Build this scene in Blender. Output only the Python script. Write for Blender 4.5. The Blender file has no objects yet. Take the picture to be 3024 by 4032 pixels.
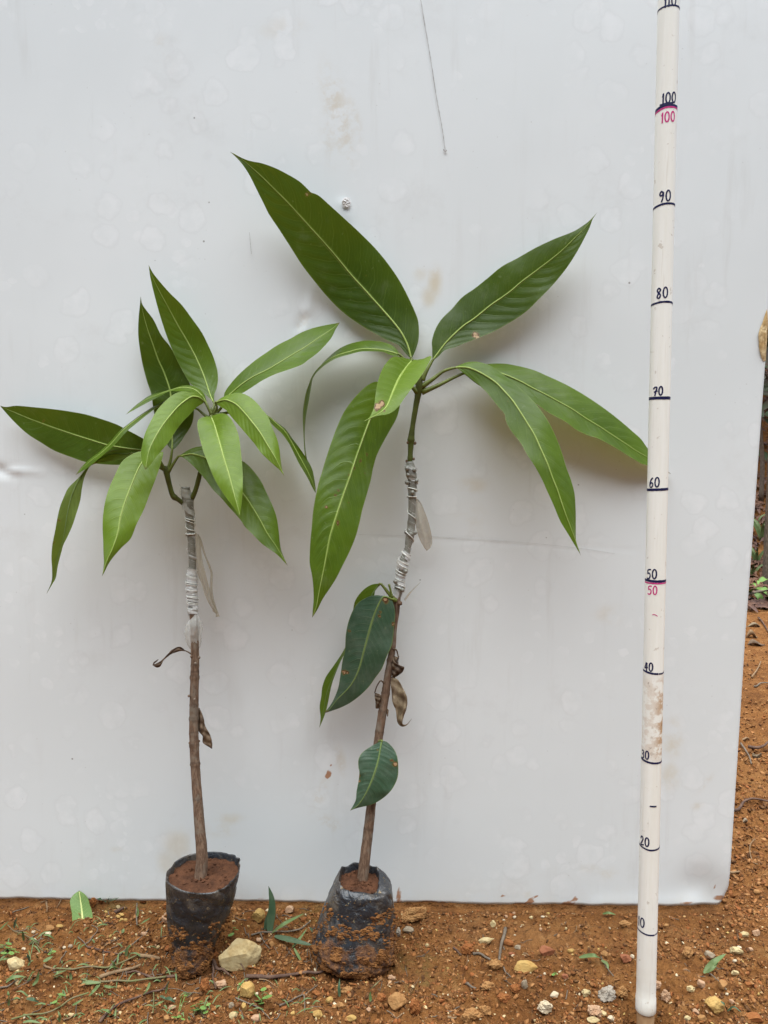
import bpy, math, random
import numpy as np
from mathutils import Vector, noise as mnoise

scene = bpy.context.scene
col = scene.collection
R = math.radians

# ------------------------------------------------------------------ camera
PITCH = R(6.0); CAM_H = 0.66; FPX = 3028.0; CX, CY = 1512.0, 2016.0
cam = bpy.data.cameras.new('camera'); camo = bpy.data.objects.new('camera', cam); col.objects.link(camo)
camo.location = (0, 0, CAM_H); camo.rotation_euler = (R(90) - PITCH, 0, 0)
cam.sensor_fit = 'VERTICAL'; cam.sensor_height = 36.0; cam.lens = 36.0 * FPX / 4032.0
cam.clip_start = 0.01; cam.clip_end = 500
scene.camera = camo
scene.render.resolution_x, scene.render.resolution_y = 768, 1024

# ------------------------------------------------------------------ sky, sun, exposure (bright overcast)
SUN_EL, SUN_AZ = R(83), R(182)          # the sun stands high behind the camera, hidden by cloud
world = bpy.data.worlds.new('World'); scene.world = world; world.use_nodes = True
wn = world.node_tree; bg = wn.nodes['Background']
sky = wn.nodes.new('ShaderNodeTexSky'); sky.sky_type = 'NISHITA'; sky.sun_disc = False
sky.sun_elevation = SUN_EL; sky.sun_rotation = SUN_AZ
sky.air_density = 1.0; sky.dust_density = 1.2; sky.ozone_density = 1.0
wn.links.new(sky.outputs[0], bg.inputs[0]); bg.inputs[1].default_value = 0.05
sl = bpy.data.lights.new('sun', 'SUN'); sl.energy = 3.0; sl.angle = R(80); sl.color = (0.965, 1.0, 1.0)
so = bpy.data.objects.new('sun', sl); col.objects.link(so)
sdir = Vector((math.sin(SUN_AZ) * math.cos(SUN_EL), math.cos(SUN_AZ) * math.cos(SUN_EL), math.sin(SUN_EL)))
so.rotation_euler = sdir.to_track_quat('Z', 'Y').to_euler(); so.location = (0, -2, 4)
vs = scene.view_settings
vs.view_transform = 'Standard'; vs.look = 'None'; vs.exposure = 1.6; vs.gamma = 1.0; vs.use_curve_mapping = False

# ------------------------------------------------------------------ pixel -> place
FW = np.array([0, math.cos(PITCH), -math.sin(PITCH)]); UP = np.array([0, math.sin(PITCH), math.cos(PITCH)]); RT = np.array([1.0, 0, 0])
ORI = np.array([0, 0, CAM_H])
def ray(x, y):
    x = np.asarray(x, float); y = np.asarray(y, float)
    return FW + ((x - CX) / FPX)[..., None] * RT - ((y - CY) / FPX)[..., None] * UP
LEAN = math.tan(R(1.2)); YAW = 0.0155; YB = 1.012       # board: Y = YB + LEAN*z - YAW*x
BN = np.array([-YAW, -1.0, LEAN]); BN = BN / np.linalg.norm(BN)   # towards the camera
BP = np.array([0, YB, 0.0])
def onboard(x, y, d=0.0):                               # d metres in front of the board
    r = ray(x, y)
    t = (((BP - ORI) @ BN) + np.asarray(d)) / (r @ BN)
    return ORI + r * t[..., None]
def atY(x, y, Y):
    r = ray(x, y); return ORI + r * (np.asarray(Y) / r[..., 1])[..., None]
def atZ(x, y, z=0.0):
    r = ray(x, y); return ORI + r * ((z - CAM_H) / r[..., 2])[..., None]
def Zm(ox, oy, s):                                      # a crop of the photograph
    return lambda p: (ox + p[0] / s, oy + p[1] / s)
Z = dict(z1=Zm(0, 1000, 2), z2=Zm(430, 1000, 2), z3=Zm(0, 1600, 2), z4=Zm(430, 1600, 2),
         r1=Zm(880, 560, 2), r2=Zm(1560, 800, 2), r3=Zm(1150, 1300, 2), r4=Zm(1850, 1380, 2), r5=Zm(1150, 1700, 2),
         r8=Zm(1200, 2200, 2.01), lz=Zm(600, 1850, 2.457), st=Zm(450, 2350, 1.276),
         p1=Zm(600, 3300, 3.318), p2=Zm(1200, 3350, 2.765), za=Zm(0, 3480, 2), zb=Zm(900, 3480, 2), zc=Zm(1600, 3480, 2),
         zd=Zm(2300, 3480, 2.291), b1=Zm(2840, 1200, 2.765), b2=Zm(2840, 2000, 2.765), b3=Zm(2600, 2900, 3.16), s=Zm(0, 0, 1))
def PX(k, pts):
    return np.array([Z[k](p) for p in pts], float)

# ------------------------------------------------------------------ object helpers
def mesh_obj(name, verts, faces, mat=None, parent=None, smooth=True, uv=None, attrs=None):
    """one mesh object; verts are given in world space, stored relative to the thing's base"""
    verts = np.asarray(verts, float)
    org = np.array(parent_base(parent)) if parent is not None else None
    if org is None:
        c = verts.mean(0); org = np.array([c[0], c[1], verts[:, 2].min()])
    me = bpy.data.meshes.new(name)
    me.from_pydata((verts - org).tolist(), [], [tuple(int(i) for i in f) for f in faces])
    if uv is not None:
        lay = me.uv_layers.new(name='UVMap')
        vi = np.empty(len(me.loops), np.int32); me.loops.foreach_get('vertex_index', vi)
        lay.data.foreach_set('uv', np.asarray(uv, np.float32)[vi].ravel())
    if attrs:
        for k, v in attrs.items():
            v = np.asarray(v, np.float32)
            if v.ndim == 1:
                a = me.attributes.new(k, 'FLOAT', 'POINT'); a.data.foreach_set('value', v)
            else:
                a = me.attributes.new(k, 'FLOAT_COLOR', 'POINT')
                a.data.foreach_set('color', np.hstack([v, np.ones((len(v), 1), np.float32)]).astype(np.float32).ravel())
    if smooth: me.polygons.foreach_set('use_smooth', [True] * len(me.polygons))
    if mat: me.materials.append(mat)
    me.update()
    o = bpy.data.objects.new(name, me); col.objects.link(o)
    if parent is not None:
        o.parent = parent
    else:
        o.location = org
    return o
def parent_base(p):
    b = np.array(p.location)
    while p.parent is not None:
        p = p.parent; b = b + np.array(p.location)
    return b
def tag(o, label, cat, group=None, kind=None):
    o['label'] = label; o['category'] = cat
    if group: o['group'] = group
    if kind: o['kind'] = kind
    return o
def thing(name, loc, label, cat, group=None):
    o = bpy.data.objects.new(name, None); col.objects.link(o); o.location = tuple(loc); o.empty_display_size = 0.02
    return tag(o, label, cat, group)

# ------------------------------------------------------------------ curves and surfaces
def catmull(P, n):
    """resample a polyline smoothly to n points, even in arc length"""
    P = np.asarray(P, float)
    if len(P) == 2: return P[0] + (P[1] - P[0]) * np.linspace(0, 1, n)[:, None]
    Q = np.vstack([2 * P[0] - P[1], P, 2 * P[-1] - P[-2]])
    out = []
    for i in range(1, len(Q) - 2):
        p0, p1, p2, p3 = Q[i - 1], Q[i], Q[i + 1], Q[i + 2]
        t = np.linspace(0, 1, 14, endpoint=False)[:, None]
        out.append(0.5 * ((2 * p1) + (-p0 + p2) * t + (2 * p0 - 5 * p1 + 4 * p2 - p3) * t ** 2 + (-p0 + 3 * p1 - 3 * p2 + p3) * t ** 3))
    D = np.vstack(out + [P[-1:]])
    s = np.r_[0, np.cumsum(np.linalg.norm(np.diff(D[:, :2] if D.shape[1] == 2 else D, axis=0), axis=1))]
    s /= max(s[-1], 1e-9); u = np.linspace(0, 1, n)
    return np.stack([np.interp(u, s, D[:, k]) for k in range(D.shape[1])], 1)
def smooth_interp(vals, t):
    vals = np.asarray(vals, float)
    if len(vals) == 1: return np.full_like(t, vals[0])
    P = np.stack([np.linspace(0, 1, len(vals)), vals], 1)
    C = catmull(P, 200); return np.interp(t, C[:, 0], C[:, 1])
def tube(P, rad, nseg=8, cap=True, wob=0.0, seed=0):
    P = np.asarray(P, float); n = len(P); rad = np.broadcast_to(np.asarray(rad, float), (n,))
    T = np.gradient(P, axis=0); T /= np.linalg.norm(T, axis=1)[:, None] + 1e-12
    a = np.array([0, -1.0, 0]) if abs(T[0][1]) < 0.9 else np.array([1.0, 0, 0])
    N = a - T[0] * (a @ T[0]); N /= np.linalg.norm(N)
    V = []; rng = np.random.RandomState(seed)
    for i in range(n):
        N = N - T[i] * (N @ T[i]); N /= np.linalg.norm(N); Bn = np.cross(T[i], N)
        for k in range(nseg):
            an = 2 * math.pi * k / nseg; r = rad[i] * (1 + wob * (rng.rand() - 0.5))
            V.append(P[i] + r * (math.cos(an) * N + math.sin(an) * Bn))
    F = [(i * nseg + k, i * nseg + (k + 1) % nseg, (i + 1) * nseg + (k + 1) % nseg, (i + 1) * nseg + k) for i in range(n - 1) for k in range(nseg)]
    if cap: F += [tuple(range(nseg - 1, -1, -1)), tuple((n - 1) * nseg + k for k in range(nseg))]
    uv = np.array([(k / nseg, i / max(n - 1, 1)) for i in range(n) for k in range(nseg)])
    return np.array(V), F, uv
def join(parts):
    V = []; F = []; o = 0
    for v, f in parts:
        V.append(np.asarray(v)); F += [tuple(i + o for i in q) for q in f]; o += len(v)
    return np.vstack(V), F
# numpy gradient noise on the plane
_rs = np.random.RandomState(5); _PERM = _rs.permutation(512); _G = _rs.randn(512, 2); _G /= np.linalg.norm(_G, axis=1)[:, None]
def pn(x, y):
    x = np.asarray(x, float); y = np.asarray(y, float)
    xi = np.floor(x).astype(int); yi = np.floor(y).astype(int); xf = x - xi; yf = y - yi
    def g(ix, iy, dx, dy):
        h = _G[_PERM[(_PERM[ix % 512] + iy) % 512]]; return h[..., 0] * dx + h[..., 1] * dy
    u = xf * xf * xf * (xf * (xf * 6 - 15) + 10); v = yf * yf * yf * (yf * (yf * 6 - 15) + 10)
    a = g(xi, yi, xf, yf); b = g(xi + 1, yi, xf - 1, yf); c = g(xi, yi + 1, xf, yf - 1); d = g(xi + 1, yi + 1, xf - 1, yf - 1)
    return (a + (b - a) * u) * (1 - v) + (c + (d - c) * u) * v
def sstep(a, b, x):
    t = np.clip((np.asarray(x, float) - a) / (b - a), 0, 1); return t * t * (3 - 2 * t)

# ------------------------------------------------------------------ material helpers
class NT:
    """tiny expression layer over shader nodes"""
    def __init__(s, name):
        s.m = bpy.data.materials.new(name); s.m.use_nodes = True; s.t = s.m.node_tree
        s.bsdf = s.t.nodes['Principled BSDF']; s.out = s.t.nodes['Material Output']
    def n(s, typ, **kw):
        nd = s.t.nodes.new(typ)
        for k, v in kw.items(): setattr(nd, k, v)
        return nd
    def L(s, a, b): s.t.links.new(a, b)
    def put(s, sock, v):
        if isinstance(v, (int, float)): sock.default_value = v
        elif isinstance(v, (tuple, list)): sock.default_value = (*v, 1.0) if len(v) == 3 and len(sock.default_value) == 4 else v
        else: s.L(v, sock)
    def math(s, op, a, b=0.0, c=None, clamp=False):
        nd = s.n('ShaderNodeMath', operation=op, use_clamp=clamp); s.put(nd.inputs[0], a); s.put(nd.inputs[1], b)
        if c is not None: s.put(nd.inputs[2], c)
        return nd.outputs[0]
    def add(s, a, b): return s.math('ADD', a, b)
    def sub(s, a, b): return s.math('SUBTRACT', a, b)
    def mul(s, a, b): return s.math('MULTIPLY', a, b)
    def step(s, a, b, x):                               # smooth step, works both ways
        nd = s.n('ShaderNodeMapRange', interpolation_type='SMOOTHSTEP')
        s.put(nd.inputs['Value'], x); s.put(nd.inputs['From Min'], a); s.put(nd.inputs['From Max'], b)
        return nd.outputs[0]
    def mix(s, f, a, b):
        nd = s.n('ShaderNodeMix', data_type='RGBA'); s.put(nd.inputs[0], f); s.put(nd.inputs[6], a); s.put(nd.inputs[7], b); return nd.outputs[2]
    def coord(s, which='Object', scale=None):
        o = s.n('ShaderNodeTexCoord').outputs[which]
        if scale is not None:
            mp = s.n('ShaderNodeMapping'); mp.inputs['Scale'].default_value = scale if isinstance(scale, tuple) else (scale,) * 3
            s.L(o, mp.inputs[0]); o = mp.outputs[0]
        return o
    def noise(s, scale, detail=4, rough=0.55, vec=None, out=0, dist=0.0):
        nd = s.n('ShaderNodeTexNoise'); nd.inputs['Scale'].default_value = scale; nd.inputs['Detail'].default_value = detail
        nd.inputs['Roughness'].default_value = rough; nd.inputs['Distortion'].default_value = dist
        if vec is not None: s.L(vec, nd.inputs['Vector'])
        return nd.outputs[out]
    def voro(s, scale, feature='F1', vec=None, out='Distance', rnd=1.0):
        nd = s.n('ShaderNodeTexVoronoi', feature=feature); nd.inputs['Scale'].default_value = scale; nd.inputs['Randomness'].default_value = rnd
        if vec is not None: s.L(vec, nd.inputs['Vector'])
        return nd.outputs[out]
    def ramp(s, x, stops):
        nd = s.n('ShaderNodeValToRGB'); el = nd.color_ramp.elements
        while len(el) < len(stops): el.new(0.5)
        for e, (p, c) in zip(el, stops): e.position = p; e.color = (*c, 1)
        s.L(x, nd.inputs[0]); return nd.outputs[0]
    def attr(s, name, out='Fac'):
        nd = s.n('ShaderNodeAttribute'); nd.attribute_name = name; return nd.outputs[out]
    def bump(s, h, strength, dist=0.002):
        nd = s.n('ShaderNodeBump'); nd.inputs['Strength'].default_value = strength; nd.inputs['Distance'].default_value = dist
        s.L(h, nd.inputs['Height']); s.L(nd.outputs[0], s.bsdf.inputs['Normal']); return nd.outputs[0]
    def set(s, **kw):
        for k, v in kw.items(): s.put(s.bsdf.inputs[k.replace('_', ' ')], v)
        return s

def m_plain(name, c1, c2=None, scale=60, rough=0.7, bump=0.3, bscale=None, spec=0.3, bd=0.001):
    k = NT(name); c = k.coord('Object')
    k.set(Base_Color=k.mix(k.step(0.35, 0.65, k.noise(scale, 5, 0.6, c)), c1, c2 or c1), Roughness=rough, Specular_IOR_Level=spec)
    if bump: k.bump(k.noise(bscale or scale * 3, 6, 0.65, c), bump, bd)
    return k.m

def m_leaf(name, base, dark, vein, trans=0.26, nv=15, gloss=0.42, dust=None, vein_str=0.24, back=None, tcol=None):
    k = NT(name); uv = k.n('ShaderNodeTexCoord').outputs['UV']; sx = k.n('ShaderNodeSeparateXYZ'); k.L(uv, sx.inputs[0])
    u = sx.outputs[0]; v = k.sub(k.mul(sx.outputs[1], 2.0), 1.0); av = k.math('ABSOLUTE', v)
    oc = k.coord('Object'); rnd = k.n('ShaderNodeObjectInfo').outputs['Random']
    wob = k.mul(k.sub(k.noise(20, 3, 0.55, oc), 0.5), 0.085)
    side = k.mul(k.math('GREATER_THAN', v, 0.0), 0.43)
    ph = k.add(k.mul(k.sub(k.add(u, wob), k.add(k.mul(av, 0.075), k.mul(k.mul(av, av), 0.07))), nv), side)
    fr = k.math('ABSOLUTE', k.sub(k.math('FRACT', k.add(ph, k.mul(rnd, 3.0))), 0.5))         # 0 on a vein
    wid = k.add(0.030, k.mul(k.sub(1.0, av), 0.028))
    vm = k.mul(k.step(wid, 0.0, fr), k.step(1.0, 0.45, av))
    ph2 = k.math('ABSOLUTE', k.sub(k.math('FRACT', k.add(k.mul(ph, 4.0), k.mul(k.noise(60, 2, .5, oc), 1.2))), 0.5))
    fine = k.mul(k.step(0.12, 0.0, ph2), 0.16)
    body = k.mix(k.step(0.30, 0.72, k.noise(14, 4, 0.55, oc)), base, dark)
    body = k.mix(k.mul(k.step(0.5, 0.75, k.noise(45, 3, 0.6, oc)), 0.35), body, tuple(min(1, c * 1.35) for c in base))
    body = k.mix(k.mul(k.sub(rnd, 0.5), 0.5), body, tuple(c * 0.7 for c in dark))
    cc = k.mix(k.add(k.mul(vm, vein_str), fine), body, vein)
    cc = k.mix(k.mul(k.step(0.075, 0.02, av), 0.8), cc, tuple(min(1, c * 1.25) for c in vein))     # midrib line
    if dust: cc = k.mix(k.mul(k.step(0.35, 0.8, k.noise(38, 6, 0.7, oc)), 0.45), cc, dust)
    sp = k.attr('spot'); spn = k.mul(k.add(sp, k.mul(k.sub(k.noise(190, 4, 0.65, oc), 0.5), 1.1)), k.step(0.02, 0.2, sp))
    cc = k.mix(k.mul(k.step(0.30, 0.46, spn), 0.6), cc, (0.16, 0.13, 0.025)); cc = k.mix(k.step(0.44, 0.52, spn), cc, (0.085, 0.032, 0.014)); cc = k.mix(k.step(0.60, 0.70, spn), cc, (0.40, 0.26, 0.14))
    cc = k.mix(k.mul(k.step(0.955, 1.0, k.add(u, k.mul(k.sub(k.noise(90, 3, .6, oc), 0.5), 0.05))), 0.8), cc, (0.10, 0.06, 0.02))
    cc = k.mix(k.mul(k.step(0.70, 0.74, k.noise(150, 2, 0.5, oc)), 0.25), cc, (0.20, 0.24, 0.12)); cc = k.mix(k.mul(k.step(0.52, 0.75, k.noise(30, 6, 0.72, oc)), 0.16), cc, (0.22, 0.24, 0.15)); cc = k.mix(k.mul(k.step(0.955, 0.995, av), 0.5), cc, (0.17, 0.22, 0.05))
    if back is not None:
        cc = k.mix(k.n('ShaderNodeNewGeometry').outputs['Backfacing'], cc, cc)
    h = k.add(k.mul(k.math('COSINE', k.mul(k.add(ph, k.mul(rnd, 3.0)), 2 * math.pi)), 0.08), k.add(k.mul(vm, -0.22), k.add(k.mul(k.noise(180, 4, 0.6, oc), 0.25), k.mul(k.noise(35, 3, 0.5, oc), 0.8))))
    k.set(Base_Color=cc, Roughness=k.add(gloss - 0.12, k.mul(k.noise(50, 3, 0.5, oc), 0.12)), Specular_IOR_Level=0.24)
    nb = k.bump(h, 0.35, 0.0016)
    tr = k.n('ShaderNodeBsdfTranslucent'); k.put(tr.inputs[0], k.mix(0.65, cc, tcol or (0.30, 0.38, 0.03))); k.L(nb, tr.inputs[1])
    mx = k.n('ShaderNodeMixShader'); mx.inputs[0].default_value = trans
    k.L(k.bsdf.outputs[0], mx.inputs[1]); k.L(tr.outputs[0], mx.inputs[2]); k.L(mx.outputs[0], k.out.inputs[0])
    return k.m

def m_board():
    k = NT('board_paint'); c = k.coord('Object')
    base = k.mix(k.step(0.35, 0.7, k.noise(2.2, 4, 0.6, c)), (0.69, 0.722, 0.722), (0.735, 0.765, 0.765))
    # dried drops: clusters of rounded paler spots
    vn = k.n('ShaderNodeVectorMath', operation='MULTIPLY_ADD'); k.L(k.noise(26, 3, 0.6, c, out=1), vn.inputs[0]); vn.inputs[1].default_value = (0.03, 0.03, 0.03); k.L(c, vn.inputs[2])
    d1 = k.voro(21, vec=vn.outputs[0]); d2 = k.voro(40, vec=vn.outputs[0])
    patch = k.step(0.42, 0.55, k.noise(4.5, 3, 0.6, c))
    dr = k.math('MAXIMUM', k.mul(k.step(0.40, 0.34, d1), patch), k.mul(k.step(0.36, 0.30, d2), k.step(0.5, 0.62, k.noise(7, 3, 0.6, c))))
    rim = k.mul(k.mul(k.step(0.30, 0.37, d1), k.step(0.44, 0.38, d1)), patch)
    base = k.mix(k.mul(k.mul(dr, k.step(0.3, 0.7, k.noise(60, 3, .6, c))), 0.58), base, (0.79, 0.812, 0.815)); base = k.mix(k.mul(rim, 0.12), base, (0.55, 0.56, 0.56))
    # grime
    base = k.mix(k.mul(k.step(0.55, 0.85, k.noise(9, 5, 0.7, c)), 0.34), base, (0.52, 0.52, 0.50))
    stk = k.noise(38, 4, 0.65, k.coord('Object', (1.0, 1.0, 0.10))); base = k.mix(k.mul(k.mul(k.step(0.54, 0.72, stk), k.step(0.40, 0.62, k.noise(3.1, 3, .6, c))), 0.22), base, (0.50, 0.49, 0.46))
    spk = k.step(0.042, 0.02, k.voro(24, vec=c)); base = k.mix(k.mul(spk, k.mul(k.step(0.55, 0.6, k.noise(31, 1, .5, c)), 0.75)), base, (0.16, 0.14, 0.12))
    spk2 = k.step(0.09, 0.02, k.voro(75, vec=c)); base = k.mix(k.mul(spk2, k.mul(k.step(0.5, 0.65, k.noise(12, 2, .5, c)), 0.35)), base, (0.35, 0.33, 0.30))
    nz = k.noise(46, 6, 0.68, c); nzl = k.noise(18, 5, 0.65, c)
    st = k.mul(k.attr('stain'), k.step(0.34, 0.60, nzl)); base = k.mix(k.mul(st, 0.62), base, (0.56, 0.46, 0.28))
    sm = k.mul(k.attr('smear'), k.step(0.42, 0.62, nz)); base = k.mix(k.mul(sm, 0.6), base, (0.57, 0.50, 0.38))
    dt = k.step(0.48, 0.62, k.add(k.mul(k.attr('dirt'), 0.62), k.mul(nz, 0.42))); base = k.mix(k.mul(dt, 0.9), base, (0.36, 0.155, 0.06))
    k.set(Base_Color=base, Roughness=k.add(0.34, k.mul(k.noise(12, 4, .6, c), 0.22)), Specular_IOR_Level=0.45)
    k.bump(k.add(k.mul(k.noise(160, 4, 0.6, c), 0.25), k.mul(dr, 0.25)), 0.10, 0.001)
    return k.m

def m_soil():
    k = NT('orange_soil'); c = k.coord('Object')
    n1 = k.noise(9, 6, 0.62, c); n2 = k.noise(42, 7, 0.66, c); n3 = k.noise(220, 5, 0.7, c)
    cc = k.ramp(n1, [(0.30, (0.144, 0.057, 0.0165)), (0.50, (0.211, 0.0855, 0.0235)), (0.68, (0.264, 0.119, 0.0375))])
    cc = k.mix(k.step(0.52, 0.72, n2), cc, (0.297, 0.147, 0.0522))
    cc = k.mix(k.mul(k.step(0.50, 0.30, n2), 0.75), cc, (0.0867, 0.0316, 0.0105))
    cc = k.mix(k.mul(k.step(0.45, 0.30, n3), 0.55), cc, (0.0701, 0.0277, 0.0105))
    cc = k.mix(k.mul(k.step(0.60, 0.72, n3), 0.5), cc, (0.38, 0.214, 0.0915))
    cc = k.mix(k.mul(k.attr('moss'), k.mul(k.step(0.42, 0.62, n2), 0.55)), cc, (0.116, 0.0911, 0.0261))
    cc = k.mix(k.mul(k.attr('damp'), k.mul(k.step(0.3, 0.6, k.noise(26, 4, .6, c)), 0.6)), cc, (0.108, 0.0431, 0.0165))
    cc = k.mix(k.mul(k.attr('pale'), 0.30), cc, (0.314, 0.15, 0.0566))
    vv_ = k.n('ShaderNodeVectorMath', operation='MULTIPLY_ADD'); k.L(k.noise(60, 3, 0.6, c, out=1), vv_.inputs[0]); vv_.inputs[1].default_value = (0.0124, 0.0119, 0.0131); k.L(c, vv_.inputs[2])
    k.set(Base_Color=cc, Roughness=0.93, Specular_IOR_Level=0.15)
    k.bump(k.add(k.mul(n2, 0.7), k.add(k.mul(n3, 0.6), k.mul(k.voro(150, vec=vv_.outputs[0]), 0.6))), 1.0, 0.009)
    return k.m

def m_crumb():
    k = NT('soil_crumb'); c = k.coord('Object'); a = k.attr('tint', 'Color')
    n = k.noise(260, 5, 0.7, c)
    cc = k.mix(k.mul(k.step(0.45, 0.7, n), 0.35), a, (0.433, 0.238, 0.0981)); cc = k.mix(k.mul(k.step(0.48, 0.25, n), 0.5), cc, (0.0929, 0.0356, 0.0131))
    k.set(Base_Color=cc, Roughness=0.92, Specular_IOR_Level=0.15); k.bump(n, 0.5, 0.001); return k.m

def m_stone(name, c1, c2, dirt=0.35, rough=0.85):
    k = NT(name); c = k.coord('Object'); n = k.noise(70, 7, 0.65, c); n2 = k.noise(25, 5, 0.6, c)
    cc = k.mix(k.step(0.35, 0.65, n), c1, c2)
    cc = k.mix(k.mul(k.step(0.50, 0.68, n2), dirt), cc, (0.22, 0.092, 0.026))
    cc = k.mix(k.mul(k.step(0.4, 0.25, k.noise(210, 4, .7, c)), 0.4), cc, tuple(x * 0.45 for x in c1))
    k.set(Base_Color=cc, Roughness=rough, Specular_IOR_Level=0.25); k.bump(k.add(n, k.mul(k.noise(300, 4, .7, c), 0.5)), 0.55, 0.0015); return k.m

def m_bark(name, c1, c2, c3):
    k = NT(name); c = k.coord('Object', (1, 1, 0.16)); co = k.coord('Object')
    n = k.noise(420, 5, 0.65, c); n2 = k.noise(60, 5, 0.6, co); n3 = k.noise(18, 3, .6, co)
    cc = k.mix(k.step(0.38, 0.66, n), tuple(x * .8 for x in c1), tuple(x * 1.2 for x in c2)); cc = k.mix(k.mul(k.step(0.48, 0.66, n2), 0.75), cc, tuple(x * 1.25 for x in c3))
    cc = k.mix(k.mul(k.step(0.58, 0.74, n3), 0.4), cc, tuple(x * 0.55 for x in c1))
    cc = k.mix(k.mul(k.step(0.62, 0.72, k.noise(130, 4, .65, co)), 0.55), cc, tuple(x * 0.4 for x in c1)); cc = k.mix(k.mul(k.step(0.60, 0.70, k.noise(36, 5, .7, co)), 0.5), cc, (0.17, 0.15, 0.12))
    cc = k.mix(k.mul(k.attr('node'), 0.6), cc, tuple(x * 0.4 for x in c1))
    k.set(Base_Color=cc, Roughness=0.8, Specular_IOR_Level=0.25); k.bump(k.add(n, k.mul(n2, 0.6)), 0.55, 0.001); return k.m

def m_film(name, tint, alpha, rough=0.28, streak=900):
    """thin stretched plastic: part of the light passes, creases catch the sky"""
    k = NT(name); c = k.coord('Object'); cr = k.noise(130, 5, 0.6, c, dist=1.2)
    k.set(Base_Color=tint, Roughness=rough, Specular_IOR_Level=0.55); k.bump(cr, 0.5, 0.0012)
    tl = k.n('ShaderNodeBsdfTranslucent'); k.put(tl.inputs[0], tint)
    m1 = k.n('ShaderNodeMixShader'); m1.inputs[0].default_value = 0.35; k.L(k.bsdf.outputs[0], m1.inputs[1]); k.L(tl.outputs[0], m1.inputs[2])
    tp = k.n('ShaderNodeBsdfTransparent'); mx = k.n('ShaderNodeMixShader')
    k.put(mx.inputs[0], k.math('ADD', alpha - 0.16, k.mul(cr, 0.34), clamp=True))
    k.L(tp.outputs[0], mx.inputs[1]); k.L(m1.outputs[0], mx.inputs[2]); k.L(mx.outputs[0], k.out.inputs[0]); return k.m

def m_wrap():
    """grey bark seen through tightly wound clear tape"""
    k = NT('taped_scion'); uv = k.n('ShaderNodeTexCoord').outputs['UV']; sx = k.n('ShaderNodeSeparateXYZ'); k.L(uv, sx.inputs[0]); c = k.coord('Object')
    ph = k.add(k.add(k.mul(sx.outputs[1], 15.0), sx.outputs[0]), k.mul(k.noise(40, 2, .5, c), 1.1))
    st = k.noise(1.0, 5, 0.7, None); nd = st.node
    cb = k.n('ShaderNodeCombineXYZ'); k.put(cb.inputs[0], k.mul(ph, 7.0)); k.put(cb.inputs[1], k.mul(sx.outputs[0], 1.5)); k.L(cb.outputs[0], nd.inputs['Vector'])
    lap = k.math('FRACT', ph)
    cc = k.mix(k.step(0.35, 0.7, st), (0.155, 0.15, 0.12), (0.27, 0.265, 0.235))
    cc = k.mix(k.mul(k.step(0.10, 0.0, lap), 0.5), cc, (0.62, 0.62, 0.58)); cc = k.mix(k.mul(k.step(0.62, 0.75, st), 0.6), cc, (0.58, 0.58, 0.54))
    cc = k.mix(k.mul(k.attr('node'), 0.7), cc, (0.10, 0.085, 0.065))
    k.set(Base_Color=cc, Roughness=0.28, Specular_IOR_Level=0.55); k.bump(k.add(st, k.mul(lap, 0.7)), 0.45, 0.0012); return k.m

def m_bag():
    k = NT('black_film_bag'); c = k.coord('Object'); sx = k.n('ShaderNodeSeparateXYZ'); k.L(c, sx.inputs[0])
    n = k.noise(45, 7, 0.68, c); n2 = k.noise(16, 5, 0.62, c); n3 = k.noise(170, 5, 0.7, c)
    low = k.step(0.085, 0.03, sx.outputs[2])
    mud = k.step(0.515, 0.57, k.add(k.mul(n, 0.50), k.add(k.mul(n2, 0.30), k.mul(low, 0.165))))
    film = k.mix(k.mul(k.step(0.40, 0.62, n2), 0.75), (0.020, 0.023, 0.028), (0.075, 0.062, 0.050))
    film = k.mix(k.mul(k.step(0.50, 0.68, n), 0.6), film, (0.135, 0.112, 0.085))
    film = k.mix(k.mul(k.step(0.62, 0.68, n3), 0.65), film, (0.36, 0.24, 0.10))
    film = k.mix(k.mul(k.step(0.72, 0.76, k.noise(300, 2, .5, c)), 0.8), film, (0.45, 0.36, 0.18))
    cc = k.mix(mud, film, k.mix(k.step(0.4, 0.65, n3), (0.085, 0.038, 0.020), (0.22, 0.098, 0.034)))
    k.set(Base_Color=cc, Roughness=k.add(0.33, k.mul(mud, 0.5)), Specular_IOR_Level=0.5)
    k.bump(k.add(k.mul(k.noise(42, 4, .55, c, dist=2.2), 1.1), k.mul(k.mul(mud, n3), 0.9)), 0.8, 0.004); return k.m

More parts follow.
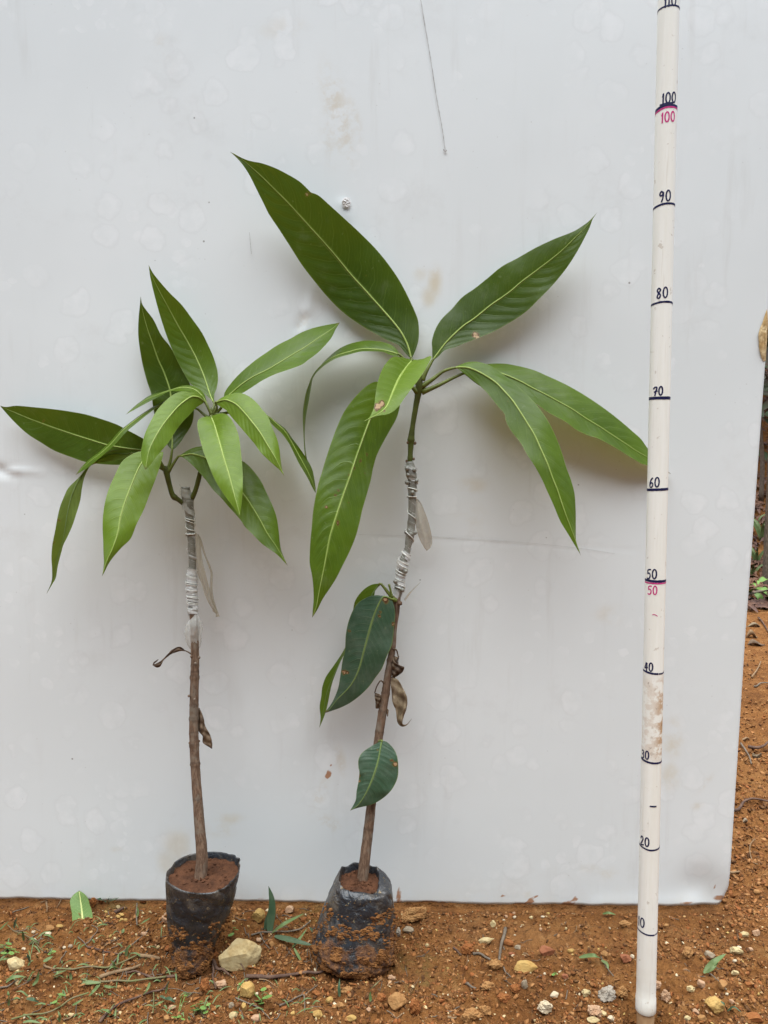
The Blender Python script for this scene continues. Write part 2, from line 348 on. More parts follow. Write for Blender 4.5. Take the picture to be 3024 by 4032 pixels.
def m_pipe():
    k = NT('cream_pipe'); c = k.coord('Object'); cs = k.coord('Object', (1, 1, 0.035)); sx = k.n('ShaderNodeSeparateXYZ'); k.L(c, sx.inputs[0]); z = sx.outputs[2]
    cc = k.mix(k.step(0.35, 0.7, k.noise(160, 4, .6, cs)), (0.80, 0.785, 0.71), (0.845, 0.835, 0.775))
    cc = k.mix(k.mul(k.step(0.58, 0.75, k.noise(330, 3, .6, cs)), 0.30), cc, (0.52, 0.45, 0.36))
    n = k.noise(75, 6, 0.7, c); band = k.mul(k.step(0.285, 0.31, z), k.step(0.395, 0.375, z))
    rs = k.step(-0.006, 0.006, sx.outputs[0])
    dirt = k.mul(k.mul(band, k.step(0.43, 0.55, n)), k.add(0.35, k.mul(rs, 0.65)))
    cc = k.mix(k.mul(dirt, 0.85), cc, (0.42, 0.23, 0.09)); cc = k.mix(k.mul(k.mul(band, k.step(0.62, 0.68, n)), 0.7), cc, (0.16, 0.07, 0.03))
    cc = k.mix(k.mul(k.step(0.64, 0.70, k.noise(120, 4, .6, c)), 0.45), cc, (0.40, 0.31, 0.22))
    cc = k.mix(k.mul(k.step(0.10, -0.02, z), k.mul(k.step(0.40, 0.7, k.noise(45, 5, .6, c)), 0.35)), cc, (0.55, 0.42, 0.28))
    k.set(Base_Color=cc, Roughness=0.36, Specular_IOR_Level=0.45); k.bump(k.noise(500, 3, .6, cs), 0.06, 0.0005); return k.m

M = {}
M['board'] = m_board(); M['soil'] = m_soil(); M['crumb'] = m_crumb(); M['bag'] = m_bag(); M['pipe'] = m_pipe(); M['wrap'] = m_wrap()
M['leaf'] = m_leaf('mango_leaf', (0.075, 0.132, 0.008), (0.046, 0.090, 0.005), (0.19, 0.27, 0.055))
M['leaf_dark'] = m_leaf('mature_mango_leaf', (0.034, 0.068, 0.004), (0.022, 0.049, 0.002), (0.14, 0.205, 0.044))  # darker green blade for some long upper leaves
M['leaf_bright'] = m_leaf('young_mango_leaf', (0.128, 0.205, 0.018), (0.096, 0.165, 0.012), (0.30, 0.39, 0.075))  # paler, yellower green blade for some leaves drooping forward
M['leaf_old'] = m_leaf('old_mango_leaf', (0.040, 0.082, 0.045), (0.030, 0.066, 0.036), (0.16, 0.21, 0.085), trans=0.10, nv=19, gloss=0.46, dust=(0.14, 0.165, 0.13), tcol=(0.06, 0.11, 0.02))
M['leaf_under'] = m_leaf('mango_leaf_underside', (0.105, 0.150, 0.030), (0.085, 0.125, 0.024), (0.050, 0.085, 0.014), trans=0.38, gloss=0.6)
M['leaf_fallen'] = m_leaf('fallen_leaf_underside', (0.135, 0.22, 0.065), (0.115, 0.195, 0.055), (0.34, 0.40, 0.17), trans=0.12, nv=11, gloss=0.55, vein_str=0.75)
M['midrib'] = m_plain('leaf_midrib', (0.27, 0.34, 0.085), (0.22, 0.29, 0.06), 90, 0.5, 0.15)
M['midrib_old'] = m_plain('old_midrib', (0.15, 0.21, 0.06), (0.12, 0.17, 0.05), 90, 0.55, 0.15)
M['midrib_pale'] = m_plain('pale_midrib', (0.52, 0.55, 0.22), (0.45, 0.50, 0.18), 90, 0.5, 0.15)
M['petiole'] = m_plain('green_petiole', (0.130, 0.165, 0.032), (0.095, 0.115, 0.024), 80, 0.45, 0.2)
M['shoot'] = m_plain('green_shoot', (0.085, 0.105, 0.020), (0.060, 0.068, 0.016), 70, 0.48, 0.35)
M['bark'] = m_bark('rootstock_bark', (0.118, 0.067, 0.041), (0.160, 0.103, 0.067), (0.135, 0.112, 0.085))
M['tree_bark'] = m_bark('tree_bark', (0.10, 0.075, 0.05), (0.16, 0.125, 0.09), (0.06, 0.05, 0.035))
M['cord'] = m_plain('white_tape_cord', (0.62, 0.62, 0.56), (0.70, 0.70, 0.66), 200, 0.35, 0.3, spec=0.5)
M['tape'] = m_film('clear_tape', (0.84, 0.84, 0.82), 0.46, 0.12)
M['tape_white'] = m_film('white_tape', (0.90, 0.90, 0.88), 0.68, 0.10)
M['tail'] = m_film('loose_tape', (0.50, 0.44, 0.33), 0.66, 0.35)
M['sleeve'] = m_film('clear_sleeve', (0.80, 0.80, 0.75), 0.46, 0.2)
M['dead'] = m_plain('dead_leaf', (0.150, 0.098, 0.058), (0.075, 0.045, 0.028), 70, 0.75, 0.7, 120, bd=0.002)
M['dead_tan'] = m_plain('dry_tan_leaf', (0.23, 0.175, 0.105), (0.105, 0.068, 0.040), 75, 0.75, 0.7, 120, bd=0.002)
M['dead_dark'] = m_plain('dark_dead_leaf', (0.055, 0.034, 0.022), (0.105, 0.07, 0.04), 90, 0.7, 0.7, 120, bd=0.002)
M['ink'] = m_plain('navy_marker', (0.008, 0.009, 0.045), (0.014, 0.016, 0.075), 300, 0.45, 0)
M['pink'] = m_plain('magenta_marker', (0.52, 0.018, 0.17), (0.60, 0.05, 0.24), 300, 0.45, 0)
M['wood'] = m_plain('stake_wood', (0.46, 0.29, 0.15), (0.38, 0.22, 0.11), 60, 0.75, 0.4)
M['bagsoil'] = m_plain('potting_soil', (0.105, 0.046, 0.024), (0.062, 0.028, 0.016), 70, 0.95, 0.9, 200, spec=0.1, bd=0.003)
M['mud'] = m_plain('mud_crust', (0.25, 0.112, 0.038), (0.13, 0.056, 0.022), 120, 0.95, 0.7, 260, spec=0.1, bd=0.002)
M['scratch'] = m_plain('scratch', (0.36, 0.345, 0.33), (0.48, 0.47, 0.46), 120, 0.7, 0); M['faint_scratch'] = m_plain('faint_scratch', (0.52, 0.53, 0.52), (0.60, 0.61, 0.60), 120, 0.7, 0)
M['core'] = m_plain('exposed_board_core', (0.44, 0.28, 0.115), (0.66, 0.51, 0.29), 55, 0.9, 0.9, 90, bd=0.003)
M['chip'] = m_plain('chipped_paint', (0.70, 0.69, 0.68), (0.50, 0.46, 0.42), 160, 0.6, 0.6)
M['grass'] = m_plain('grass_blade', (0.095, 0.145, 0.045), (0.13, 0.17, 0.065), 60, 0.55, 0.2)
M['grass_dark'] = m_plain('dark_grass_blade', (0.040, 0.078, 0.038), (0.072, 0.105, 0.055), 55, 0.5, 0.2)
M['herb'] = m_plain('herb_leaf', (0.11, 0.20, 0.045), (0.15, 0.25, 0.06), 60, 0.5, 0.2)
M['runner'] = m_plain('grass_runner', (0.125, 0.135, 0.045), (0.16, 0.115, 0.062), 40, 0.6, 0.2)
M['twig'] = m_plain('grey_twig', (0.115, 0.088, 0.064), (0.17, 0.135, 0.10), 90, 0.85, 0.6)
M['root'] = m_plain('dark_root', (0.075, 0.042, 0.030), (0.13, 0.075, 0.05), 90, 0.85, 0.6)
M['straw'] = m_plain('dry_straw', (0.24, 0.155, 0.082), (0.17, 0.10, 0.05), 80, 0.8, 0.4)
M['s_cream'] = m_stone('cream_stone', (0.50, 0.40, 0.215), (0.40, 0.285, 0.13), 0.4)
M['s_white'] = m_stone('white_stone', (0.54, 0.45, 0.32), (0.44, 0.34, 0.21), 0.45)
M['s_yellow'] = m_stone('yellow_stone', (0.43, 0.28, 0.095), (0.36, 0.205, 0.06), 0.45)
M['s_tan'] = m_stone('tan_clod', (0.33, 0.175, 0.065), (0.27, 0.125, 0.042), 0.4)
M['s_rust'] = m_stone('rust_clod', (0.26, 0.100, 0.028), (0.20, 0.065, 0.019), 0.3)
M['s_pink'] = m_stone('pinkish_stone', (0.38, 0.215, 0.120), (0.42, 0.28, 0.175), 0.35)
M['s_grey'] = m_stone('grey_stone', (0.24, 0.19, 0.13), (0.32, 0.25, 0.17), 0.4)
M['s_red'] = m_stone('dark_red_stone', (0.22, 0.075, 0.035), (0.28, 0.11, 0.05), 0.3)
M['s_ash'] = m_stone('ash_grey_lump', (0.27, 0.235, 0.19), (0.38, 0.32, 0.25), 0.5)

# ------------------------------------------------------------------ ground
LP = atZ(np.array([Z['p1']((622, 545))[0]]), np.array([Z['p1']((622, 545))[1]]), 0.107)[0]
RP = atZ(np.array([Z['st']((1245, 1445))[0]]), np.array([Z['st']((1245, 1445))[1]]), 0.093)[0]
def gx(p, z=0.0): return atZ(np.array([p[0]]), np.array([p[1]]), z)[0]
POLE_B = atY(np.array([2542.0]), np.array([3976.0]), 0.81)[0]
PIT = gx((2020, 3985))
def ground_h(x, y):
    x = np.asarray(x, float); y = np.asarray(y, float)
    near = 1 - sstep(1.6, 3.2, y)
    h = 0.007 * pn(x * 5 + 3, y * 5) + 0.0055 * pn(x * 17, y * 17 + 9)
    lumps = pn(x * 44 + 31, y * 44); h += near * 0.0062 * lumps
    h += near * 0.0042 * pn(x * 105, y * 105 + 77) + near * 0.0022 * np.abs(pn(x * 200 + 5, y * 200))
    cl = np.abs(pn(x * 26 + 13, y * 26 + 6)); cl2 = np.abs(pn(x * 58 + 3, y * 58 + 16)); h += near * (0.011 * np.minimum(cl, .35) + 0.008 * np.minimum(cl2, .3) - .004) * (1 - .75 * np.exp(-(((x - .20) / .13) ** 2 + ((y - .93) / .035) ** 2)))
    rough = sstep(-0.15, 0.45, pn(x * 7 + 40, y * 7 + 2)); h += near * rough * 0.0065 * np.abs(pn(x * 70, y * 70 + 3)); h -= near * 0.003 * sstep(.12, .0, np.abs(pn(x * 33 + 8, y * 33)))
    h -= 0.055 * np.exp(-(((x - POLE_B[0]) / 0.024) ** 2 + ((y - POLE_B[1] + 0.034) / 0.052) ** 2) ** 1.5)
    h -= 0.016 * np.exp(-(((x - PIT[0]) / 0.045) ** 2 + ((y - PIT[1]) / 0.022) ** 2))
    bd = y - (YB - YAW * x)                                # board foot: level ground under it
    h = h * (1 - 0.55 * np.exp(-(bd / 0.02) ** 2)) - 0.005 * np.exp(-(bd / 0.014) ** 2)
    far = sstep(2.9, 4.6, y + 0.25 * pn(x * 1.3, y * 1.3)); h += far * (1.15 + 0.25 * pn(x * 1.1, y * 1.1 + 5)) + sstep(2.2, 4, y) * 0.05 * pn(x * 6, y * 6)
    return h
def spaced(lo, a, b, hi, st, gr):
    mid = np.arange(a, b, st); L = []; s = st; v = a
    while v > lo: s *= gr; v -= s; L.append(v)
    Rr = []; s = st; v = mid[-1]
    while v < hi: s *= gr; v += s; Rr.append(v)
    return np.array(L[::-1] + list(mid) + Rr)
xs = spaced(-40, -0.62, 0.86, 40, 0.0032, 1.07); ys = spaced(-2.0, 0.70, 1.14, 60, 0.0032, 1.035)
X, Y = np.meshgrid(xs, ys); Hh = ground_h(X, Y); nx, ny = len(xs), len(ys)
idx = np.arange(nx * ny).reshape(ny, nx)
F = np.stack([idx[:-1, :-1], idx[:-1, 1:], idx[1:, 1:], idx[1:, :-1]], -1).reshape(-1, 4)
MOSS = [gx((1600, 3800)), gx((1640, 3830)), gx((480, 3560)), gx((1250, 3600))]
moss = sum(np.exp(-(((X - m[0]) / 0.04) ** 2 + ((Y - m[1]) / 0.03) ** 2)) for m in MOSS)
PALE = [(gx((2150, 3720)), .10), (gx((2700, 3700)), .08), (gx((1850, 3640)), .07)]
pale = sum(np.exp(-(((X - m[0]) / w) ** 2 + ((Y - m[1]) / (w * .4)) ** 2)) for m, w in PALE)
gv = np.stack([X, Y, Hh], -1).reshape(-1, 3)
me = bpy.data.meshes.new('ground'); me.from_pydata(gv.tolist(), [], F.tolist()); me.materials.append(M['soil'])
me.polygons.foreach_set('use_smooth', [True] * len(me.polygons))
bdist = np.abs(Y - (YB - YAW * X)); darker_soil = np.exp(-(bdist / .035) ** 2) * sstep(-.25, .45, pn(X * 6 + 3, Y * 9)) * sstep(-.05, .12, X) + .8 * np.exp(-(((X - LP[0]) / .075) ** 2 + ((Y - .885) / .05) ** 2)) + .8 * np.exp(-(((X - RP[0]) / .085) ** 2 + ((Y - .885) / .05) ** 2)) + .7 * sstep(.25, .6, pn(X * 13 + 9, Y * 13 + 4))  # darker soil along the board foot, round the bags and in scattered patches
for nm, a in (('moss', moss), ('pale', pale), ('damp', darker_soil)):
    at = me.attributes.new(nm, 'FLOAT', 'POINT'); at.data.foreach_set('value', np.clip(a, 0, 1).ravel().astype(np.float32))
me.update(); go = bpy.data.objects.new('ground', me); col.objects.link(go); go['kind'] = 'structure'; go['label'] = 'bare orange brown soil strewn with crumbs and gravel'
def G(k, p, dz=0.0):
    """ground point under a pixel"""
    q = Z[k](p); r = ray(np.array([q[0]]), np.array([q[1]]))[0]
    t = np.r_[np.linspace(.5, 1.6, 600), np.linspace(1.6, 14, 900)]; P = ORI + r * t[:, None]; below = np.where(P[:, 2] < ground_h(P[:, 0], P[:, 1]))[0]
    a = P[below[0]] if len(below) else P[-1]
    a = a.copy(); a[2] = float(ground_h(a[0], a[1])) + dz; return a

# ------------------------------------------------------------------ the board
def build_board():
    ed = PX('s', [(3140, -380), (3117, 0), (3064, 720), (3014, 1415), (2977, 1920), (2935, 2500), (2903, 3000), (2871, 3497), (2852, 3548), (2838, 3566)])
    E = onboard(ed[:, 0], ed[:, 1]); zE = E[::-1, 2]; xE = E[::-1, 0]
    # plane coordinates: x and z
    nz_, nx_ = 400, 330
    ztop = 1.62; zz = np.linspace(0.0, 1.0, nz_)[:, None]; ss = np.linspace(0, 1, nx_)[None, :]
    z = 0.004 + zz * (ztop - 0.004) + 0 * ss; xr = np.interp(z[:, :1], zE, xE); x = -0.98 + ss * (xr + 0.98)
    # uneven cut along the foot, rounded lower corner
    low = np.exp(-zz / 0.012); z = z + low * (0.0035 * pn(x * 9 + 2, 0 * x + 3) + 0.002 * pn(x * 40, 0 * x))
    z = z + low * 0.010 * sstep(0.0, -0.9, x + 0.28) * 0.4
    d = 0.0014 * pn(x * 2.1, z * 2.1) + 0.0007 * pn(x * 5, z * 5 + 4)
    def seg(a, b, w):                                       # distance to a segment drawn on the board
        A = onboard(np.array([a[0]]), np.array([a[1]]))[0]; Bq = onboard(np.array([b[0]]), np.array([b[1]]))[0]
        ax, az, bx, bz = A[0], A[2], Bq[0], Bq[2]; L2 = (bx - ax) ** 2 + (bz - az) ** 2 + 1e-9
        t = np.clip(((x - ax) * (bx - ax) + (z - az) * (bz - az)) / L2, 0, 1)
        return np.hypot(x - ax - t * (bx - ax), z - az - t * (bz - az)) / w, t
    q, t = seg((-40, 1842), (55, 1866), .007); d -= 0.0028 * np.exp(-q * q)
    q, t = seg((30, 1852), (190, 1860), .004); d += 0.0020 * np.exp(-q * q) * (1 - t)
    q, t = seg((50, 1868), (60, 1862), .006); d += 0.002 * np.exp(-q * q)
    q, t = seg((1238, 1110), (1195, 1300), .006); d += 0.0022 * np.exp(-q * q) * (0.3 + t)
    q, t = seg((1185, 1290), (1200, 1250), .006); d -= 0.0025 * np.exp(-q * q)
    q, t = seg((1345, 800), (1365, 850), .006); d += 0.001 * np.exp(-q * q)
    q, t = seg((1400, 2105), (2500, 2165), .0022); d -= 0.0003 * np.exp(-q * q)
    q, t = seg((2350, 3560), (2720, 3560), .012); d += 0.0012 * np.exp(-q * q)
    q, t = seg((2760, 3500), (2850, 3560), .03); d -= 0.005 * np.exp(-q * q)
    stain = 0 * x; smear = 0 * x; dirt = 0 * x
    def blob(arr, p, rx, rz, a, tilt=0.0):
        c = onboard(np.array([p[0]]), np.array([p[1]]))[0]; dx, dz = x - c[0], z - c[2]
        u_ = dx * math.cos(tilt) + dz * math.sin(tilt); v_ = -dx * math.sin(tilt) + dz * math.cos(tilt)
        s_ = 0.00033; return np.maximum(arr, a * np.exp(-((u_ / (rx * s_)) ** 2 + (v_ / (rz * s_)) ** 2) ** 1.6))
    for p, rx, rz, a in [((1712, 1110), 26, 60, 1), ((1690, 1170), 30, 40, .8), ((1655, 1075), 30, 30, .45), ((2650, 2910), 42, 80, .75), ((2640, 3060), 36, 60, .65),
                         ((2745, 3175), 20, 16, .8), ((900, 3225), 60, 25, .6), ((850, 3270), 90, 30, .45), ((700, 3330), 60, 70, .6), ((660, 3400), 50, 60, .5), ((2390, 3440), 45, 30, .6),
                         ((2340, 3420), 60, 18, .4), ((2080, 3525), 16, 18, .8), ((1860, 1910), 60, 30, .55), ((2400, 2420), 60, 40, .35), ((1850, 2040), 70, 60, .3), ((460, 3345), 25, 12, .6)]: stain = blob(stain, p, rx, rz, a)
    for p, rx, rz, a, tl in [((1330, 450), 45, 170, 1.0, .25), ((1290, 560), 25, 90, .5, .2), ((1400, 470), 16, 90, .6, .25), ((1260, 3130), 22, 80, .7, -.35), ((1290, 3240), 60, 30, .6, -.3),
                             ((1195, 1270), 30, 40, .8, 0), ((1340, 2990), 20, 60, .7, .2), ((640, 190), 30, 50, .35, .3), ((2780, 3080), 60, 12, .5, .9), ((1110, 110), 90, 40, .35, .1)]: smear = blob(smear, p, rx, rz, a, tl)
    for p, rx, rz, a in [((1295, 3045), 14, 18, .85), ((1305, 3015), 10, 10, .8), ((1290, 3060), 16, 10, .9), ((1980, 3528), 14, 12, .9), ((2090, 3549), 20, 16, .95), ((2110, 3530), 12, 10, .8), ((2235, 3560), 40, 14, .8),
                         ((2265, 3540), 18, 18, .7), ((1680, 3558), 60, 16, .95), ((1740, 3560), 25, 12, .9), ((1570, 3530), 18, 60, .7), ((2840, 3545), 40, 20, .75), ((2820, 3500), 12, 22, .7), ((85, 3520), 8, 14, .8),
                         ((2700, 3560), 60, 10, .75), ((1020, 3535), 40, 10, .6), ((2040, 3562), 40, 8, .8), ((520, 3555), 40, 10, .7)]: dirt = blob(dirt, p, rx, rz, a)
    dirt = np.maximum(dirt, 0.55 * np.exp(-(z / 0.007)))
    stain = np.maximum(stain, .35 * np.exp(-(z / .02)))
    P = np.stack([x, YB + LEAN * z - YAW * x, z], -1) + d[..., None] * BN
    n = nz_ * nx_; back = P - 0.0035 * BN
    V = np.vstack([P.reshape(-1, 3), back.reshape(-1, 3)[[0, nx_ - 1]]])      # front
    i = np.arange(n).reshape(nz_, nx_)
    F = np.stack([i[:-1, :-1], i[:-1, 1:], i[1:, 1:], i[1:, :-1]], -1).reshape(-1, 4).tolist()
    # rim and back
    loop = np.concatenate([i[0, :], i[1:, -1], i[-1, -2::-1], i[-2:0:-1, 0]])
    V = np.vstack([P.reshape(-1, 3), back.reshape(-1, 3)]); m = len(loop)
    F += [(int(loop[k]), n + int(loop[k]), n + int(loop[(k + 1) % m]), int(loop[(k + 1) % m])) for k in range(m)]
    F += [(n + a, n + d_, n + c, n + b) for a, b, c, d_ in np.stack([i[:-1, :-1], i[:-1, 1:], i[1:, 1:], i[1:, :-1]], -1).reshape(-1, 4).tolist()]
    at = {k: np.r_[v.ravel(), v.ravel()] for k, v in (('stain', stain), ('smear', smear), ('dirt', dirt))}
    root = thing('display_board', (0, YB, 0), 'large white painted board with faint stains standing upright behind the two seedlings', 'board')
    o = mesh_obj('panel', V, F, M['board'], root, True, attrs=at)
    return root
board = build_board()

def ribbon_on_board(pts, w, d, name, mat):
    C = catmull(PX('s', pts), 60); P = onboard(C[:, 0], C[:, 1], d); T = np.gradient(P, axis=0); S = np.cross(T, BN); S /= np.linalg.norm(S, axis=1)[:, None]
    ww = w * (0.6 + 0.8 * np.random.RandomState(int(pts[0][0])).rand(len(P)))[:, None]
    V = np.vstack([P - S * ww / 2, P + BN * 0.0001, P + S * ww / 2]); n = len(P)
    F = [(a * n + i, (a + 1) * n + i, (a + 1) * n + i + 1, a * n + i + 1) for a in (0, 1) for i in range(n - 1)]
    return mesh_obj(name, V, F, mat, board)
ribbon_on_board([(1656, -5), (1675, 110), (1700, 260), (1718, 380), (1740, 500), (1753, 590)], 0.0009, 0.0022, 'scratch', M['scratch'])
ribbon_on_board([(1746, 588), (1753, 597), (1758, 590)], 0.0016, 0.0023, 'scratch', M['scratch'])
ribbon_on_board([(1412, 2105), (1700, 2112), (2050, 2135), (2290, 2160), (2420, 2180)], 0.0004, 0.0012, 'scratch', M['faint_scratch'])
ribbon_on_board([(982, 915), (986, 960), (990, 1000)], 0.0005, 0.0022, 'scratch', M['scratch'])
# torn core at the right edge
def core_patch():
    out = PX('b1', [(497, 45), (474, 110), (455, 175), (425, 250), (405, 320), (407, 400), (412, 470), (425, 530), (440, 580), (462, 612), (484, 606), (490, 500), (497, 400), (503, 280), (508, 150)])
    P = catmull(np.vstack([out, out[:1]]), 60)[:-1]; c = P.mean(0); V = []; F = []
    rings = 6
    for r in range(rings):
        f = 1 - r / (rings - 1) * 0.9
        q = c + (P - c) * f; dd = 0.001 + 0.0022 * sstep(0, 0.25, 1 - f) + 0.0016 * pn(q[:, 0] * .12, q[:, 1] * .05 + r)
        V.append(onboard(q[:, 0], q[:, 1], dd))
    n = len(P); V = np.vstack(V)
    F = [(r * n + i, r * n + (i + 1) % n, (r + 1) * n + (i + 1) % n, (r + 1) * n + i) for r in range(rings - 1) for i in range(n)] + [tuple((rings - 1) * n + i for i in range(n))]
    o = mesh_obj('exposed_core', V, F, M['core'], board); o['label'] = 'brown fibrous core showing where the white skin is torn'
core_patch()
def chip():
    rs = np.random.RandomState(3); V = []; n = 18
    for r in range(5):
        for i in range(n):
            a = 2 * math.pi * i / n; rr = (1 - r / 5) * (17 + 4 * rs.rand()) ; q = (1363 + rr * math.cos(a) * .95, 798 + rr * 1.15 * math.sin(a))
            V.append(onboard(np.array([q[0]]), np.array([q[1]]), np.array([0.0030 + 0.0010 * rs.rand() * (r > 0)]))[0])
    F = [(r * n + i, r * n + (i + 1) % n, (r + 1) * n + (i + 1) % n, (r + 1) * n + i) for r in range(4) for i in range(n)] + [tuple(4 * n + i for i in range(n))]
    mesh_obj('paint_chip', np.array(V), F, M['chip'], board, False)
chip()

# ------------------------------------------------------------------ leaves
def leaf(plant, key, Mid, A, B, depth, eA=0.0, eB=0.0, mat='leaf', pet=None, rib=1.0, spots=(), nu=110, nvh=11, wave=0.12, seed=0, curl=0.0, ribmat='midrib', name='leaf', ripple=0.018, petr=0.0022, nv=15):
    """outlines A and B, midrib Mid in the crop's pixels; depths in cm in front of the board"""
    m = catmull(PX(key, Mid), nu); a = catmull(PX(key, A), nu); b = catmull(PX(key, B), nu)
    t = np.linspace(0, 1, nu); d = smooth_interp(depth, t); env = np.sin(np.pi * np.clip(t, 0, 1)) ** 0.6
    ea = smooth_interp(eA, t) if np.ndim(eA) else eA * env; eb = smooth_interp(eB, t) if np.ndim(eB) else eB * env
    cols = []; vv = np.linspace(-1, 1, 2 * nvh + 1); rs = np.random.RandomState(seed); p1, p2, p3 = rs.rand(3) * 6.28
    for v in vv:
        av = abs(v); e, ed = (a, ea) if v < 0 else (b, eb)
        px = m + (e - m) * av
        dd = d + ed * av ** 1.25
        dd = dd + wave * env * av ** 2 * np.sin(2 * np.pi * (2.3 + (v > 0)) * t + (p1 if v < 0 else p2)) + 0.4 * wave * env * av ** 2 * np.sin(2 * np.pi * 6.1 * t + p3 + 2 * v)
        dd = dd + ripple * env * 4 * av * (1 - av) * np.cos(2 * np.pi * nv * (t - 0.075 * av - 0.07 * av * av))
        cols.append((px, dd))
    V = np.stack([onboard(px[:, 0], px[:, 1], dd / 100) for px, dd in cols], 1)      # nu x nv x 3
    PXs = np.stack([px for px, _ in cols], 1)
    sp = np.zeros(PXs.shape[:2])
    for (k, q, r, s) in spots:
        c = np.array(Z[k](q)); sp = np.maximum(sp, s * np.exp(-(np.linalg.norm(PXs - c, axis=-1) / r) ** 2))
    nw = len(vv); ii = np.arange(nu * nw).reshape(nu, nw)
    Fq = np.stack([ii[:-1, :-1], ii[:-1, 1:], ii[1:, 1:], ii[1:, :-1]], -1).reshape(-1, 4)
    uv = np.stack([np.repeat(t, nw), np.tile((vv + 1) / 2, nu)], 1)
    o = mesh_obj(name, V.reshape(-1, 3), Fq.tolist(), M[mat], plant, True, uv, dict(spot=sp.ravel()))
    C = V[:, nvh]
    rr = rib * (0.00095 * (1 - t) ** 0.8 + 0.00022)
    rv, rf, ruv = tube(C[:-2], rr[:-2], 6); mesh_obj('midrib', rv, rf, M[ribmat], o)
    if pet is not None:
        P = np.array([onboard(np.array([q[0]]), np.array([q[1]]), np.array([dz / 100]))[0] for q, dz in [(Z[k](p), dz) for k, p, dz in pet]] + [C[0], C[2]])
        P = catmull(P, 14); pr = np.interp(np.linspace(0, 1, 14), [0, .18, .5, 1], [petr * 1.25, petr * .95, petr * .72, max(rr[0], petr * .5)])
        pv, pf, _ = tube(P, pr, 8); mesh_obj('petiole', pv, pf, M['petiole'], o)
    return o

def dist_board(P): return float((P - BP) @ BN)
seedL = thing('mango_seedling', LP, 'shorter grafted mango seedling with many leaves on two shoots, beside the big rock', 'seedling', 'grafted mango seedlings')
seedR = thing('mango_seedling', RP, 'taller grafted mango seedling with six long leaves at its top, nearest the measuring pole', 'seedling', 'grafted mango seedlings')
dL, dR = dist_board(LP) * 100, dist_board(RP) * 100

# -- stems
def stem_path(key_pts, n):
    """(crop, pixel, cm before board, half width in photo px) -> 3-D path and radii"""
    px = np.array([Z[k](p) for k, p, d, w in key_pts]); dd = np.array([d for *_, d, w in key_pts]) / 100
    P = onboard(px[:, 0], px[:, 1], dd); dep = (P - ORI) @ FW; rad = np.array([w for *_, w in key_pts]) / FPX * dep
    Q = catmull(np.hstack([P, rad[:, None]]), n); return Q[:, :3], Q[:, 3]
def ring_nodes(P, rad, nodes, n):
    """raised leaf-scar rings at fractions of the stem; returns new radii and a darkness attribute"""
    t = np.linspace(0, 1, n); r = rad.copy(); dk = np.zeros(n)
    for c, amp, w in nodes:
        g = np.exp(-((t - c) / w) ** 2); r *= 1 + amp * g; dk = np.maximum(dk, np.exp(-((t - c - w) / (w * .7)) ** 2))
    return r, dk
def stem_mesh(name, P, rad, mat, parent, nodes=(), nseg=18, lump=0.05, seed=1):
    n = len(P); r, dk = ring_nodes(P, rad, nodes, n)
    V, F, uv = tube(P, r, nseg); V = np.array(V)
    ax = np.repeat(P, nseg, 0); dv = V - ax
    k = np.array([mnoise.noise(Vector((q * 90).tolist()) + Vector((seed, 0, 0))) for q in V]); V = ax + dv * (1 + lump * k)[:, None]
    o = mesh_obj(name, V, F, mat, parent, True, uv, dict(node=np.repeat(dk, nseg))); return o
def bud(parent, P, r, mat, name='bud', seed=0):
    V, F = rock_geo(seed, 2, 0.15, 0); V = V * r + P; return mesh_obj(name, V, F, mat, parent)

# ------------------------------------------------------------------ rock geometry
import bmesh
_ico = {}
def ico(sub):
    if sub not in _ico:
        bm = bmesh.new(); bmesh.ops.create_icosphere(bm, subdivisions=sub, radius=1.0)
        _ico[sub] = (np.array([v.co[:] for v in bm.verts]), [tuple(v.index for v in f.verts) for f in bm.faces]); bm.free()
    return _ico[sub]
def rock_geo(seed, sub=3, rough=0.12, cuts=7, freq=1.6, fine=0.0):
    V, F = ico(sub); V = V.copy(); rs = np.random.RandomState(seed)
    for _ in range(cuts):
        n = rs.randn(3); n /= np.linalg.norm(n); h = 0.55 + 0.3 * rs.rand(); s = V @ n; V -= np.clip(s - h, 0, None)[:, None] * n
    off = Vector((seed * 1.37, seed * 0.71, 0))
    k = np.array([mnoise.fractal(Vector((q * freq).tolist()) + off, 0.9, 2.1, 3 if sub > 2 else 2) for q in V])
    V *= (1 + rough * k)[:, None]
    if fine:
        k = np.array([mnoise.noise(Vector((q * freq * 5).tolist()) + off) for q in V]); V *= (1 + fine * k)[:, None]
    return V, F

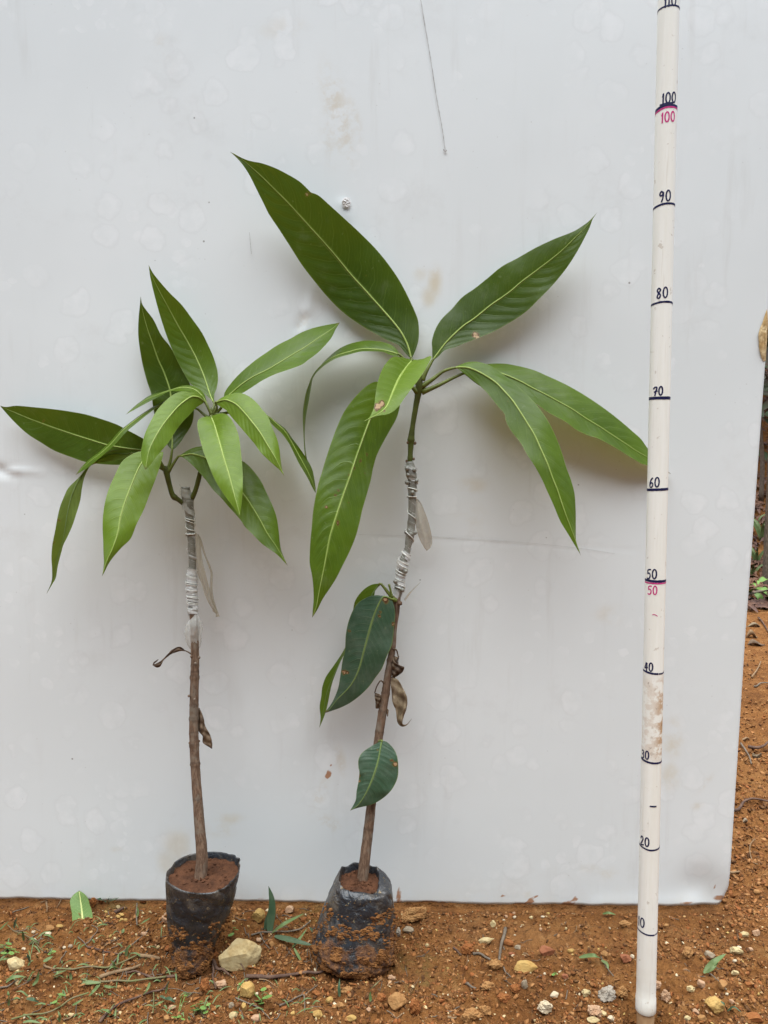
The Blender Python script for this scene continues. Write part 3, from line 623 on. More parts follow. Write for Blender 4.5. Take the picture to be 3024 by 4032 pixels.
# left seedling stem
PL, rL = stem_path([('p1', (622, 570), dL - 0.29, 26), ('p1', (640, 400), dL - 0.58, 24), ('st', (440, 1290), dL - 0.87, 22.5), ('st', (425, 1100), dL - 1.74, 20), ('st', (410, 900), dL - 2.75, 18.5), ('st', (401, 730), dL - 3.48, 18), ('st', (400, 600), dL - 4.06, 17.5), ('st', (402, 470), dL - 4.5, 17), ('st', (406, 310), dL - 5.08, 16), ('st', (403, 200), dL - 5.51, 15.5), ('lz', (408, 1560), dL - 5.8, 15), ('lz', (395, 1390), dL - 6.09, 15)], 150)
stem_mesh('trunk', PL, rL, M['bark'], seedL, [(.30, .02, .004), (.43, .16, .006), (.50, .13, .005), (.545, .07, .004), (.60, .18, .006), (.65, .06, .004), (.755, .20, .007), (.775, .10, .004), (.80, .08, .004)], 20)
SL, srL = stem_path([('lz', (395, 1420), dL - 6.09, 14.5), ('lz', (390, 1300), dL - 6.23, 17), ('lz', (378, 1080), dL - 6.52, 18), ('lz', (387, 950), dL - 6.67, 14.5), ('lz', (380, 760), dL - 6.82, 14.5), ('lz', (370, 600), dL - 6.96, 15), ('lz', (362, 430), dL - 7.11, 16), ('lz', (345, 310), dL - 7.25, 22), ('lz', (322, 230), dL - 7.25, 19), ('lz', (320, 165), dL - 7.25, 17)], 90)
stem_mesh('scion', SL, srL, M['wrap'], seedL, [(.28, .15, .03), (.80, .10, .03)], 18, 0.10)
dS = dL - 7.11
# right seedling stem
PR, rR = stem_path([('st', (1243, 1455), dR - 0.29, 23), ('st', (1252, 1380), dR - 0.58, 21.5), ('st', (1285, 1100), dR - 1.74, 19), ('st', (1305, 900), dR - 2.46, 18), ('st', (1322, 750), dR - 3.04, 17), ('st', (1345, 600), dR - 3.62, 17), ('st', (1375, 400), dR - 4.21, 15), ('st', (1396, 270), dR - 4.64, 13), ('st', (1408, 170), dR - 4.93, 9), ('st', (1416, 90), dR - 5.22, 9.5), ('r5', (822, 1350), dR - 5.37, 15), ('r5', (828, 1285), dR - 5.51, 14)], 150)
stem_mesh('trunk', PR, rR, M['bark'], seedR, [(.19, .04, .005), (.40, .05, .004), (.52, .08, .005), (.59, .10, .006), (.655, .15, .006), (.67, .08, .004), (.77, .14, .006), (.93, .25, .02)], 20)
SR, srR = stem_path([('r5', (828, 1300), dR - 5.51, 14), ('r5', (843, 1230), dR - 5.65, 18), ('r5', (850, 1160), dR - 5.8, 15), ('r5', (866, 1080), dR - 5.8, 19), ('r5', (872, 1030), dR - 5.8, 19), ('r5', (905, 940), dR - 5.94, 13), ('r5', (920, 860), dR - 6.09, 14.5), ('r5', (932, 800), dR - 6.09, 17), ('r5', (942, 700), dR - 6.23, 14), ('r5', (944, 580), dR - 6.38, 14), ('r5', (944, 480), dR - 6.38, 14.5), ('r5', (948, 400), dR - 6.52, 17), ('r5', (938, 330), dR - 6.52, 18), ('r5', (932, 290), dR - 6.67, 21), ('r5', (930, 235), dR - 6.67, 13)], 120)
stem_mesh('scion', SR, srR, M['wrap'], seedR, [(.13, .12, .02), (.55, .18, .02), (.80, .2, .02), (.90, .22, .02)], 18, 0.13)
dS2 = dR - 6.67
GR, grR = stem_path([('r5', (930, 250), dS2, 11), ('r5', (930, 200), dS2, 9.5), ('r5', (936, 90), dS2 - .1, 12), ('r3', (938, 850), dS2 - .1, 13), ('r3', (950, 750), dS2 - .1, 10), ('r3', (975, 600), dS2 - .2, 11), ('r3', (992, 510), dS2 - .2, 13), ('r3', (1000, 450), dS2 - .2, 15), ('r3', (1003, 400), dS2 - .2, 13), ('r3', (1008, 345), dS2 - .2, 9)], 70)
stem_mesh('shoot', GR, grR, M['shoot'], seedR, [(.26, .18, .02), (.06, .15, .02)], 16, 0.05)
for i, (p, r) in enumerate([((958, 215), .0011), ((905, 232), .0013), ((968, 90), .0013), ((912, 85), .0012)]):
    q = onboard(np.array([Z['r5'](p)[0]]), np.array([Z['r5'](p)[1]]), np.array([dS2 / 100]))[0]; bud(seedR, q, r * 1.6, M['bark'], 'bud_scale', i)
for i, p in enumerate([(905, 290), (962, 300), (915, 340), (980, 385), (948, 478), (905, 400), (900, 790), (968, 795), (935, 805), (815, 1180), (868, 1245), (895, 1100), (825, 1330), (850, 1350)]):
    q = onboard(np.array([Z['r5'](p)[0]]), np.array([Z['r5'](p)[1]]), np.array([(dS2 + 1.0 if p in ((948, 478), (935, 805), (825, 1330)) else dS2 + .6 if p[1] < 1000 else dR - 4.93) / 100]))[0]
    bud(seedR, q, 0.0030, M['bark'] if p[1] > 1300 else M['wrap'], 'bud', 40 + i)
for i, (k, p) in enumerate([('st', (376, 498)), ('st', (404, 515)), ('st', (380, 735)), ('st', (424, 725)), ('st', (412, 815)), ('st', (388, 300)), ('st', (426, 305)), ('st', (408, 335))]):
    q = onboard(np.array([Z[k](p)[0]]), np.array([Z[k](p)[1]]), np.array([(dL - 3.77 + (.45 if p[0] in (404, 412, 408) else 0) - (498 < 0)) / 100]))[0]; bud(seedL, q, 0.0019, M['bark'], 'bud', 60 + i)
# left seedling branches
def branch(parent, pts, name='branch', mat='shoot', nodes=()):
    P, r = stem_path(pts, 40); return stem_mesh(name, P, r, M[mat], parent, nodes, 12, 0.05)
branch(seedL, [('z4', (585, 765), dS, 10), ('z4', (545, 735), dS + .3, 9.5), ('z4', (500, 700), dS + .6, 10), ('z4', (475, 620), dS + .8, 10), ('z4', (458, 550), dS + 1, 11), ('z4', (450, 500), dS + 1, 13), ('z4', (455, 470), dS + 1, 9)], nodes=[(.25, .3, .05)])
branch(seedL, [('z4', (652, 725), dS, 10), ('z4', (680, 660), dS + .1, 9.5), ('z4', (705, 570), dS + .2, 9.5), ('z4', (735, 440), dS + .3, 9), ('z4', (765, 280), dS + .6, 9), ('z4', (795, 120), dS + 1.0, 9), ('z4', (812, 40), dS + 1.1, 9), ('z4', (816, 10), dS + 1.1, 6)])
aL = dS + 1.1          # apex distance of the left plant
lb = dS + 1.0
# -- left seedling leaves
leaf(seedL, 'z2', [(828, 1180), (795, 1110), (745, 960), (680, 810), (610, 680), (540, 560), (470, 430), (400, 300), (340, 180), (310, 85)],
     [(828, 1180), (790, 1135), (700, 1060), (640, 1020), (600, 960), (540, 850), (490, 740), (440, 610), (390, 450), (350, 300), (325, 190), (310, 85)],
     [(828, 1180), (828, 1110), (848, 1050), (857, 980), (850, 910), (820, 810), (780, 720), (730, 620), (660, 520), (570, 400), (480, 310), (400, 220), (345, 150), (310, 85)],
     [aL - .3, aL - 2.8, aL - 3.7, aL - 3.4, aL - 2.6, aL - 2.0], .35, .35, pet=[('z2', (812, 1262), aL), ('z2', (822, 1220), aL)], seed=1)
leaf(seedL, 'z2', [(495, 1550), (498, 1420), (495, 1280), (487, 1150), (475, 1060), (430, 930), (385, 830), (340, 700), (295, 570), (262, 440), (248, 332)],
     [(495, 1550), (450, 1490), (400, 1400), (365, 1300), (345, 1200), (330, 1100), (300, 1010), (265, 880), (240, 740), (228, 620), (232, 500), (242, 400), (248, 332)],
     [(495, 1550), (540, 1510), (590, 1440), (650, 1340), (668, 1240), (665, 1150), (640, 1040), (600, 940), (540, 840), (480, 730), (410, 640), (350, 520), (290, 440), (258, 390), (248, 332)],
     [lb - .2, 2.6, 1.8, 2.3, 3.0], .3, .3, 'leaf_dark', pet=[('z4', (458, 505), lb), ('z4', (480, 440), lb - .1)], seed=2, petr=.0025)
leaf(seedL, 'z1', [(1200, 1575), (1110, 1545), (1000, 1530), (850, 1505), (700, 1460), (560, 1415), (400, 1360), (240, 1300), (120, 1250), (40, 1215), (0, 1195)],
     [(1200, 1575), (1150, 1480), (1120, 1450), (1000, 1385), (900, 1335), (700, 1270), (550, 1240), (400, 1220), (250, 1205), (130, 1195), (50, 1205), (0, 1195)],
     [(1200, 1575), (1100, 1630), (950, 1660), (800, 1655), (680, 1640), (560, 1600), (430, 1550), (330, 1490), (220, 1420), (130, 1340), (50, 1255), (0, 1195)],
     [lb - 1.2, 2.6, 2.0, 2.0, 2.2], .7, .2, 'leaf_dark', pet=[('z3', (1300, 505), lb), ('z3', (1255, 450), lb - .6)], seed=3, spots=[('z1', (345, 1315), 9, .6)])
leaf(seedL, 'z2', [(770, 1185), (735, 1125), (690, 1080), (640, 1058), (570, 1053), (480, 1075), (390, 1108), (300, 1145), (225, 1195), (130, 1265)],
     [(770, 1185), (752, 1110), (695, 1055), (640, 1035), (570, 1038), (480, 1068), (330, 1110), (250, 1160), (195, 1203), (130, 1265)],
     [(770, 1185), (715, 1140), (680, 1108), (640, 1085), (570, 1083), (480, 1082), (400, 1120), (340, 1150), (250, 1198), (130, 1265)],
     [aL, aL - .2, aL - .6, aL - 1.0, aL - 1.0], -2.2, 1.8, pet=[('z2', (808, 1265), aL), ('z2', (785, 1220), aL)], seed=4)
leaf(seedL, 'z1', [(1560, 1225), (1450, 1190), (1330, 1175), (1240, 1205), (1150, 1252), (1060, 1315), (960, 1400), (880, 1490), (800, 1565), (720, 1625), (650, 1685), (595, 1740)],
     [(1560, 1225), (1450, 1170), (1330, 1150), (1220, 1195), (1130, 1250), (1040, 1315), (940, 1395), (860, 1485), (780, 1560), (700, 1620), (640, 1680), (595, 1740)],
     [(1560, 1225), (1450, 1210), (1330, 1190), (1270, 1190), (1180, 1250), (1080, 1330), (990, 1405), (915, 1490), (845, 1555), (745, 1640), (680, 1690), (595, 1740)],
     [aL - .4, aL - .6, aL + .2, aL + 1, aL + 1.2], -1.6, 1.8, pet=[('z1', (1640, 1290), aL - .2), ('z1', (1600, 1260), aL - .3)], seed=5)
leaf(seedL, 'z2', [(752, 1165), (715, 1135), (685, 1124), (640, 1128), (560, 1185), (490, 1260), (420, 1350), (370, 1430), (320, 1530), (300, 1610), (285, 1700)],
     [(752, 1165), (735, 1120), (690, 1097), (640, 1088), (570, 1083), (500, 1110), (430, 1170), (370, 1240), (320, 1330), (280, 1420), (260, 1500), (250, 1570), (262, 1650), (285, 1700)],
     [(752, 1165), (735, 1178), (700, 1200), (670, 1225), (630, 1270), (580, 1320), (520, 1400), (470, 1480), (420, 1540), (370, 1600), (325, 1660), (285, 1700)],
     [aL + .3, aL + 3.2, aL + 6, aL + 8.2, aL + 9.6], -.7, -.4, 'leaf_bright', pet=[('z2', (806, 1262), aL + .2), ('z2', (775, 1205), aL + .3)], seed=6)
leaf(seedL, 'z4', [(800, 78), (830, 150), (855, 240), (880, 330), (905, 420), (940, 530), (970, 640), (1000, 750), (1020, 820), (1030, 870)],
     [(800, 78), (740, 85), (700, 110), (695, 170), (715, 260), (740, 350), (775, 440), (810, 530), (850, 610), (900, 690), (960, 770), (1030, 870)],
     [(800, 78), (850, 62), (900, 56), (945, 80), (990, 150), (1020, 230), (1035, 330), (1045, 430), (1052, 560), (1050, 690), (1040, 790), (1030, 870)],
     [aL + .6, aL + 4, aL + 6.8, aL + 8.8, aL + 10], -.5, -.8, 'leaf_bright', pet=[('z2', (812, 1262), aL), ('z2', (808, 1272), aL + .3)], seed=7, spots=[('z4', (880, 395), 4, .5), ('z4', (897, 450), 4, .5)])
leaf(seedL, 'z2', [(835, 1172), (880, 1155), (930, 1152), (1000, 1185), (1060, 1245), (1130, 1330), (1190, 1410), (1250, 1510), (1310, 1610), (1350, 1690), (1380, 1750)],
     [(835, 1172), (880, 1135), (950, 1105), (1030, 1095), (1100, 1120), (1160, 1170), (1210, 1230), (1250, 1280), (1285, 1370), (1320, 1450), (1340, 1530), (1350, 1620), (1360, 1690), (1380, 1750)],
     [(835, 1172), (870, 1200), (920, 1230), (960, 1280), (1020, 1350), (1080, 1420), (1140, 1490), (1190, 1560), (1250, 1620), (1300, 1665), (1340, 1700), (1380, 1750)],
     [aL + .3, aL + 2.6, aL + 4.6, aL + 6, aL + 6.5], -1.4, .1, 'leaf_bright', pet=[('z2', (818, 1262), aL), ('z2', (848, 1210), aL + .2)], seed=8)
leaf(seedL, 'z3', [(1240, 372), (1200, 372), (1150, 400), (1090, 490), (1040, 610), (990, 740), (950, 870), (930, 990), (890, 1110), (840, 1220), (803, 1340)],
     [(1240, 372), (1160, 353), (1080, 360), (1000, 400), (950, 450), (900, 550), (860, 640), (830, 740), (812, 850), (808, 960), (812, 1060), (815, 1160), (818, 1230), (812, 1290), (803, 1340)],
     [(1240, 372), (1286, 360), (1270, 440), (1230, 560), (1180, 690), (1130, 820), (1075, 930), (1030, 1040), (960, 1110), (890, 1190), (850, 1250), (825, 1300), (803, 1340)],
     [lb + 1, lb + 4.2, lb + 7, lb + 9, lb + 10.2], -.8, -.8, 'leaf_bright', pet=[('z3', (1310, 515), lb), ('z3', (1270, 450), lb + .3)], seed=9, petr=.0026)
leaf(seedL, 'z3', [(1040, 368), (990, 374), (900, 372), (820, 396), (760, 430), (705, 468), (670, 510), (610, 600), (560, 720), (530, 850), (510, 980), (490, 1080), (455, 1180), (425, 1300), (405, 1390), (365, 1480)],
     [(1040, 366), (970, 337), (900, 340), (830, 360), (770, 395), (730, 432), (685, 478), (620, 560), (540, 640), (500, 720), (470, 800), (450, 890), (430, 1000), (412, 1090), (405, 1190), (410, 1290), (406, 1380), (365, 1480)],
     [(1040, 370), (990, 400), (920, 425), (850, 435), (780, 445), (740, 456), (705, 478), (665, 560), (645, 650), (632, 740), (600, 850), (570, 940), (530, 1030), (500, 1090), (480, 1160), (455, 1260), (440, 1350), (412, 1400), (365, 1480)],
     [lb, lb + .6, lb + 1.2, lb + 1.6, lb + 1.4, lb + 1.0], [0, -1.2, -.4, 0.3, .4, 0], [0, 1.2, .3, 1.0, 1.0, 0], 'leaf_under', pet=[('z3', (1300, 500), lb), ('z3', (1180, 440), lb)], seed=10,
     spots=[('z3', (460, 900), 14, .62), ('z3', (745, 455), 14, .8), ('z3', (425, 1075), 7, .6)], ribmat='midrib_old')
leaf(seedL, 'z4', [(545, 395), (600, 383), (650, 376), (700, 385), (770, 412), (860, 480), (960, 580), (1070, 710), (1130, 800), (1190, 900), (1250, 1010), (1320, 1110), (1405, 1255)],
     [(545, 392), (640, 335), (720, 315), (800, 320), (900, 350), (1050, 430), (1120, 490), (1190, 580), (1230, 660), (1290, 790), (1320, 880), (1335, 980), (1345, 1080), (1360, 1150), (1405, 1255)],
     [(545, 398), (580, 402), (640, 450), (700, 510), (760, 580), (820, 660), (880, 720), (940, 790), (1030, 890), (1070, 950), (1130, 1010), (1200, 1080), (1270, 1130), (1330, 1175), (1405, 1255)],
     [lb, lb + 1.4, lb + 3.2, lb + 4.6, lb + 5.2], -1.6, .9, 'leaf', pet=[('z4', (465, 515), lb), ('z4', (500, 460), lb)], seed=11, petr=.0024)
leaf(seedL, 'z4', [(1150, 20), (1250, 80), (1310, 130), (1385, 200), (1440, 290), (1490, 380), (1540, 470), (1585, 560), (1612, 630), (1628, 685)],
     [(1150, 20), (1240, 65), (1310, 118), (1390, 180), (1440, 250), (1500, 330), (1560, 420), (1600, 500), (1620, 600), (1628, 685)],
     [(1150, 20), (1235, 85), (1290, 150), (1360, 215), (1420, 300), (1460, 380), (1500, 460), (1560, 560), (1600, 640), (1628, 685)],
     [aL, aL - .2, aL - .4, aL - .2, aL - .2], -1.6, 1.3, pet=[('z2', (825, 1268), aL), ('z2', (905, 1255), aL), ('z2', (1020, 1230), aL)], seed=12)
leaf(seedL, 'z2', [(900, 1145), (940, 1115), (970, 1090), (1040, 1030), (1130, 970), (1250, 910), (1360, 845), (1450, 790), (1550, 730), (1650, 660), (1740, 600), (1816, 540)],
     [(900, 1145), (910, 1090), (950, 1030), (1010, 960), (1080, 895), (1160, 830), (1240, 775), (1330, 715), (1420, 670), (1510, 620), (1600, 585), (1680, 565), (1745, 553), (1816, 540)],
     [(900, 1145), (950, 1110), (1040, 1098), (1100, 1065), (1200, 1000), (1300, 950), (1400, 915), (1510, 875), (1560, 840), (1640, 780), (1700, 720), (1750, 660), (1780, 600), (1816, 540)],
     [aL, aL + .1, aL - .5, aL - 1.5, aL - 3], -2.2, 2.0, pet=[('z2', (820, 1265), aL), ('z2', (880, 1215), aL)], seed=13)
# -- right seedling leaves
aR = dS2 - .2
leaf(seedR, 'r1', [(1480, 1710), (1450, 1600), (1400, 1500), (1340, 1420), (1270, 1340), (1190, 1250), (1100, 1150), (1000, 1040), (890, 905), (790, 790), (700, 690), (600, 580), (500, 470), (400, 370), (300, 270), (200, 180), (120, 115), (52, 75)],
     [(1480, 1710), (1430, 1660), (1380, 1600), (1290, 1560), (1180, 1500), (1050, 1420), (930, 1330), (820, 1220), (720, 1100), (620, 970), (530, 830), (440, 690), (360, 570), (310, 470), (260, 370), (210, 270), (160, 190), (110, 130), (52, 75)],
     [(1480, 1710), (1515, 1630), (1538, 1540), (1535, 1420), (1510, 1340), (1450, 1210), (1380, 1080), (1290, 950), (1190, 830), (1060, 700), (940, 590), (830, 490), (750, 420), (690, 395), (672, 378), (600, 310), (500, 250), (400, 200), (300, 165), (230, 152), (160, 130), (52, 75)],
     [aR - .3, 1.6, 1.5, 3.2, 5.4, 7.2], .3, .1, 'leaf_dark', pet=[('r3', (1000, 400), aR), ('r3', (970, 300), aR - .1)], seed=21, ripple=.05, wave=.16, rib=1.25, nu=160, petr=.003, spots=[('r1', (660, 410), 12, .9), ('r1', (690, 402), 9, .8), ('r1', (1120, 1050), 10, .38)])
leaf(seedR, 'r2', [(285, 1240), (330, 1180), (400, 1090), (520, 975), (620, 905), (750, 800), (880, 710), (1000, 610), (1120, 520), (1280, 395), (1400, 280), (1500, 180), (1585, 70)],
     [(285, 1240), (283, 1150), (282, 1080), (310, 990), (360, 910), (440, 830), (520, 740), (620, 670), (720, 590), (830, 500), (960, 430), (1100, 350), (1250, 280), (1390, 225), (1480, 170), (1530, 130), (1585, 70)],
     [(285, 1240), (330, 1210), (380, 1160), (460, 1135), (560, 1095), (650, 1060), (760, 1015), (860, 960), (960, 900), (1040, 840), (1110, 770), (1200, 680), (1280, 590), (1350, 500), (1420, 390), (1470, 300), (1520, 200), (1550, 120), (1585, 70)],
     [aR - .2, 2.4, 2.2, 2.8, 3.8, 4.8], -.8, 1.0, 'leaf_dark', pet=[('r2', (205, 1395), aR), ('r2', (240, 1320), aR)], seed=22, ripple=.025, rib=1.15, nu=140, petr=.003, spots=[('r2', (620, 1035), 14, .85), ('r2', (640, 1052), 13, .85), ('r2', (1288, 388), 5, .55)])
leaf(seedR, 'r3', [(855, 198), (800, 178), (720, 158), (640, 150), (540, 150), (450, 172), (350, 202), (270, 248), (210, 300), (165, 358), (135, 430), (110, 520), (97, 620), (92, 720), (94, 820), (98, 920), (111, 1030), (135, 1145)],
     [(855, 196), (805, 132), (740, 100), (660, 85), (580, 82), (500, 95), (420, 120), (350, 160), (290, 210), (240, 260), (190, 330), (150, 390), (115, 470), (95, 560), (85, 640), (85, 730), (90, 830), (95, 930), (110, 1050), (135, 1145)],
     [(855, 202), (790, 200), (720, 172), (640, 166), (540, 169), (450, 192), (350, 222), (270, 268), (205, 322), (165, 378), (152, 440), (138, 520), (122, 610), (107, 700), (100, 800), (102, 900), (115, 1000), (130, 1090), (135, 1145)],
     [aR, aR + .4, aR + .8, aR + .8, aR + .4, aR], -2.2, 1.7, pet=[('r3', (995, 430), aR), ('r3', (930, 300), aR)], seed=23, petr=.003)
leaf(seedR, 'r3', [(950, 234), (900, 290), (840, 380), (800, 470), (760, 570), (730, 620), (660, 670), (560, 720)],
     [(950, 232), (880, 218), (800, 208), (740, 260), (700, 330), (670, 430), (655, 530), (645, 610), (620, 670), (590, 705), (560, 720)],
     [(950, 234), (1020, 228), (1098, 205), (1060, 290), (1010, 370), (950, 450), (890, 530), (840, 600), (780, 650), (700, 675), (630, 695), (560, 720)],
     [aR + 1, aR + 5, aR + 9, aR + 12, aR + 14], -.5, -.7, 'leaf_bright', pet=[('r3', (1003, 400), aR), ('r3', (985, 320), aR + .4)], seed=24, petr=.0028, spots=[('r3', (705, 580), 16, .9), ('r3', (672, 605), 18, .95), ('r3', (728, 633), 8, .6)])
leaf(seedR, 'r3', [(860, 470), (790, 480), (720, 520), (660, 600), (610, 715), (560, 850), (500, 1020), (450, 1170), (400, 1310), (350, 1460), (300, 1620), (280, 1720), (250, 1880), (215, 2050), (190, 2180), (158, 2265)],
     [(860, 470), (760, 420), (665, 405), (600, 430), (530, 490), (460, 570), (400, 660), (350, 770), (310, 880), (270, 1000), (240, 1100), (210, 1200), (185, 1310), (165, 1430), (155, 1550), (145, 1650), (138, 1780), (140, 1850), (155, 1920), (165, 2000), (170, 2100), (165, 2180), (158, 2265)],
     [(860, 470), (852, 560), (845, 620), (820, 700), (770, 790), (720, 880), (670, 980), (640, 1080), (620, 1180), (590, 1290), (555, 1410), (530, 1520), (500, 1630), (450, 1750), (400, 1850), (350, 1950), (300, 2030), (240, 2120), (200, 2200), (158, 2265)],
     [aR + .2, aR + 2.4, aR + 5.2, aR + 7.6, aR + 9, aR + 9.5], -.5, -.4, 'leaf', pet=[('r3', (985, 490), aR + .1), ('r3', (940, 450), aR + .3)], seed=25, rib=1.2, nu=220, nvh=20, nv=19, petr=.003, ripple=.025,
     spots=[('r3', (590, 975), 10, .62), ('r3', (540, 1030), 10, .62), ('r3', (490, 1090), 9, .6), ('r3', (450, 1140), 9, .6), ('r3', (365, 1265), 10, .62), ('r3', (340, 1300), 9, .6), ('r3', (270, 1395), 10, .62), ('r3', (362, 1510), 11, .64), ('r3', (357, 1530), 10, .62), ('r3', (575, 1125), 5, .55), ('r3', (445, 1358), 5, .55)])
leaf(seedR, 'r4', [(-135, 140), (-80, 132), (0, 140), (100, 185), (200, 250), (270, 320), (340, 400), (400, 490), (450, 570), (510, 670), (560, 780), (610, 890), (650, 1000), (690, 1100), (730, 1220), (770, 1330), (820, 1460), (850, 1550), (875, 1615)],
     [(-135, 138), (-60, 105), (0, 88), (80, 92), (160, 120), (250, 180), (340, 250), (430, 330), (510, 410), (580, 500), (640, 600), (690, 710), (730, 820), (760, 920), (800, 1030), (825, 1130), (833, 1250), (835, 1380), (836, 1480), (850, 1550), (875, 1615)],
     [(-135, 142), (-100, 142), (-20, 200), (60, 260), (140, 340), (220, 440), (272, 500), (285, 560), (330, 640), (400, 730), (450, 820), (510, 910), (570, 1020), (610, 1110), (660, 1220), (710, 1340), (770, 1440), (830, 1540), (875, 1615)],
     [aR + .2, aR + 2.4, aR + 5.2, aR + 7.4, aR + 8.6, aR + 9], -1.8, .4, 'leaf', pet=[('r2', (195, 1450), aR), ('r2', (290, 1385), aR), ('r2', (370, 1325), aR)], seed=26, rib=1.2, nu=150, petr=.0032, spots=[('r4', (300, 402), 8, .52), ('r4', (295, 440), 5, .4)])
leaf(seedR, 'r4', [(-50, 180), (100, 160), (210, 172), (310, 205), (410, 250), (500, 300), (600, 350), (700, 405), (800, 460), (920, 540), (1020, 600), (1120, 665), (1220, 730), (1310, 790), (1390, 835), (1490, 900), (1582, 971)],
     [(-50, 178), (60, 110), (150, 105), (220, 102), (320, 110), (490, 150), (620, 205), (760, 270), (900, 350), (1050, 450), (1180, 550), (1290, 645), (1350, 700), (1400, 770), (1470, 850), (1540, 935), (1582, 970)],
     [(-50, 182), (100, 290), (300, 340), (450, 390), (530, 425), (620, 490), (750, 560), (830, 620), (920, 665), (1000, 690), (1100, 740), (1200, 800), (1280, 850), (1350, 890), (1400, 905), (1480, 930), (1582, 972)],
     [aR, aR + .1, aR - .1, aR - .5, aR - 1.3, aR - 2.4], -2.2, 2.0, 'leaf', pet=[('r2', (200, 1490), aR), ('r2', (320, 1440), aR), ('r2', (450, 1375), aR)], seed=27, rib=1.2, nu=150, petr=.0032)
# older leaves low on the rootstock
dq = dR - 4.93
leaf(seedR, 'r8', [(690, 320), (640, 300), (612, 312), (570, 390), (530, 500), (500, 610), (465, 740), (430, 870), (390, 960), (340, 1030), (260, 1110), (200, 1185), (150, 1225)],
     [(690, 318), (610, 292), (540, 290), (480, 310), (420, 350), (380, 410), (345, 500), (325, 600), (318, 720), (300, 800), (285, 900), (265, 1020), (230, 1110), (195, 1170), (150, 1225)],
     [(690, 322), (710, 390), (715, 450), (705, 560), (690, 680), (650, 770), (610, 870), (560, 940), (510, 1010), (440, 1080), (360, 1140), (280, 1180), (210, 1205), (150, 1225)],
     [dq + .4, dq + 1.3, dq + 1.9, dq + 2.0, dq + 1.8], -.3, -.3, 'leaf_old', pet=[('r8', (722, 330), dq), ('r8', (705, 322), dq + .2)], seed=31, ribmat='midrib_old', nv=19,
     spots=[('r8', (645, 325), 16, .7), ('r8', (588, 455), 10, .8), ('r8', (600, 420), 6, .7), ('r8', (700, 520), 9, .9), ('r8', (350, 570), 7, .8), ('r8', (310, 895), 12, .85), ('r8', (340, 905), 8, .7), ('r8', (175, 1210), 12, .6)])
leaf(seedR, 'r8', [(600, 197), (560, 240), (520, 310), (450, 440), (380, 600), (310, 750), (230, 920), (175, 1060), (148, 1200), (115, 1340)],
     [(600, 195), (530, 205), (460, 250), (400, 330), (380, 420), (355, 560), (320, 700), (240, 830), (170, 930), (140, 1010), (130, 1090), (118, 1170), (125, 1260), (115, 1340)],
     [(600, 199), (562, 240), (540, 330), (480, 480), (410, 610), (340, 720), (295, 790), (240, 920), (210, 1010), (190, 1110), (170, 1200), (145, 1270), (115, 1340)],
     [dq, dq - .4, dq - .8, dq - 1, dq - 1], -.6, .6, 'leaf', pet=[('r8', (712, 335), dq), ('r8', (655, 262), dq)], seed=32, ribmat='midrib_old', petr=.0028)
leaf(seedR, 'r8', [(612, 1440), (602, 1480), (580, 1600), (550, 1700), (510, 1800), (470, 1880), (420, 1950), (358, 1995)],
     [(612, 1438), (560, 1465), (500, 1500), (450, 1540), (425, 1590), (425, 1650), (432, 1690), (425, 1760), (410, 1840), (405, 1900), (390, 1940), (358, 1995)],
     [(612, 1440), (650, 1450), (700, 1500), (730, 1560), (740, 1640), (735, 1730), (700, 1810), (650, 1870), (590, 1915), (530, 1945), (450, 1965), (400, 1978), (358, 1995)],
     [dR - 2.03, dR - 0.58, dR + .2, dR + .5], -.3, -.4, 'leaf_old', pet=[('r8', (585, 1450), dR - 2.9), ('r8', (600, 1442), dR - 2.32)], seed=33, ribmat='midrib_old', nv=12,
     spots=[('r8', (715, 1625), 12, .9), ('r8', (690, 1600), 8, .75), ('r8', (428, 1720), 10, .8), ('r8', (580, 1515), 6, .5), ('r8', (430, 1760), 8, .7)])
P, r = stem_path([('r8', (692, 305), dq + .2, 5), ('r8', (680, 255), dq + .2, 4.2), ('r8', (666, 202), dq + .2, 4.5)], 10); stem_mesh('cut_petiole', P, r, M['petiole'], seedR, (), 8)
# withered leaves still hanging on the stems
def dead(plant, key, A, B, d, mat, pet=None, seed=0, amp=.45, nu=46, nw=9):
    a = catmull(PX(key, A), nu); b = catmull(PX(key, B), nu); t = np.linspace(0, 1, nu); cols = []
    rs = np.random.RandomState(seed); p = rs.rand(6) * 6.28
    for w in np.linspace(0, 1, nw):
        px = a + (b - a) * w
        dd = smooth_interp(d, t) + amp * (np.sin(2 * np.pi * (1.6 * t + w * 1.2) + p[0]) * .5 + np.sin(2 * np.pi * (4.2 * t - w) + p[1]) * .3 + np.sin(w * 7 + p[2] + 3 * t) * .4) * np.sin(np.pi * t) ** .5
        cols.append(onboard(px[:, 0], px[:, 1], dd / 100))
    V = np.stack(cols, 1); ii = np.arange(nu * nw).reshape(nu, nw); Fq = np.stack([ii[:-1, :-1], ii[:-1, 1:], ii[1:, 1:], ii[1:, :-1]], -1).reshape(-1, 4)
    o = mesh_obj('withered_leaf', V.reshape(-1, 3), Fq.tolist(), M[mat], plant); o['label'] = 'withered brown leaf'
    md = o.modifiers.new('thickness', 'SOLIDIFY'); md.thickness = 0.0004
    if pet:
        Q, r = stem_path([(k, q, dz, w) for k, q, dz, w in pet], 14); v, f, _ = tube(Q, r, 7); mesh_obj('petiole', v, f, M['dead_dark'], o)
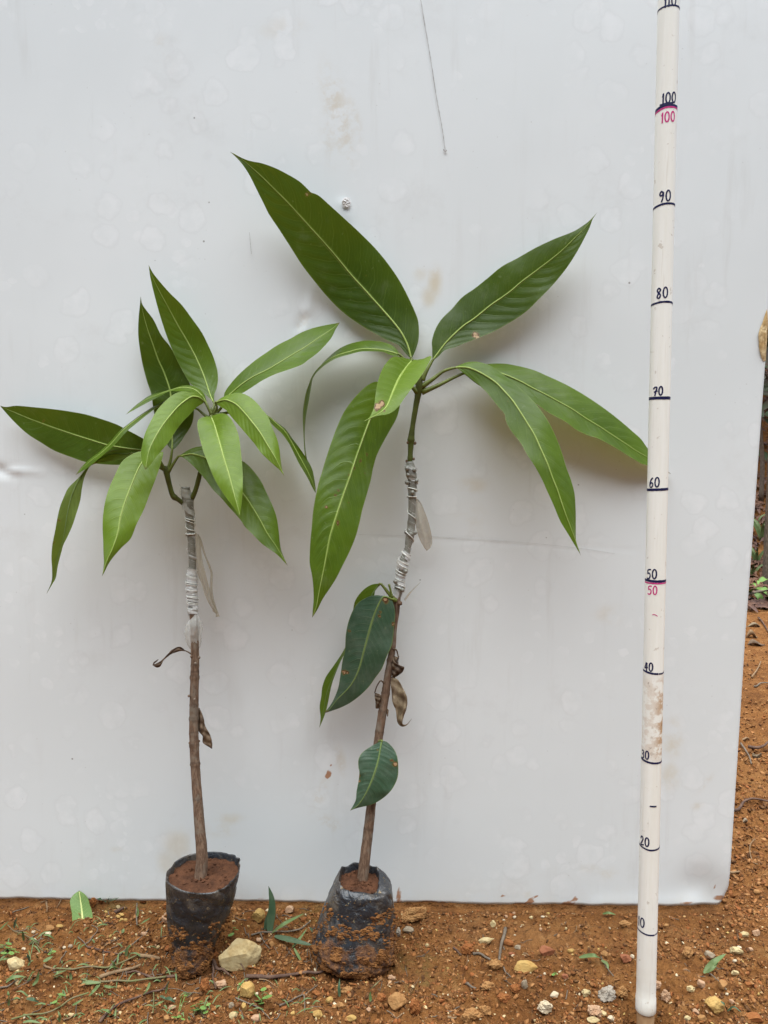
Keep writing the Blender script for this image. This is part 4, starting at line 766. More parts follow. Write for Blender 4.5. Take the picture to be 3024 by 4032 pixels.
dead(seedR, 'r8', [(690, 940), (680, 980), (690, 1060), (695, 1130), (720, 1200), (732, 1290), (760, 1326), (800, 1322), (845, 1266)], [(692, 940), (740, 960), (780, 1030), (810, 1100), (805, 1180), (782, 1250), (772, 1305), (810, 1308), (847, 1268)],
     [dR - 3.77, dR - 3.19, dR - 2.9, dR - 2.9], 'dead_tan', [('r8', (700, 925), dR - 3.77, 3), ('r8', (690, 945), dR - 3.77, 2.5)], 1)
dead(seedR, 'r8', [(735, 778), (700, 775), (692, 850), (692, 915), (705, 942)], [(744, 778), (742, 840), (785, 858), (770, 900), (712, 944)], [dR - 4.06, dR - 3.62, dR - 3.77], 'dead_dark',
     [('r8', (698, 715), dR - 4.35, 3.5), ('r8', (725, 722), dR - 4.06, 3), ('r8', (742, 778), dR - 4.06, 2.5)], 2)
dead(seedR, 'r8', [(552, 1060), (556, 1110), (560, 1140), (562, 1185)], [(556, 1062), (600, 1080), (597, 1140), (590, 1185)], [dR - 3.62, dR - 3.19, dR - 3.48], 'dead_dark',
     [('r8', (625, 985), dR - 3.62, 3.2), ('r8', (600, 965), dR - 3.33, 3), ('r8', (570, 1010), dR - 3.33, 2.6), ('r8', (553, 1062), dR - 3.48, 2.2)], 3, .25)
dead(seedR, 'r8', [(648, 1180), (650, 1215), (652, 1248)], [(652, 1180), (664, 1205), (656, 1248)], [dR - 3.19], 'dead', None, 4, .1, 16, 5)
dead(seedL, 'lz', [(320, 1748), (270, 1712), (210, 1728), (150, 1780), (100, 1832), (60, 1862), (20, 1880), (2, 1885)], [(322, 1752), (270, 1752), (200, 1775), (140, 1812), (105, 1845), (75, 1900), (40, 1912), (2, 1890)],
     [dL - 5.08, dL - 4.64, dL - 4.35, dL - 4.06], 'dead', [('lz', (385, 1790), dL - 5.22, 3.2), ('lz', (350, 1765), dL - 5.08, 2.5), ('lz', (320, 1750), dL - 5.08, 2)], 5, .3)
dead(seedL, 'lz', [(4, 1885), (12, 1862), (35, 1845), (58, 1836)], [(8, 1893), (22, 1872), (42, 1853), (58, 1838)], [dL - 4.06, dL - 3.77], 'dead', None, 6, .1, 20, 5)
dead(seedL, 'st', [(424, 558), (419, 620), (424, 672), (445, 700), (444, 732), (470, 750), (489, 762)], [(426, 558), (445, 600), (458, 650), (480, 690), (492, 735), (492, 762)], [dL - 4.64, dL - 4.06, dL - 4.06], 'dead', None, 7, .4)

# -- grafting tape
def helix(parent, P, rad, t0, t1, turns, width, off, mat, name, seed=0, phase=0.0, cord=False, wobble=.25):
    n = int(26 * abs(turns)) + 12; rs = np.random.RandomState(seed); t = np.linspace(t0, t1, n); tt = np.linspace(0, 1, n)
    wv = np.interp(tt, np.linspace(0, 1, 8), rs.rand(8) - .5) * wobble
    N = len(P); ci = [np.interp(t, np.linspace(0, 1, N), P[:, k]) for k in range(3)]; C = np.stack(ci, 1); rr = np.interp(t, np.linspace(0, 1, N), rad) * 1.07 + off
    an = phase + 2 * math.pi * (turns * tt + wv); T = np.gradient(C, axis=0); T /= np.linalg.norm(T, axis=1)[:, None]
    E = np.cross(T, [0, 1.0, 0]); E /= np.linalg.norm(E, axis=1)[:, None]; Fd = np.cross(E, T)
    D = np.cos(an)[:, None] * E + np.sin(an)[:, None] * Fd; H = C + D * rr[:, None]
    if cord:
        v, f, _ = tube(H, width * (0.8 + .4 * np.interp(tt, np.linspace(0, 1, 12), rs.rand(12))), 6)
    else:
        wd = width * (0.7 + .6 * np.interp(tt, np.linspace(0, 1, 12), rs.rand(12)))[:, None]; V = []
        for w in np.linspace(-.5, .5, 5): V.append(H + T * wd * w + D * (0.00045 * np.interp(tt * n, np.arange(0, n + 5, 5), rs.randn(len(np.arange(0, n + 5, 5)))))[:, None])
        v = np.vstack(V); f = [(a * n + i, (a + 1) * n + i, (a + 1) * n + i + 1, a * n + i + 1) for a in range(4) for i in range(n - 1)]
    return mesh_obj(name, v, f, mat, parent)
# left: union bound thickly, single cord higher up
helix(seedL, SL, srL, .02, .36, 6.3, .0058, .0006, M['tape'], 'grafting_tape', 1, wobble=.9)
helix(seedL, SL, srL, .02, .08, 1.7, .0050, .0014, M['tape_white'], 'grafting_tape', 31, .4, wobble=.5)
helix(seedL, SL, srL, .25, .35, 1.6, .0075, .0012, M['tape_white'], 'grafting_tape', 32, .9, wobble=.6)
helix(seedL, SL, srL, .10, .24, 2.1, .0026, .0013, M['tape_white'], 'grafting_tape', 33, 2.2, wobble=.9)
helix(seedL, SL, srL, .36, .02, 6.0, .0045, .0010, M['tape'], 'grafting_tape', 2, 1.0)
helix(seedL, SL, srL, .03, .34, 6.5, .00065, .0010, M['cord'], 'tape_cord', 3, .7, True)
helix(seedL, SL, srL, .33, .04, 5.5, .00055, .0012, M['cord'], 'tape_cord', 4, 2.0, True)
helix(seedL, SL, srL, .36, .62, 1.6, .004, .0006, M['tape'], 'grafting_tape', 5, .3)
helix(seedL, SL, srL, .62, .80, 2.4, .0006, .0008, M['cord'], 'tape_cord', 6, .2, True)
helix(seedL, SL, srL, .80, .62, 1.5, .0006, .0009, M['cord'], 'tape_cord', 7, .8, True)
helix(seedL, SL, srL, .625, .64, 1.2, .0009, .0010, M['cord'], 'tape_cord', 8, 0, True, 0)
helix(seedL, SL, srL, .74, .99, 2.0, .010, .0008, M['sleeve'], 'grafting_tape', 9, .5)
# right
helix(seedR, SR, srR, .01, .36, 4.6, .0064, .0006, M['tape'], 'grafting_tape', 11, wobble=.9)
helix(seedR, SR, srR, .20, .31, 1.8, .0080, .0012, M['tape_white'], 'grafting_tape', 34, .5, wobble=.5)
helix(seedR, SR, srR, .05, .17, 2.0, .0042, .0012, M['tape_white'], 'grafting_tape', 35, 1.4, wobble=.9)
helix(seedR, SR, srR, .36, .02, 4.5, .0055, .0011, M['tape'], 'grafting_tape', 12, 1.3)
helix(seedR, SR, srR, .02, .34, 5.0, .0007, .0011, M['cord'], 'tape_cord', 13, .4, True)
helix(seedR, SR, srR, .34, .05, 4.0, .0006, .0013, M['cord'], 'tape_cord', 14, 1.9, True)
helix(seedR, SR, srR, .34, .74, 2.6, .0006, .0008, M['cord'], 'tape_cord', 15, .4, True)
helix(seedR, SR, srR, .735, .75, 1.3, .0008, .0010, M['cord'], 'tape_cord', 16, 0, True, 0)
helix(seedR, SR, srR, .75, .85, 1.6, .0007, .0012, M['cord'], 'tape_cord', 17, .2, True)
helix(seedR, SR, srR, .82, .99, 2.2, .0032, .0008, M['tape'], 'grafting_tape', 18, .2)
# loose film ends
def film(parent, key, A, B, d, mat, seed, amp=.25, nu=50, nw=9, name='tape_tail'):
    a = catmull(PX(key, A), nu); b = catmull(PX(key, B), nu); t = np.linspace(0, 1, nu); cols = []; rs = np.random.RandomState(seed); p = rs.rand(4) * 6.28
    for w in np.linspace(0, 1, nw):
        px = a + (b - a) * w; dd = smooth_interp(d, t) + amp * (np.sin(9 * w + 2 * t + p[0]) * .6 + np.sin(15 * w - 5 * t + p[1]) * .35 + .3 * np.sin(20 * t + 6 * w + p[2]) * t)
        cols.append(onboard(px[:, 0], px[:, 1], dd / 100))
    V = np.stack(cols, 1); ii = np.arange(nu * nw).reshape(nu, nw); Fq = np.stack([ii[:-1, :-1], ii[:-1, 1:], ii[1:, 1:], ii[1:, :-1]], -1).reshape(-1, 4)
    o = mesh_obj(name, V.reshape(-1, 3), Fq.tolist(), M[mat], parent); return o
film(seedL, 'lz', [(412, 610), (415, 700), (418, 850), (430, 980), (480, 1120), (515, 1230), (560, 1320), (610, 1390)], [(414, 608), (455, 640), (470, 720), (480, 850), (520, 1020), (555, 1150), (590, 1270), (640, 1390)], [dS + .3, dS + .6, dS + .4, dS], 'tail', 1)
film(seedL, 'lz', [(440, 625), (460, 690), (490, 800), (540, 930), (560, 1010), (555, 1120), (560, 1220), (600, 1330)], [(445, 622), (480, 690), (520, 830), (565, 940), (585, 1010), (582, 1120), (592, 1230), (625, 1350)], [dS + .2, dS + .2, dS, dS - .1], 'tail', 2, .15)
film(seedL, 'lz', [(580, 1340), (585, 1370), (612, 1395), (610, 1425)], [(612, 1330), (632, 1365), (642, 1392), (650, 1420)], [dS, dS + .1], 'tail', 5, .2, 20, 6)
film(seedR, 'r5', [(970, 520), (968, 600), (970, 700), (985, 790), (1010, 860), (1035, 905), (1060, 940)], [(975, 515), (1015, 560), (1050, 640), (1080, 730), (1098, 810), (1106, 870), (1090, 915)], [dS2 + .2, dS2 + .2, dS2 - .2, dS2 - .8], 'tail', 3, .3)
film(seedR, 'r5', [(882, 1318), (895, 1300), (940, 1250), (1012, 1182)], [(888, 1338), (908, 1310), (945, 1258), (1013, 1184)], [dR - 6.09, dR - 6.67], 'tail', 4, .08, 24, 4)
def sleeve():
    ys_ = np.array([1400, 1430, 1480, 1540, 1600, 1660, 1710, 1735]); l = np.array([412, 385, 335, 318, 318, 332, 356, 378]); r = np.array([428, 448, 470, 478, 470, 466, 456, 440])
    px = PX('lz', list(zip((l + r) / 2, ys_))); hw = (r - l) / 2 / 2.457; C = onboard(px[:, 0], px[:, 1], (dL - 5.65) / 100); dep = (C - ORI) @ FW; rad = hw / FPX * dep
    Q = catmull(np.hstack([C, rad[:, None]]), 28); n = 40; V = []; rs = np.random.RandomState(2)
    for i in range(28):
        for k in range(n):
            a = 2 * math.pi * k / n; rr = Q[i, 3] * (1 + .10 * math.sin(5 * a + 1.3) + .06 * math.sin(11 * a + i * .25) + .04 * rs.randn() * (i > 1))
            V.append(Q[i, :3] + np.array([math.cos(a) * rr, math.sin(a) * rr * .8, 0]))
    F = [(i * n + k, i * n + (k + 1) % n, (i + 1) * n + (k + 1) % n, (i + 1) * n + k) for i in range(27) for k in range(n)]
    o = mesh_obj('plastic_sleeve', np.array(V), F, M['sleeve'], seedL); o['label'] = 'clear plastic pouch around the stem below the graft'
sleeve()

# ------------------------------------------------------------------ nursery bags
def bag(root, key, levels, cy, zs, rimfun, ryk, seed, wr, sq, soil_z, soil_s, mudn):
    n = 96; V = []; rs = np.random.RandomState(seed)
    lv = PX(key, [(l, y) for y, l, r in levels]); rv = PX(key, [(r, y) for y, l, r in levels])
    xl = np.array([atY(np.array([a[0]]), np.array([a[1]]), cy)[0][0] for a in lv]); xr = np.array([atY(np.array([a[0]]), np.array([a[1]]), cy)[0][0] for a in rv])
    t = np.linspace(0, 1, len(zs)); nn = 44; tt = np.linspace(0, 1, nn)
    zz = np.interp(tt, t, zs); xc = np.interp(tt, t, (xl + xr) / 2); rx = np.interp(tt, t, (xr - xl) / 2); ry = np.interp(tt, t, np.asarray(ryk)) * rx; e = np.interp(tt, t, sq)
    th = np.linspace(0, 2 * np.pi, n, endpoint=False); rings = []
    for i in range(nn):
        c, s = np.cos(th), np.sin(th); pw = 2 / e[i]
        ux = np.sign(c) * np.abs(c) ** pw; uy = np.sign(s) * np.abs(s) ** pw
        w = wr[0] * pn(th * 3 + 20 * math.cos(0), zz[i] * 40 + seed + 0 * th) + wr[1] * pn(np.cos(th) * 4 + seed, zz[i] * 120 + np.sin(th) * 4 + 9)
        lowk = 1 + 1.0 * (1 - sstep(.0, .05, zz[i])); cre = -0.05 * lowk * np.clip(.16 - np.abs(pn(th * 1.6 + zz[i] * 30 + seed, zz[i] * 26 - th * .8)), 0, 1) / .16 + 0.008 * lowk * np.sin(zz[i] * 420 + 7 * pn(np.cos(th) * 2 + 1, np.sin(th) * 2 + zz[i] * 20) + 3 * th) * (1 - sstep(.03, .075, zz[i]))
        k = 1 + w * lowk + cre
        x = xc[i] + rx[i] * ux * k; y = cy + ry[i] * uy * k; z = np.full(n, zz[i])
        if i < 8:
            x, y, z = rimfun(i / 7, th, x, y, z)
        rings.append(np.stack([x, y, np.maximum(z, -0.004)], 1))
    inner = []
    for q in range(4):                                        # lip folded down inside
        c0 = rings[0].mean(0); f = 1 - .022 * (q + 1); p = c0 + (rings[0] - c0) * [f, f, 1]; p[:, 2] -= .005 * (q + 1) * (1 if q else .3); inner.append(p)
    allr = inner[::-1] + rings; V = np.vstack(allr); m = len(allr)
    F = [(i * n + k, i * n + (k + 1) % n, (i + 1) * n + (k + 1) % n, (i + 1) * n + k) for i in range(m - 1) for k in range(n)]
    b0 = len(V); V = np.vstack([V, rings[-1].mean(0)]); F += [((m - 1) * n + k, (m - 1) * n + (k + 1) % n, b0) for k in range(n)]
    mesh_obj('bag_film', V, F, M['bag'], root)
    # soil fill
    c0 = rings[0].mean(0); S = []; nr = 22
    for r in range(nr):
        f = (r / (nr - 1)) * soil_s; p = c0 + (rings[0] - c0) * [f, f, 0.0]; zr = soil_z + np.interp(f, [0, .5, 1], [0.0, 0.0, -.001]) + .0035 * pn(p[:, 0] * 90, p[:, 1] * 90) + .002 * pn(p[:, 0] * 260, p[:, 1] * 260) + (rings[0][:, 2] - c0[2]) * f ** 2 * .8
        p[:, 2] = zr; S.append(p)
    S = np.vstack(S); Fs = [(i * n + k, i * n + (k + 1) % n, (i + 1) * n + (k + 1) % n, (i + 1) * n + k) for i in range(nr - 1) for k in range(n)]
    mesh_obj('potting_soil', S, Fs, M['bagsoil'], root)
    parts = []
    for q in range(70):
        i = rs.randint(n * 2, n * (nr - 2)); v, f = ico(1); sc = .0008 + .0022 * rs.rand() ** 2
        parts.append((v * sc * (1 + .35 * rs.randn(len(v), 1)) + S[i], f))
    v, f = join(parts); o = mesh_obj('soil_crumbs', v, f, M['bagsoil'], root, False); o['kind'] = 'stuff'
    # mud stuck on the film
    parts = []
    for q in range(mudn[0]):
        i = int(np.clip(nn * (.30 + .68 * rs.rand() ** .7), 0, nn - 2)); k = int(n * (.5 + .5 * rs.rand())); f1, f2 = rs.rand(), rs.rand(); p = (rings[i][k % n] * (1 - f1) + rings[i + 1][k % n] * f1) * (1 - f2) + (rings[i][(k + 1) % n] * (1 - f1) + rings[i + 1][(k + 1) % n] * f1) * f2
        den = pn(np.array(th[k % n] * 3.1 + seed), np.array(zz[i] * 60.0)) + .5 * pn(np.array(th[k % n] * 9 + seed), np.array(zz[i] * 170.0))
        if den < mudn[1] and rs.rand() < .97: continue
        v, f = ico(1); sc = .0006 + .0019 * rs.rand() ** 2.5; v = v * (1 + .35 * rs.randn(len(v), 1)) * sc * [1.5, .45, .8]; parts.append((v + p, f))
    v, f = join(parts); o = mesh_obj('mud_crust', v, f, M['mud'], root, False); o['kind'] = 'stuff'
CY1 = .905
bag1 = thing('nursery_bag', (LP[0], CY1, 0), 'round black plastic nursery bag with mud around its foot, beside the big pale rock', 'plant bag', 'black nursery bags')
def rim1(f, th, x, y, z):
    z = z + (1 - f) * (.0022 * np.sin(2 * th + .8) + .0012 * np.sin(3 * th + 2) + .0008 * pn(th * 2.5, 0 * th)); return x, y, z
bag(bag1, 'p1', [(420, 200, 1142), (640, 203, 1112), (860, 206, 1072), (1000, 210, 1045), (1200, 220, 985), (1350, 255, 925), (1500, 262, 885), (1650, 275, 840), (1800, 285, 800), (1870, 305, 760)], CY1,
    [.117, .098, .080, .067, .051, .038, .026, .014, .004, -.003], rim1, [.98, .98, .98, .98, 1.0, 1.05, 1.12, 1.25, 1.42, 1.55], 3, (.02, .012), [2.3] * 10, .1095, .97, (6000, .16))
CY2 = .908
bag2 = thing('nursery_bag', (RP[0], CY2, 0), 'squat black nursery bag with a narrow angular mouth and flecked mud, beside the orange clod', 'plant bag', 'black nursery bags')
def rim2(f, th, x, y, z):
    k = (1 - f)
    z = z + k * (.004 * np.exp(-((th - 1.7) / .25) ** 2) + .003 * np.exp(-((th - .55) / .2) ** 2) + .0035 * np.exp(-((th - 2.65) / .25) ** 2) - .009 * np.exp(-((th - 5.4) / .7) ** 2) - .003 * np.exp(-((th - 4.2) / .6) ** 2))
    return x, y, z
bag(bag2, 'p2', [(225, 372, 815), (330, 330, 900), (430, 300, 945), (560, 245, 962), (750, 205, 972), (900, 160, 985), (1050, 110, 985), (1150, 75, 985), (1260, 110, 975), (1340, 200, 965), (1400, 300, 940)], CY2,
    [.107, .100, .093, .080, .064, .050, .036, .026, .014, .005, -.003], rim2, [1.0, .95, .9, .86, .84, .84, .84, .86, .92, .98, 1.0], 8, (.03, .02), [3.2, 2.8, 2.6, 2.4, 2.4, 2.5, 2.6, 2.6, 2.6, 2.6, 2.6], .0975, .96, (7000, .12))

# ------------------------------------------------------------------ measuring pole
PT = atY(np.array([2632.5]), np.array([35.0]), .838)[0]; PD = (PT - POLE_B); PLN = np.linalg.norm(PD); PD /= PLN; PR_ = .0107
pole = thing('measuring_pole', POLE_B, 'tall cream plastic pipe pole with handwritten height numbers in dark blue', 'pole')
VC = ORI - (POLE_B + PD * .6); E2 = VC - PD * (VC @ PD); E2 /= np.linalg.norm(E2); E1 = np.cross(E2, PD)
if E1[0] < 0: E1 = -E1                                      # E1 to the right, E2 to the camera
def cyl(s, a, r): return POLE_B + PD * np.asarray(s)[..., None] + r * (np.sin(a)[..., None] * E1 + np.cos(a)[..., None] * E2)
def pole_tube(prof, name, mat, n=48):
    th = np.linspace(0, 2 * np.pi, n, endpoint=False); V = np.vstack([cyl(np.full(n, s), th, r) for s, r in prof]); m = len(prof)
    F = [(i * n + k, i * n + (k + 1) % n, (i + 1) * n + (k + 1) % n, (i + 1) * n + k) for i in range(m - 1) for k in range(n)] + [tuple(range(n))[::-1], tuple((m - 1) * n + k for k in range(n))]
    o = mesh_obj(name, V, F, mat, pole); o.data.polygons[-1].use_smooth = False; o.data.polygons[-2].use_smooth = False; return o
pole_tube([(0.0, PR_ * 1.02), (0.0008, PR_ * 1.06), (.006, PR_ * 1.06), (.016, PR_ * 1.045), (.018, PR_ * 1.0)] + [(s, PR_) for s in np.linspace(.03, 1.36, 40)], 'pipe', M['pipe'])
pole_tube([(-.075, .0085), (-.03, .0094), (-.002, .0097), (.002, .0092)], 'stake', M['wood'])
def s_at(x, y):                                             # height on the pole seen at a pixel row
    ss = np.linspace(-.02, 1.3, 4000); P = POLE_B + PD * ss[:, None] + E2 * PR_; q = P - ORI; yy = CY - FPX * (q @ UP) / (q @ FW); return float(np.interp(-y, -yy, ss))
def a_at(x, s):
    c = POLE_B + PD * s - ORI; xc = CX + FPX * (c @ RT) / (c @ FW); dx = (x - xc) / FPX * ((c + E2 * PR_) @ FW); return math.asin(max(-.97, min(.97, dx / PR_)))
def strokes(name, lines, mat, w):
    """lines: lists of (angle, height) on the pipe surface, drawn as ink ribbons"""
    V = []; F = []; R0 = PR_ + .00018
    for ln in lines:
        C = catmull(np.array([(a * PR_, s) for a, s in ln]), max(8, 5 * len(ln))); T = np.gradient(C, axis=0); T /= np.linalg.norm(T, axis=1)[:, None] + 1e-9; S = np.stack([-T[:, 1], T[:, 0]], 1)
        ww = w * (1 + .22 * pn(np.arange(len(C)) * .35 + len(V), np.full(len(C), .5 + C[0, 1] * 99)))[:, None]; C[0] -= T[0] * w * .3; C[-1] += T[-1] * w * .3
        for k in (-.5, 0, .5):
            q = C + S * ww * k; V.append(cyl(q[:, 1], q[:, 0] / PR_, R0 + (.00004 if k == 0 else 0)))
        n = len(C); b = sum(len(v) for v in V[:-3]); F += [(b + a * n + i, b + (a + 1) * n + i, b + (a + 1) * n + i + 1, b + a * n + i + 1) for a in (0, 1) for i in range(n - 1)]
    return mesh_obj(name, np.vstack(V), F, mat, pole)
def el(cx, cy, rx, ry, a0=100, a1=470): return [(cx + rx * math.cos(R(a)), cy + ry * math.sin(R(a))) for a in np.linspace(a0, a1, 14)]
DG = {'0': [el(.5, .5, .36, .5)], '1': [[(.35, .72), (.52, 1), (.56, 1), (.5, .5), (.46, 0)]], '2': [[(.15, .75), (.3, .98), (.6, 1), (.75, .75), (.5, .4), (.12, .05), (.5, .04), (.9, .1)]],
      '3': [[(.2, .9), (.5, 1), (.75, .82), (.6, .6), (.35, .52), (.7, .42), (.78, .2), (.5, 0), (.15, .08)]], '4': [[(.5, 1), (.3, .65), (.08, .35), (.4, .38), (.85, .42)], [(.72, .95), (.66, .5), (.62, 0)]],
      '5': [[(.85, 1), (.3, .95), (.22, .58), (.55, .62), (.8, .4), (.65, .08), (.25, 0), (.08, .08)]], '6': [[(.75, .98), (.4, .75), (.16, .35), (.3, .04), (.65, .04), (.82, .3), (.6, .5), (.3, .4), (.2, .25)]],
      '7': [[(.1, .85), (.4, 1), (.82, .95), (.6, .5), (.42, 0)], [(.25, .45), (.55, .5), (.9, .52)]], '8': [[(.75, .85), (.5, 1), (.22, .8), (.45, .55), (.75, .3), (.55, .02), (.22, .15), (.4, .45), (.72, .72), (.75, .88)]],
      '9': [[(.75, .85), (.45, 1), (.2, .8), (.35, .6), (.65, .68), (.78, .9), (.72, .4), (.5, 0)]]}
def number(txt, x, y, h, mat, w=.0012, slant=.0, dw=.62):
    s = s_at(x, y); a0 = a_at(x, s); lines = []; n = len(txt)
    for i, ch in enumerate(txt):
        ww = h * dw * (.55 if ch == '1' else 1); tot = sum(h * dw * (.55 if c == '1' else 1) for c in txt); off = sum(h * dw * (.55 if c == '1' else 1) for c in txt[:i]) - tot / 2
        for ln in DG[ch]: lines.append([(a0 + (off + px * ww * .92) / PR_, s + (py - .5) * h + slant * (off + px * ww)) for px, py in ln])
    o = strokes('number', lines, mat, w); o['label'] = ('magenta' if mat is M['pink'] else 'dark blue') + ' handwritten ' + txt; return o
for txt, x, y, h in [('110', 2640, 4, .0100), ('100', 2636, 385, .0100), ('90', 2619, 772, .0105), ('80', 2608, 1153, .0105), ('70', 2592, 1540, .0088), ('60', 2577, 1900, .0100), ('50', 2567, 2262, .0100), ('40', 2555, 2629, .0090), ('30', 2541, 2978, .0090), ('20', 2539, 3319, .0098), ('10', 2526, 3641, .0105)]:
    number(txt, x, y, h, M['ink'], .00155, .10)
number('100', 2632, 460, .0096, M['pink'], .0014, .08); number('50', 2570, 2325, .0090, M['pink'], .0013, .06)
def mark(y, wob, w, mat, a0=-1.9, a1=1.9, dy=0.0):
    w = w * 1.2; s = s_at(2600, y) + dy; aa = np.linspace(a0, a1, 14); o = strokes('height_mark', [[(a, s + q / 1000) for a, q in zip(aa, np.interp(aa, np.linspace(-1.9, 1.9, len(wob)), wob))]], mat, w); return o
mark(22, [0, 0, 0, 0], .0014, M['ink']); mark(416, [-1.5, -1, .8, 0, .3], .0024, M['ink']); mark(424, [-2, -1.5, .4, .8, .2], .0014, M['pink'])
mark(410, [0, .5, 1.2, .6], .0012, M['ink'], -.6, .6); mark(803, [-2.4, -1.6, .2, .6, -.2], .0018, M['ink']); mark(1190, [-1.6, -1, .4, .4, -1.2], .0017, M['ink']); mark(1567, [-.2, 0, 0, .1, .1], .0026, M['ink'])
mark(1928, [-.8, -.5, 0, .5, .6], .0023, M['ink']); mark(2289, [.3, .2, -.2, .1, .6], .0022, M['ink']); mark(2297, [0, -.2, -.3, 0, .2], .0012, M['pink']); mark(2652, [1.6, .9, -.3, -.4, .4], .0018, M['ink'], -1.9, .45); mark(2652, [0, 0, -.4, -.4, 1.2], .0014, M['ink'], .6, 1.9)
mark(3004, [1.8, 1.0, -.2, -.3, .6], .0019, M['ink']); mark(3345, [1.2, .6, -1.0, -.2, .8], .0016, M['ink']); mark(3682, [2.0, 1.4, .2, -.3, .2], .0015, M['ink'], -1.9, .75); mark(3682, [0, 0, 0, 0, .8], .0013, M['ink'], .9, 1.9); mark(3992, [2.4, 1.6, -.4, -.6, -.2], .0013, M['ink'], -1.9, .3)
s0 = s_at(2578, 2423); strokes('ink_fleck', [[(a_at(2570, s0), s0 + .0006), (a_at(2578, s0), s0 + .0009), (a_at(2588, s0), s0 - .0008)]], M['pink'], .0008)
s0 = s_at(2570, 3175); strokes('ink_fleck', [[(a_at(2561, s0), s0), (a_at(2582, s0), s0)]], M['ink'], .0018)

# ------------------------------------------------------------------ stones and clods on the ground
def stone(name, k, p, w, h, mat, label, cat='stone', seed=0, rough=.14, cuts=8, fine=.04, sub=3, flat=.8, sink=.22, group=None, rotz=None):
    """p: middle of the stone in the crop, w,h its size there in crop pixels"""
    sc = {'za': 2, 'zb': 2, 'zc': 2, 'zd': 2.291, 'p1': 3.318, 'p2': 2.765}[k]
    foot = G(k, (p[0], p[1] + h * .38)); dep = (foot - ORI) @ FW; m = dep / FPX / sc
    rx = w * m / 2; tot = h * m / 2                          # the eye sees height and depth together
    rz = tot * .95; ry = min(rx, max(tot, rx * .6)) * flat
    V, F = rock_geo(seed, sub, rough, cuts, 1.6, fine); mx = np.abs(V).max(0); V = V / mx
    a = (np.random.RandomState(seed).rand() - .5) * .6 if rotz is None else rotz; ca, sa = math.cos(a), math.sin(a)
    V = V * [rx, ry, rz]; V = np.stack([V[:, 0] * ca - V[:, 1] * sa, V[:, 0] * sa + V[:, 1] * ca, V[:, 2]], 1)
    c = foot + [0, ry * .75, rz * (1 - sink)]
    o = mesh_obj(name, V + c, F, M[mat], None, cuts == 0); tag(o, label, cat, group); return o
SG = 'stones and clods scattered on the soil'
sid = 100
def st(name, k, p, w, h, mat, label, cat='stone', **kw):
    global sid
    sid += 1; kw.setdefault('group', SG); return stone(name, k, p, w, h, mat, label, cat, seed=sid, **kw)
CL = dict(rough=.38, cuts=2, fine=.16)
# left of the round bag
st('stone', 'za', (115, 650), 155, 118, 's_cream', 'flat cream stone at the left edge among grass blades', sub=4)
st('stone', 'za', (385, 357), 82, 46, 's_tan', 'flat orange tan stone behind the white shell bits')
st('stone', 'za', (465, 345), 60, 34, 's_yellow', 'thin yellowish stone beside the flat orange tan stone')
st('shell_fragment', 'za', (376, 402), 50, 42, 's_white', 'largest white shell fragment, below the flat orange tan stone', 'shell')
st('shell_fragment', 'za', (258, 397), 32, 30, 's_white', 'curved white shell fragment, uppermost of the left three', 'shell')
st('shell_fragment', 'za', (268, 452), 34, 28, 's_white', 'white shell fragment lowest of the left three, among green blades', 'shell')
st('shell_fragment', 'za', (182, 520), 36, 30, 's_white', 'white shell fragment nearest the left edge', 'shell')
st('soil_clod', 'za', (735, 150), 62, 120, 's_rust', 'tall rust coloured clod standing against the board beside the fallen leaf', 'clod', sub=4, **CL)
st('soil_clod', 'za', (792, 142), 46, 44, 's_rust', 'small rust clod next to the tall rust clod at the board', 'clod', **CL)
st('soil_clod', 'za', (1298, 282), 62, 96, 's_pink', 'pale pinkish clod touching the left side of the round bag', 'clod', **CL)
st('soil_clod', 'za', (1305, 185), 56, 66, 's_rust', 'orange clod behind the round bag at its left', 'clod', **CL)
st('soil_clod', 'za', (1125, 142), 60, 46, 's_rust', 'rust clod at the foot of the board left of the round bag', 'clod', **CL)
st('stone', 'za', (928, 188), 38, 28, 's_cream', 'small cream stone under the sprig at the board')
for i, (p, w, h) in enumerate([((955, 250), 46, 30), ((928, 270), 40, 28), ((985, 290), 36, 26), ((955, 285), 32, 22), ((850, 265), 32, 22), ((788, 322), 30, 22), ((975, 195), 30, 22)]):
    st('pebble', 'za', p, w, h, 's_yellow', 'pale yellow pebble in the little heap right of the fallen leaf', 'pebble', sub=2, group='pale yellow pebbles right of the fallen leaf')
st('stone', 'za', (1130, 402), 62, 34, 's_pink', 'pinkish flat stone by the end of the slanting grey stick')
st('stone', 'za', (1155, 422), 40, 26, 's_tan', 'small tan stone just right of the pinkish flat stone')
st('pebble', 'za', (900, 434), 32, 24, 's_cream', 'cream pebble touching the thin straw', 'pebble', sub=2)
st('pebble', 'za', (505, 512), 32, 26, 's_white', 'white pebble right of the shell fragments', 'pebble', sub=2)
st('pebble', 'za', (548, 502), 42, 34, 's_grey', 'olive grey pebble beside the white pebble', 'pebble', sub=2)
st('pebble', 'za', (645, 570), 26, 20, 's_cream', 'tiny cream pebble above the long grass runner', 'pebble', sub=2)
st('stone', 'za', (530, 893), 36, 40, 's_tan', 'orange tan stone below the grass runners on the left')
st('stone', 'za', (122, 942), 46, 36, 's_tan', 'brownish tan stone near the lower left corner')
st('stone', 'za', (1350, 995), 66, 46, 's_pink', 'pale pink stone below the round bag at the bottom')
st('stone', 'za', (1310, 1078), 50, 52, 's_tan', 'tan stone on the bottom edge below the round bag')
st('stone', 'za', (555, 1040), 50, 32, 's_cream', 'cream stone by the dry curled leaf at the bottom left')
st('stone', 'za', (935, 828), 40, 30, 's_tan', 'tan stone below the middle grass runner')
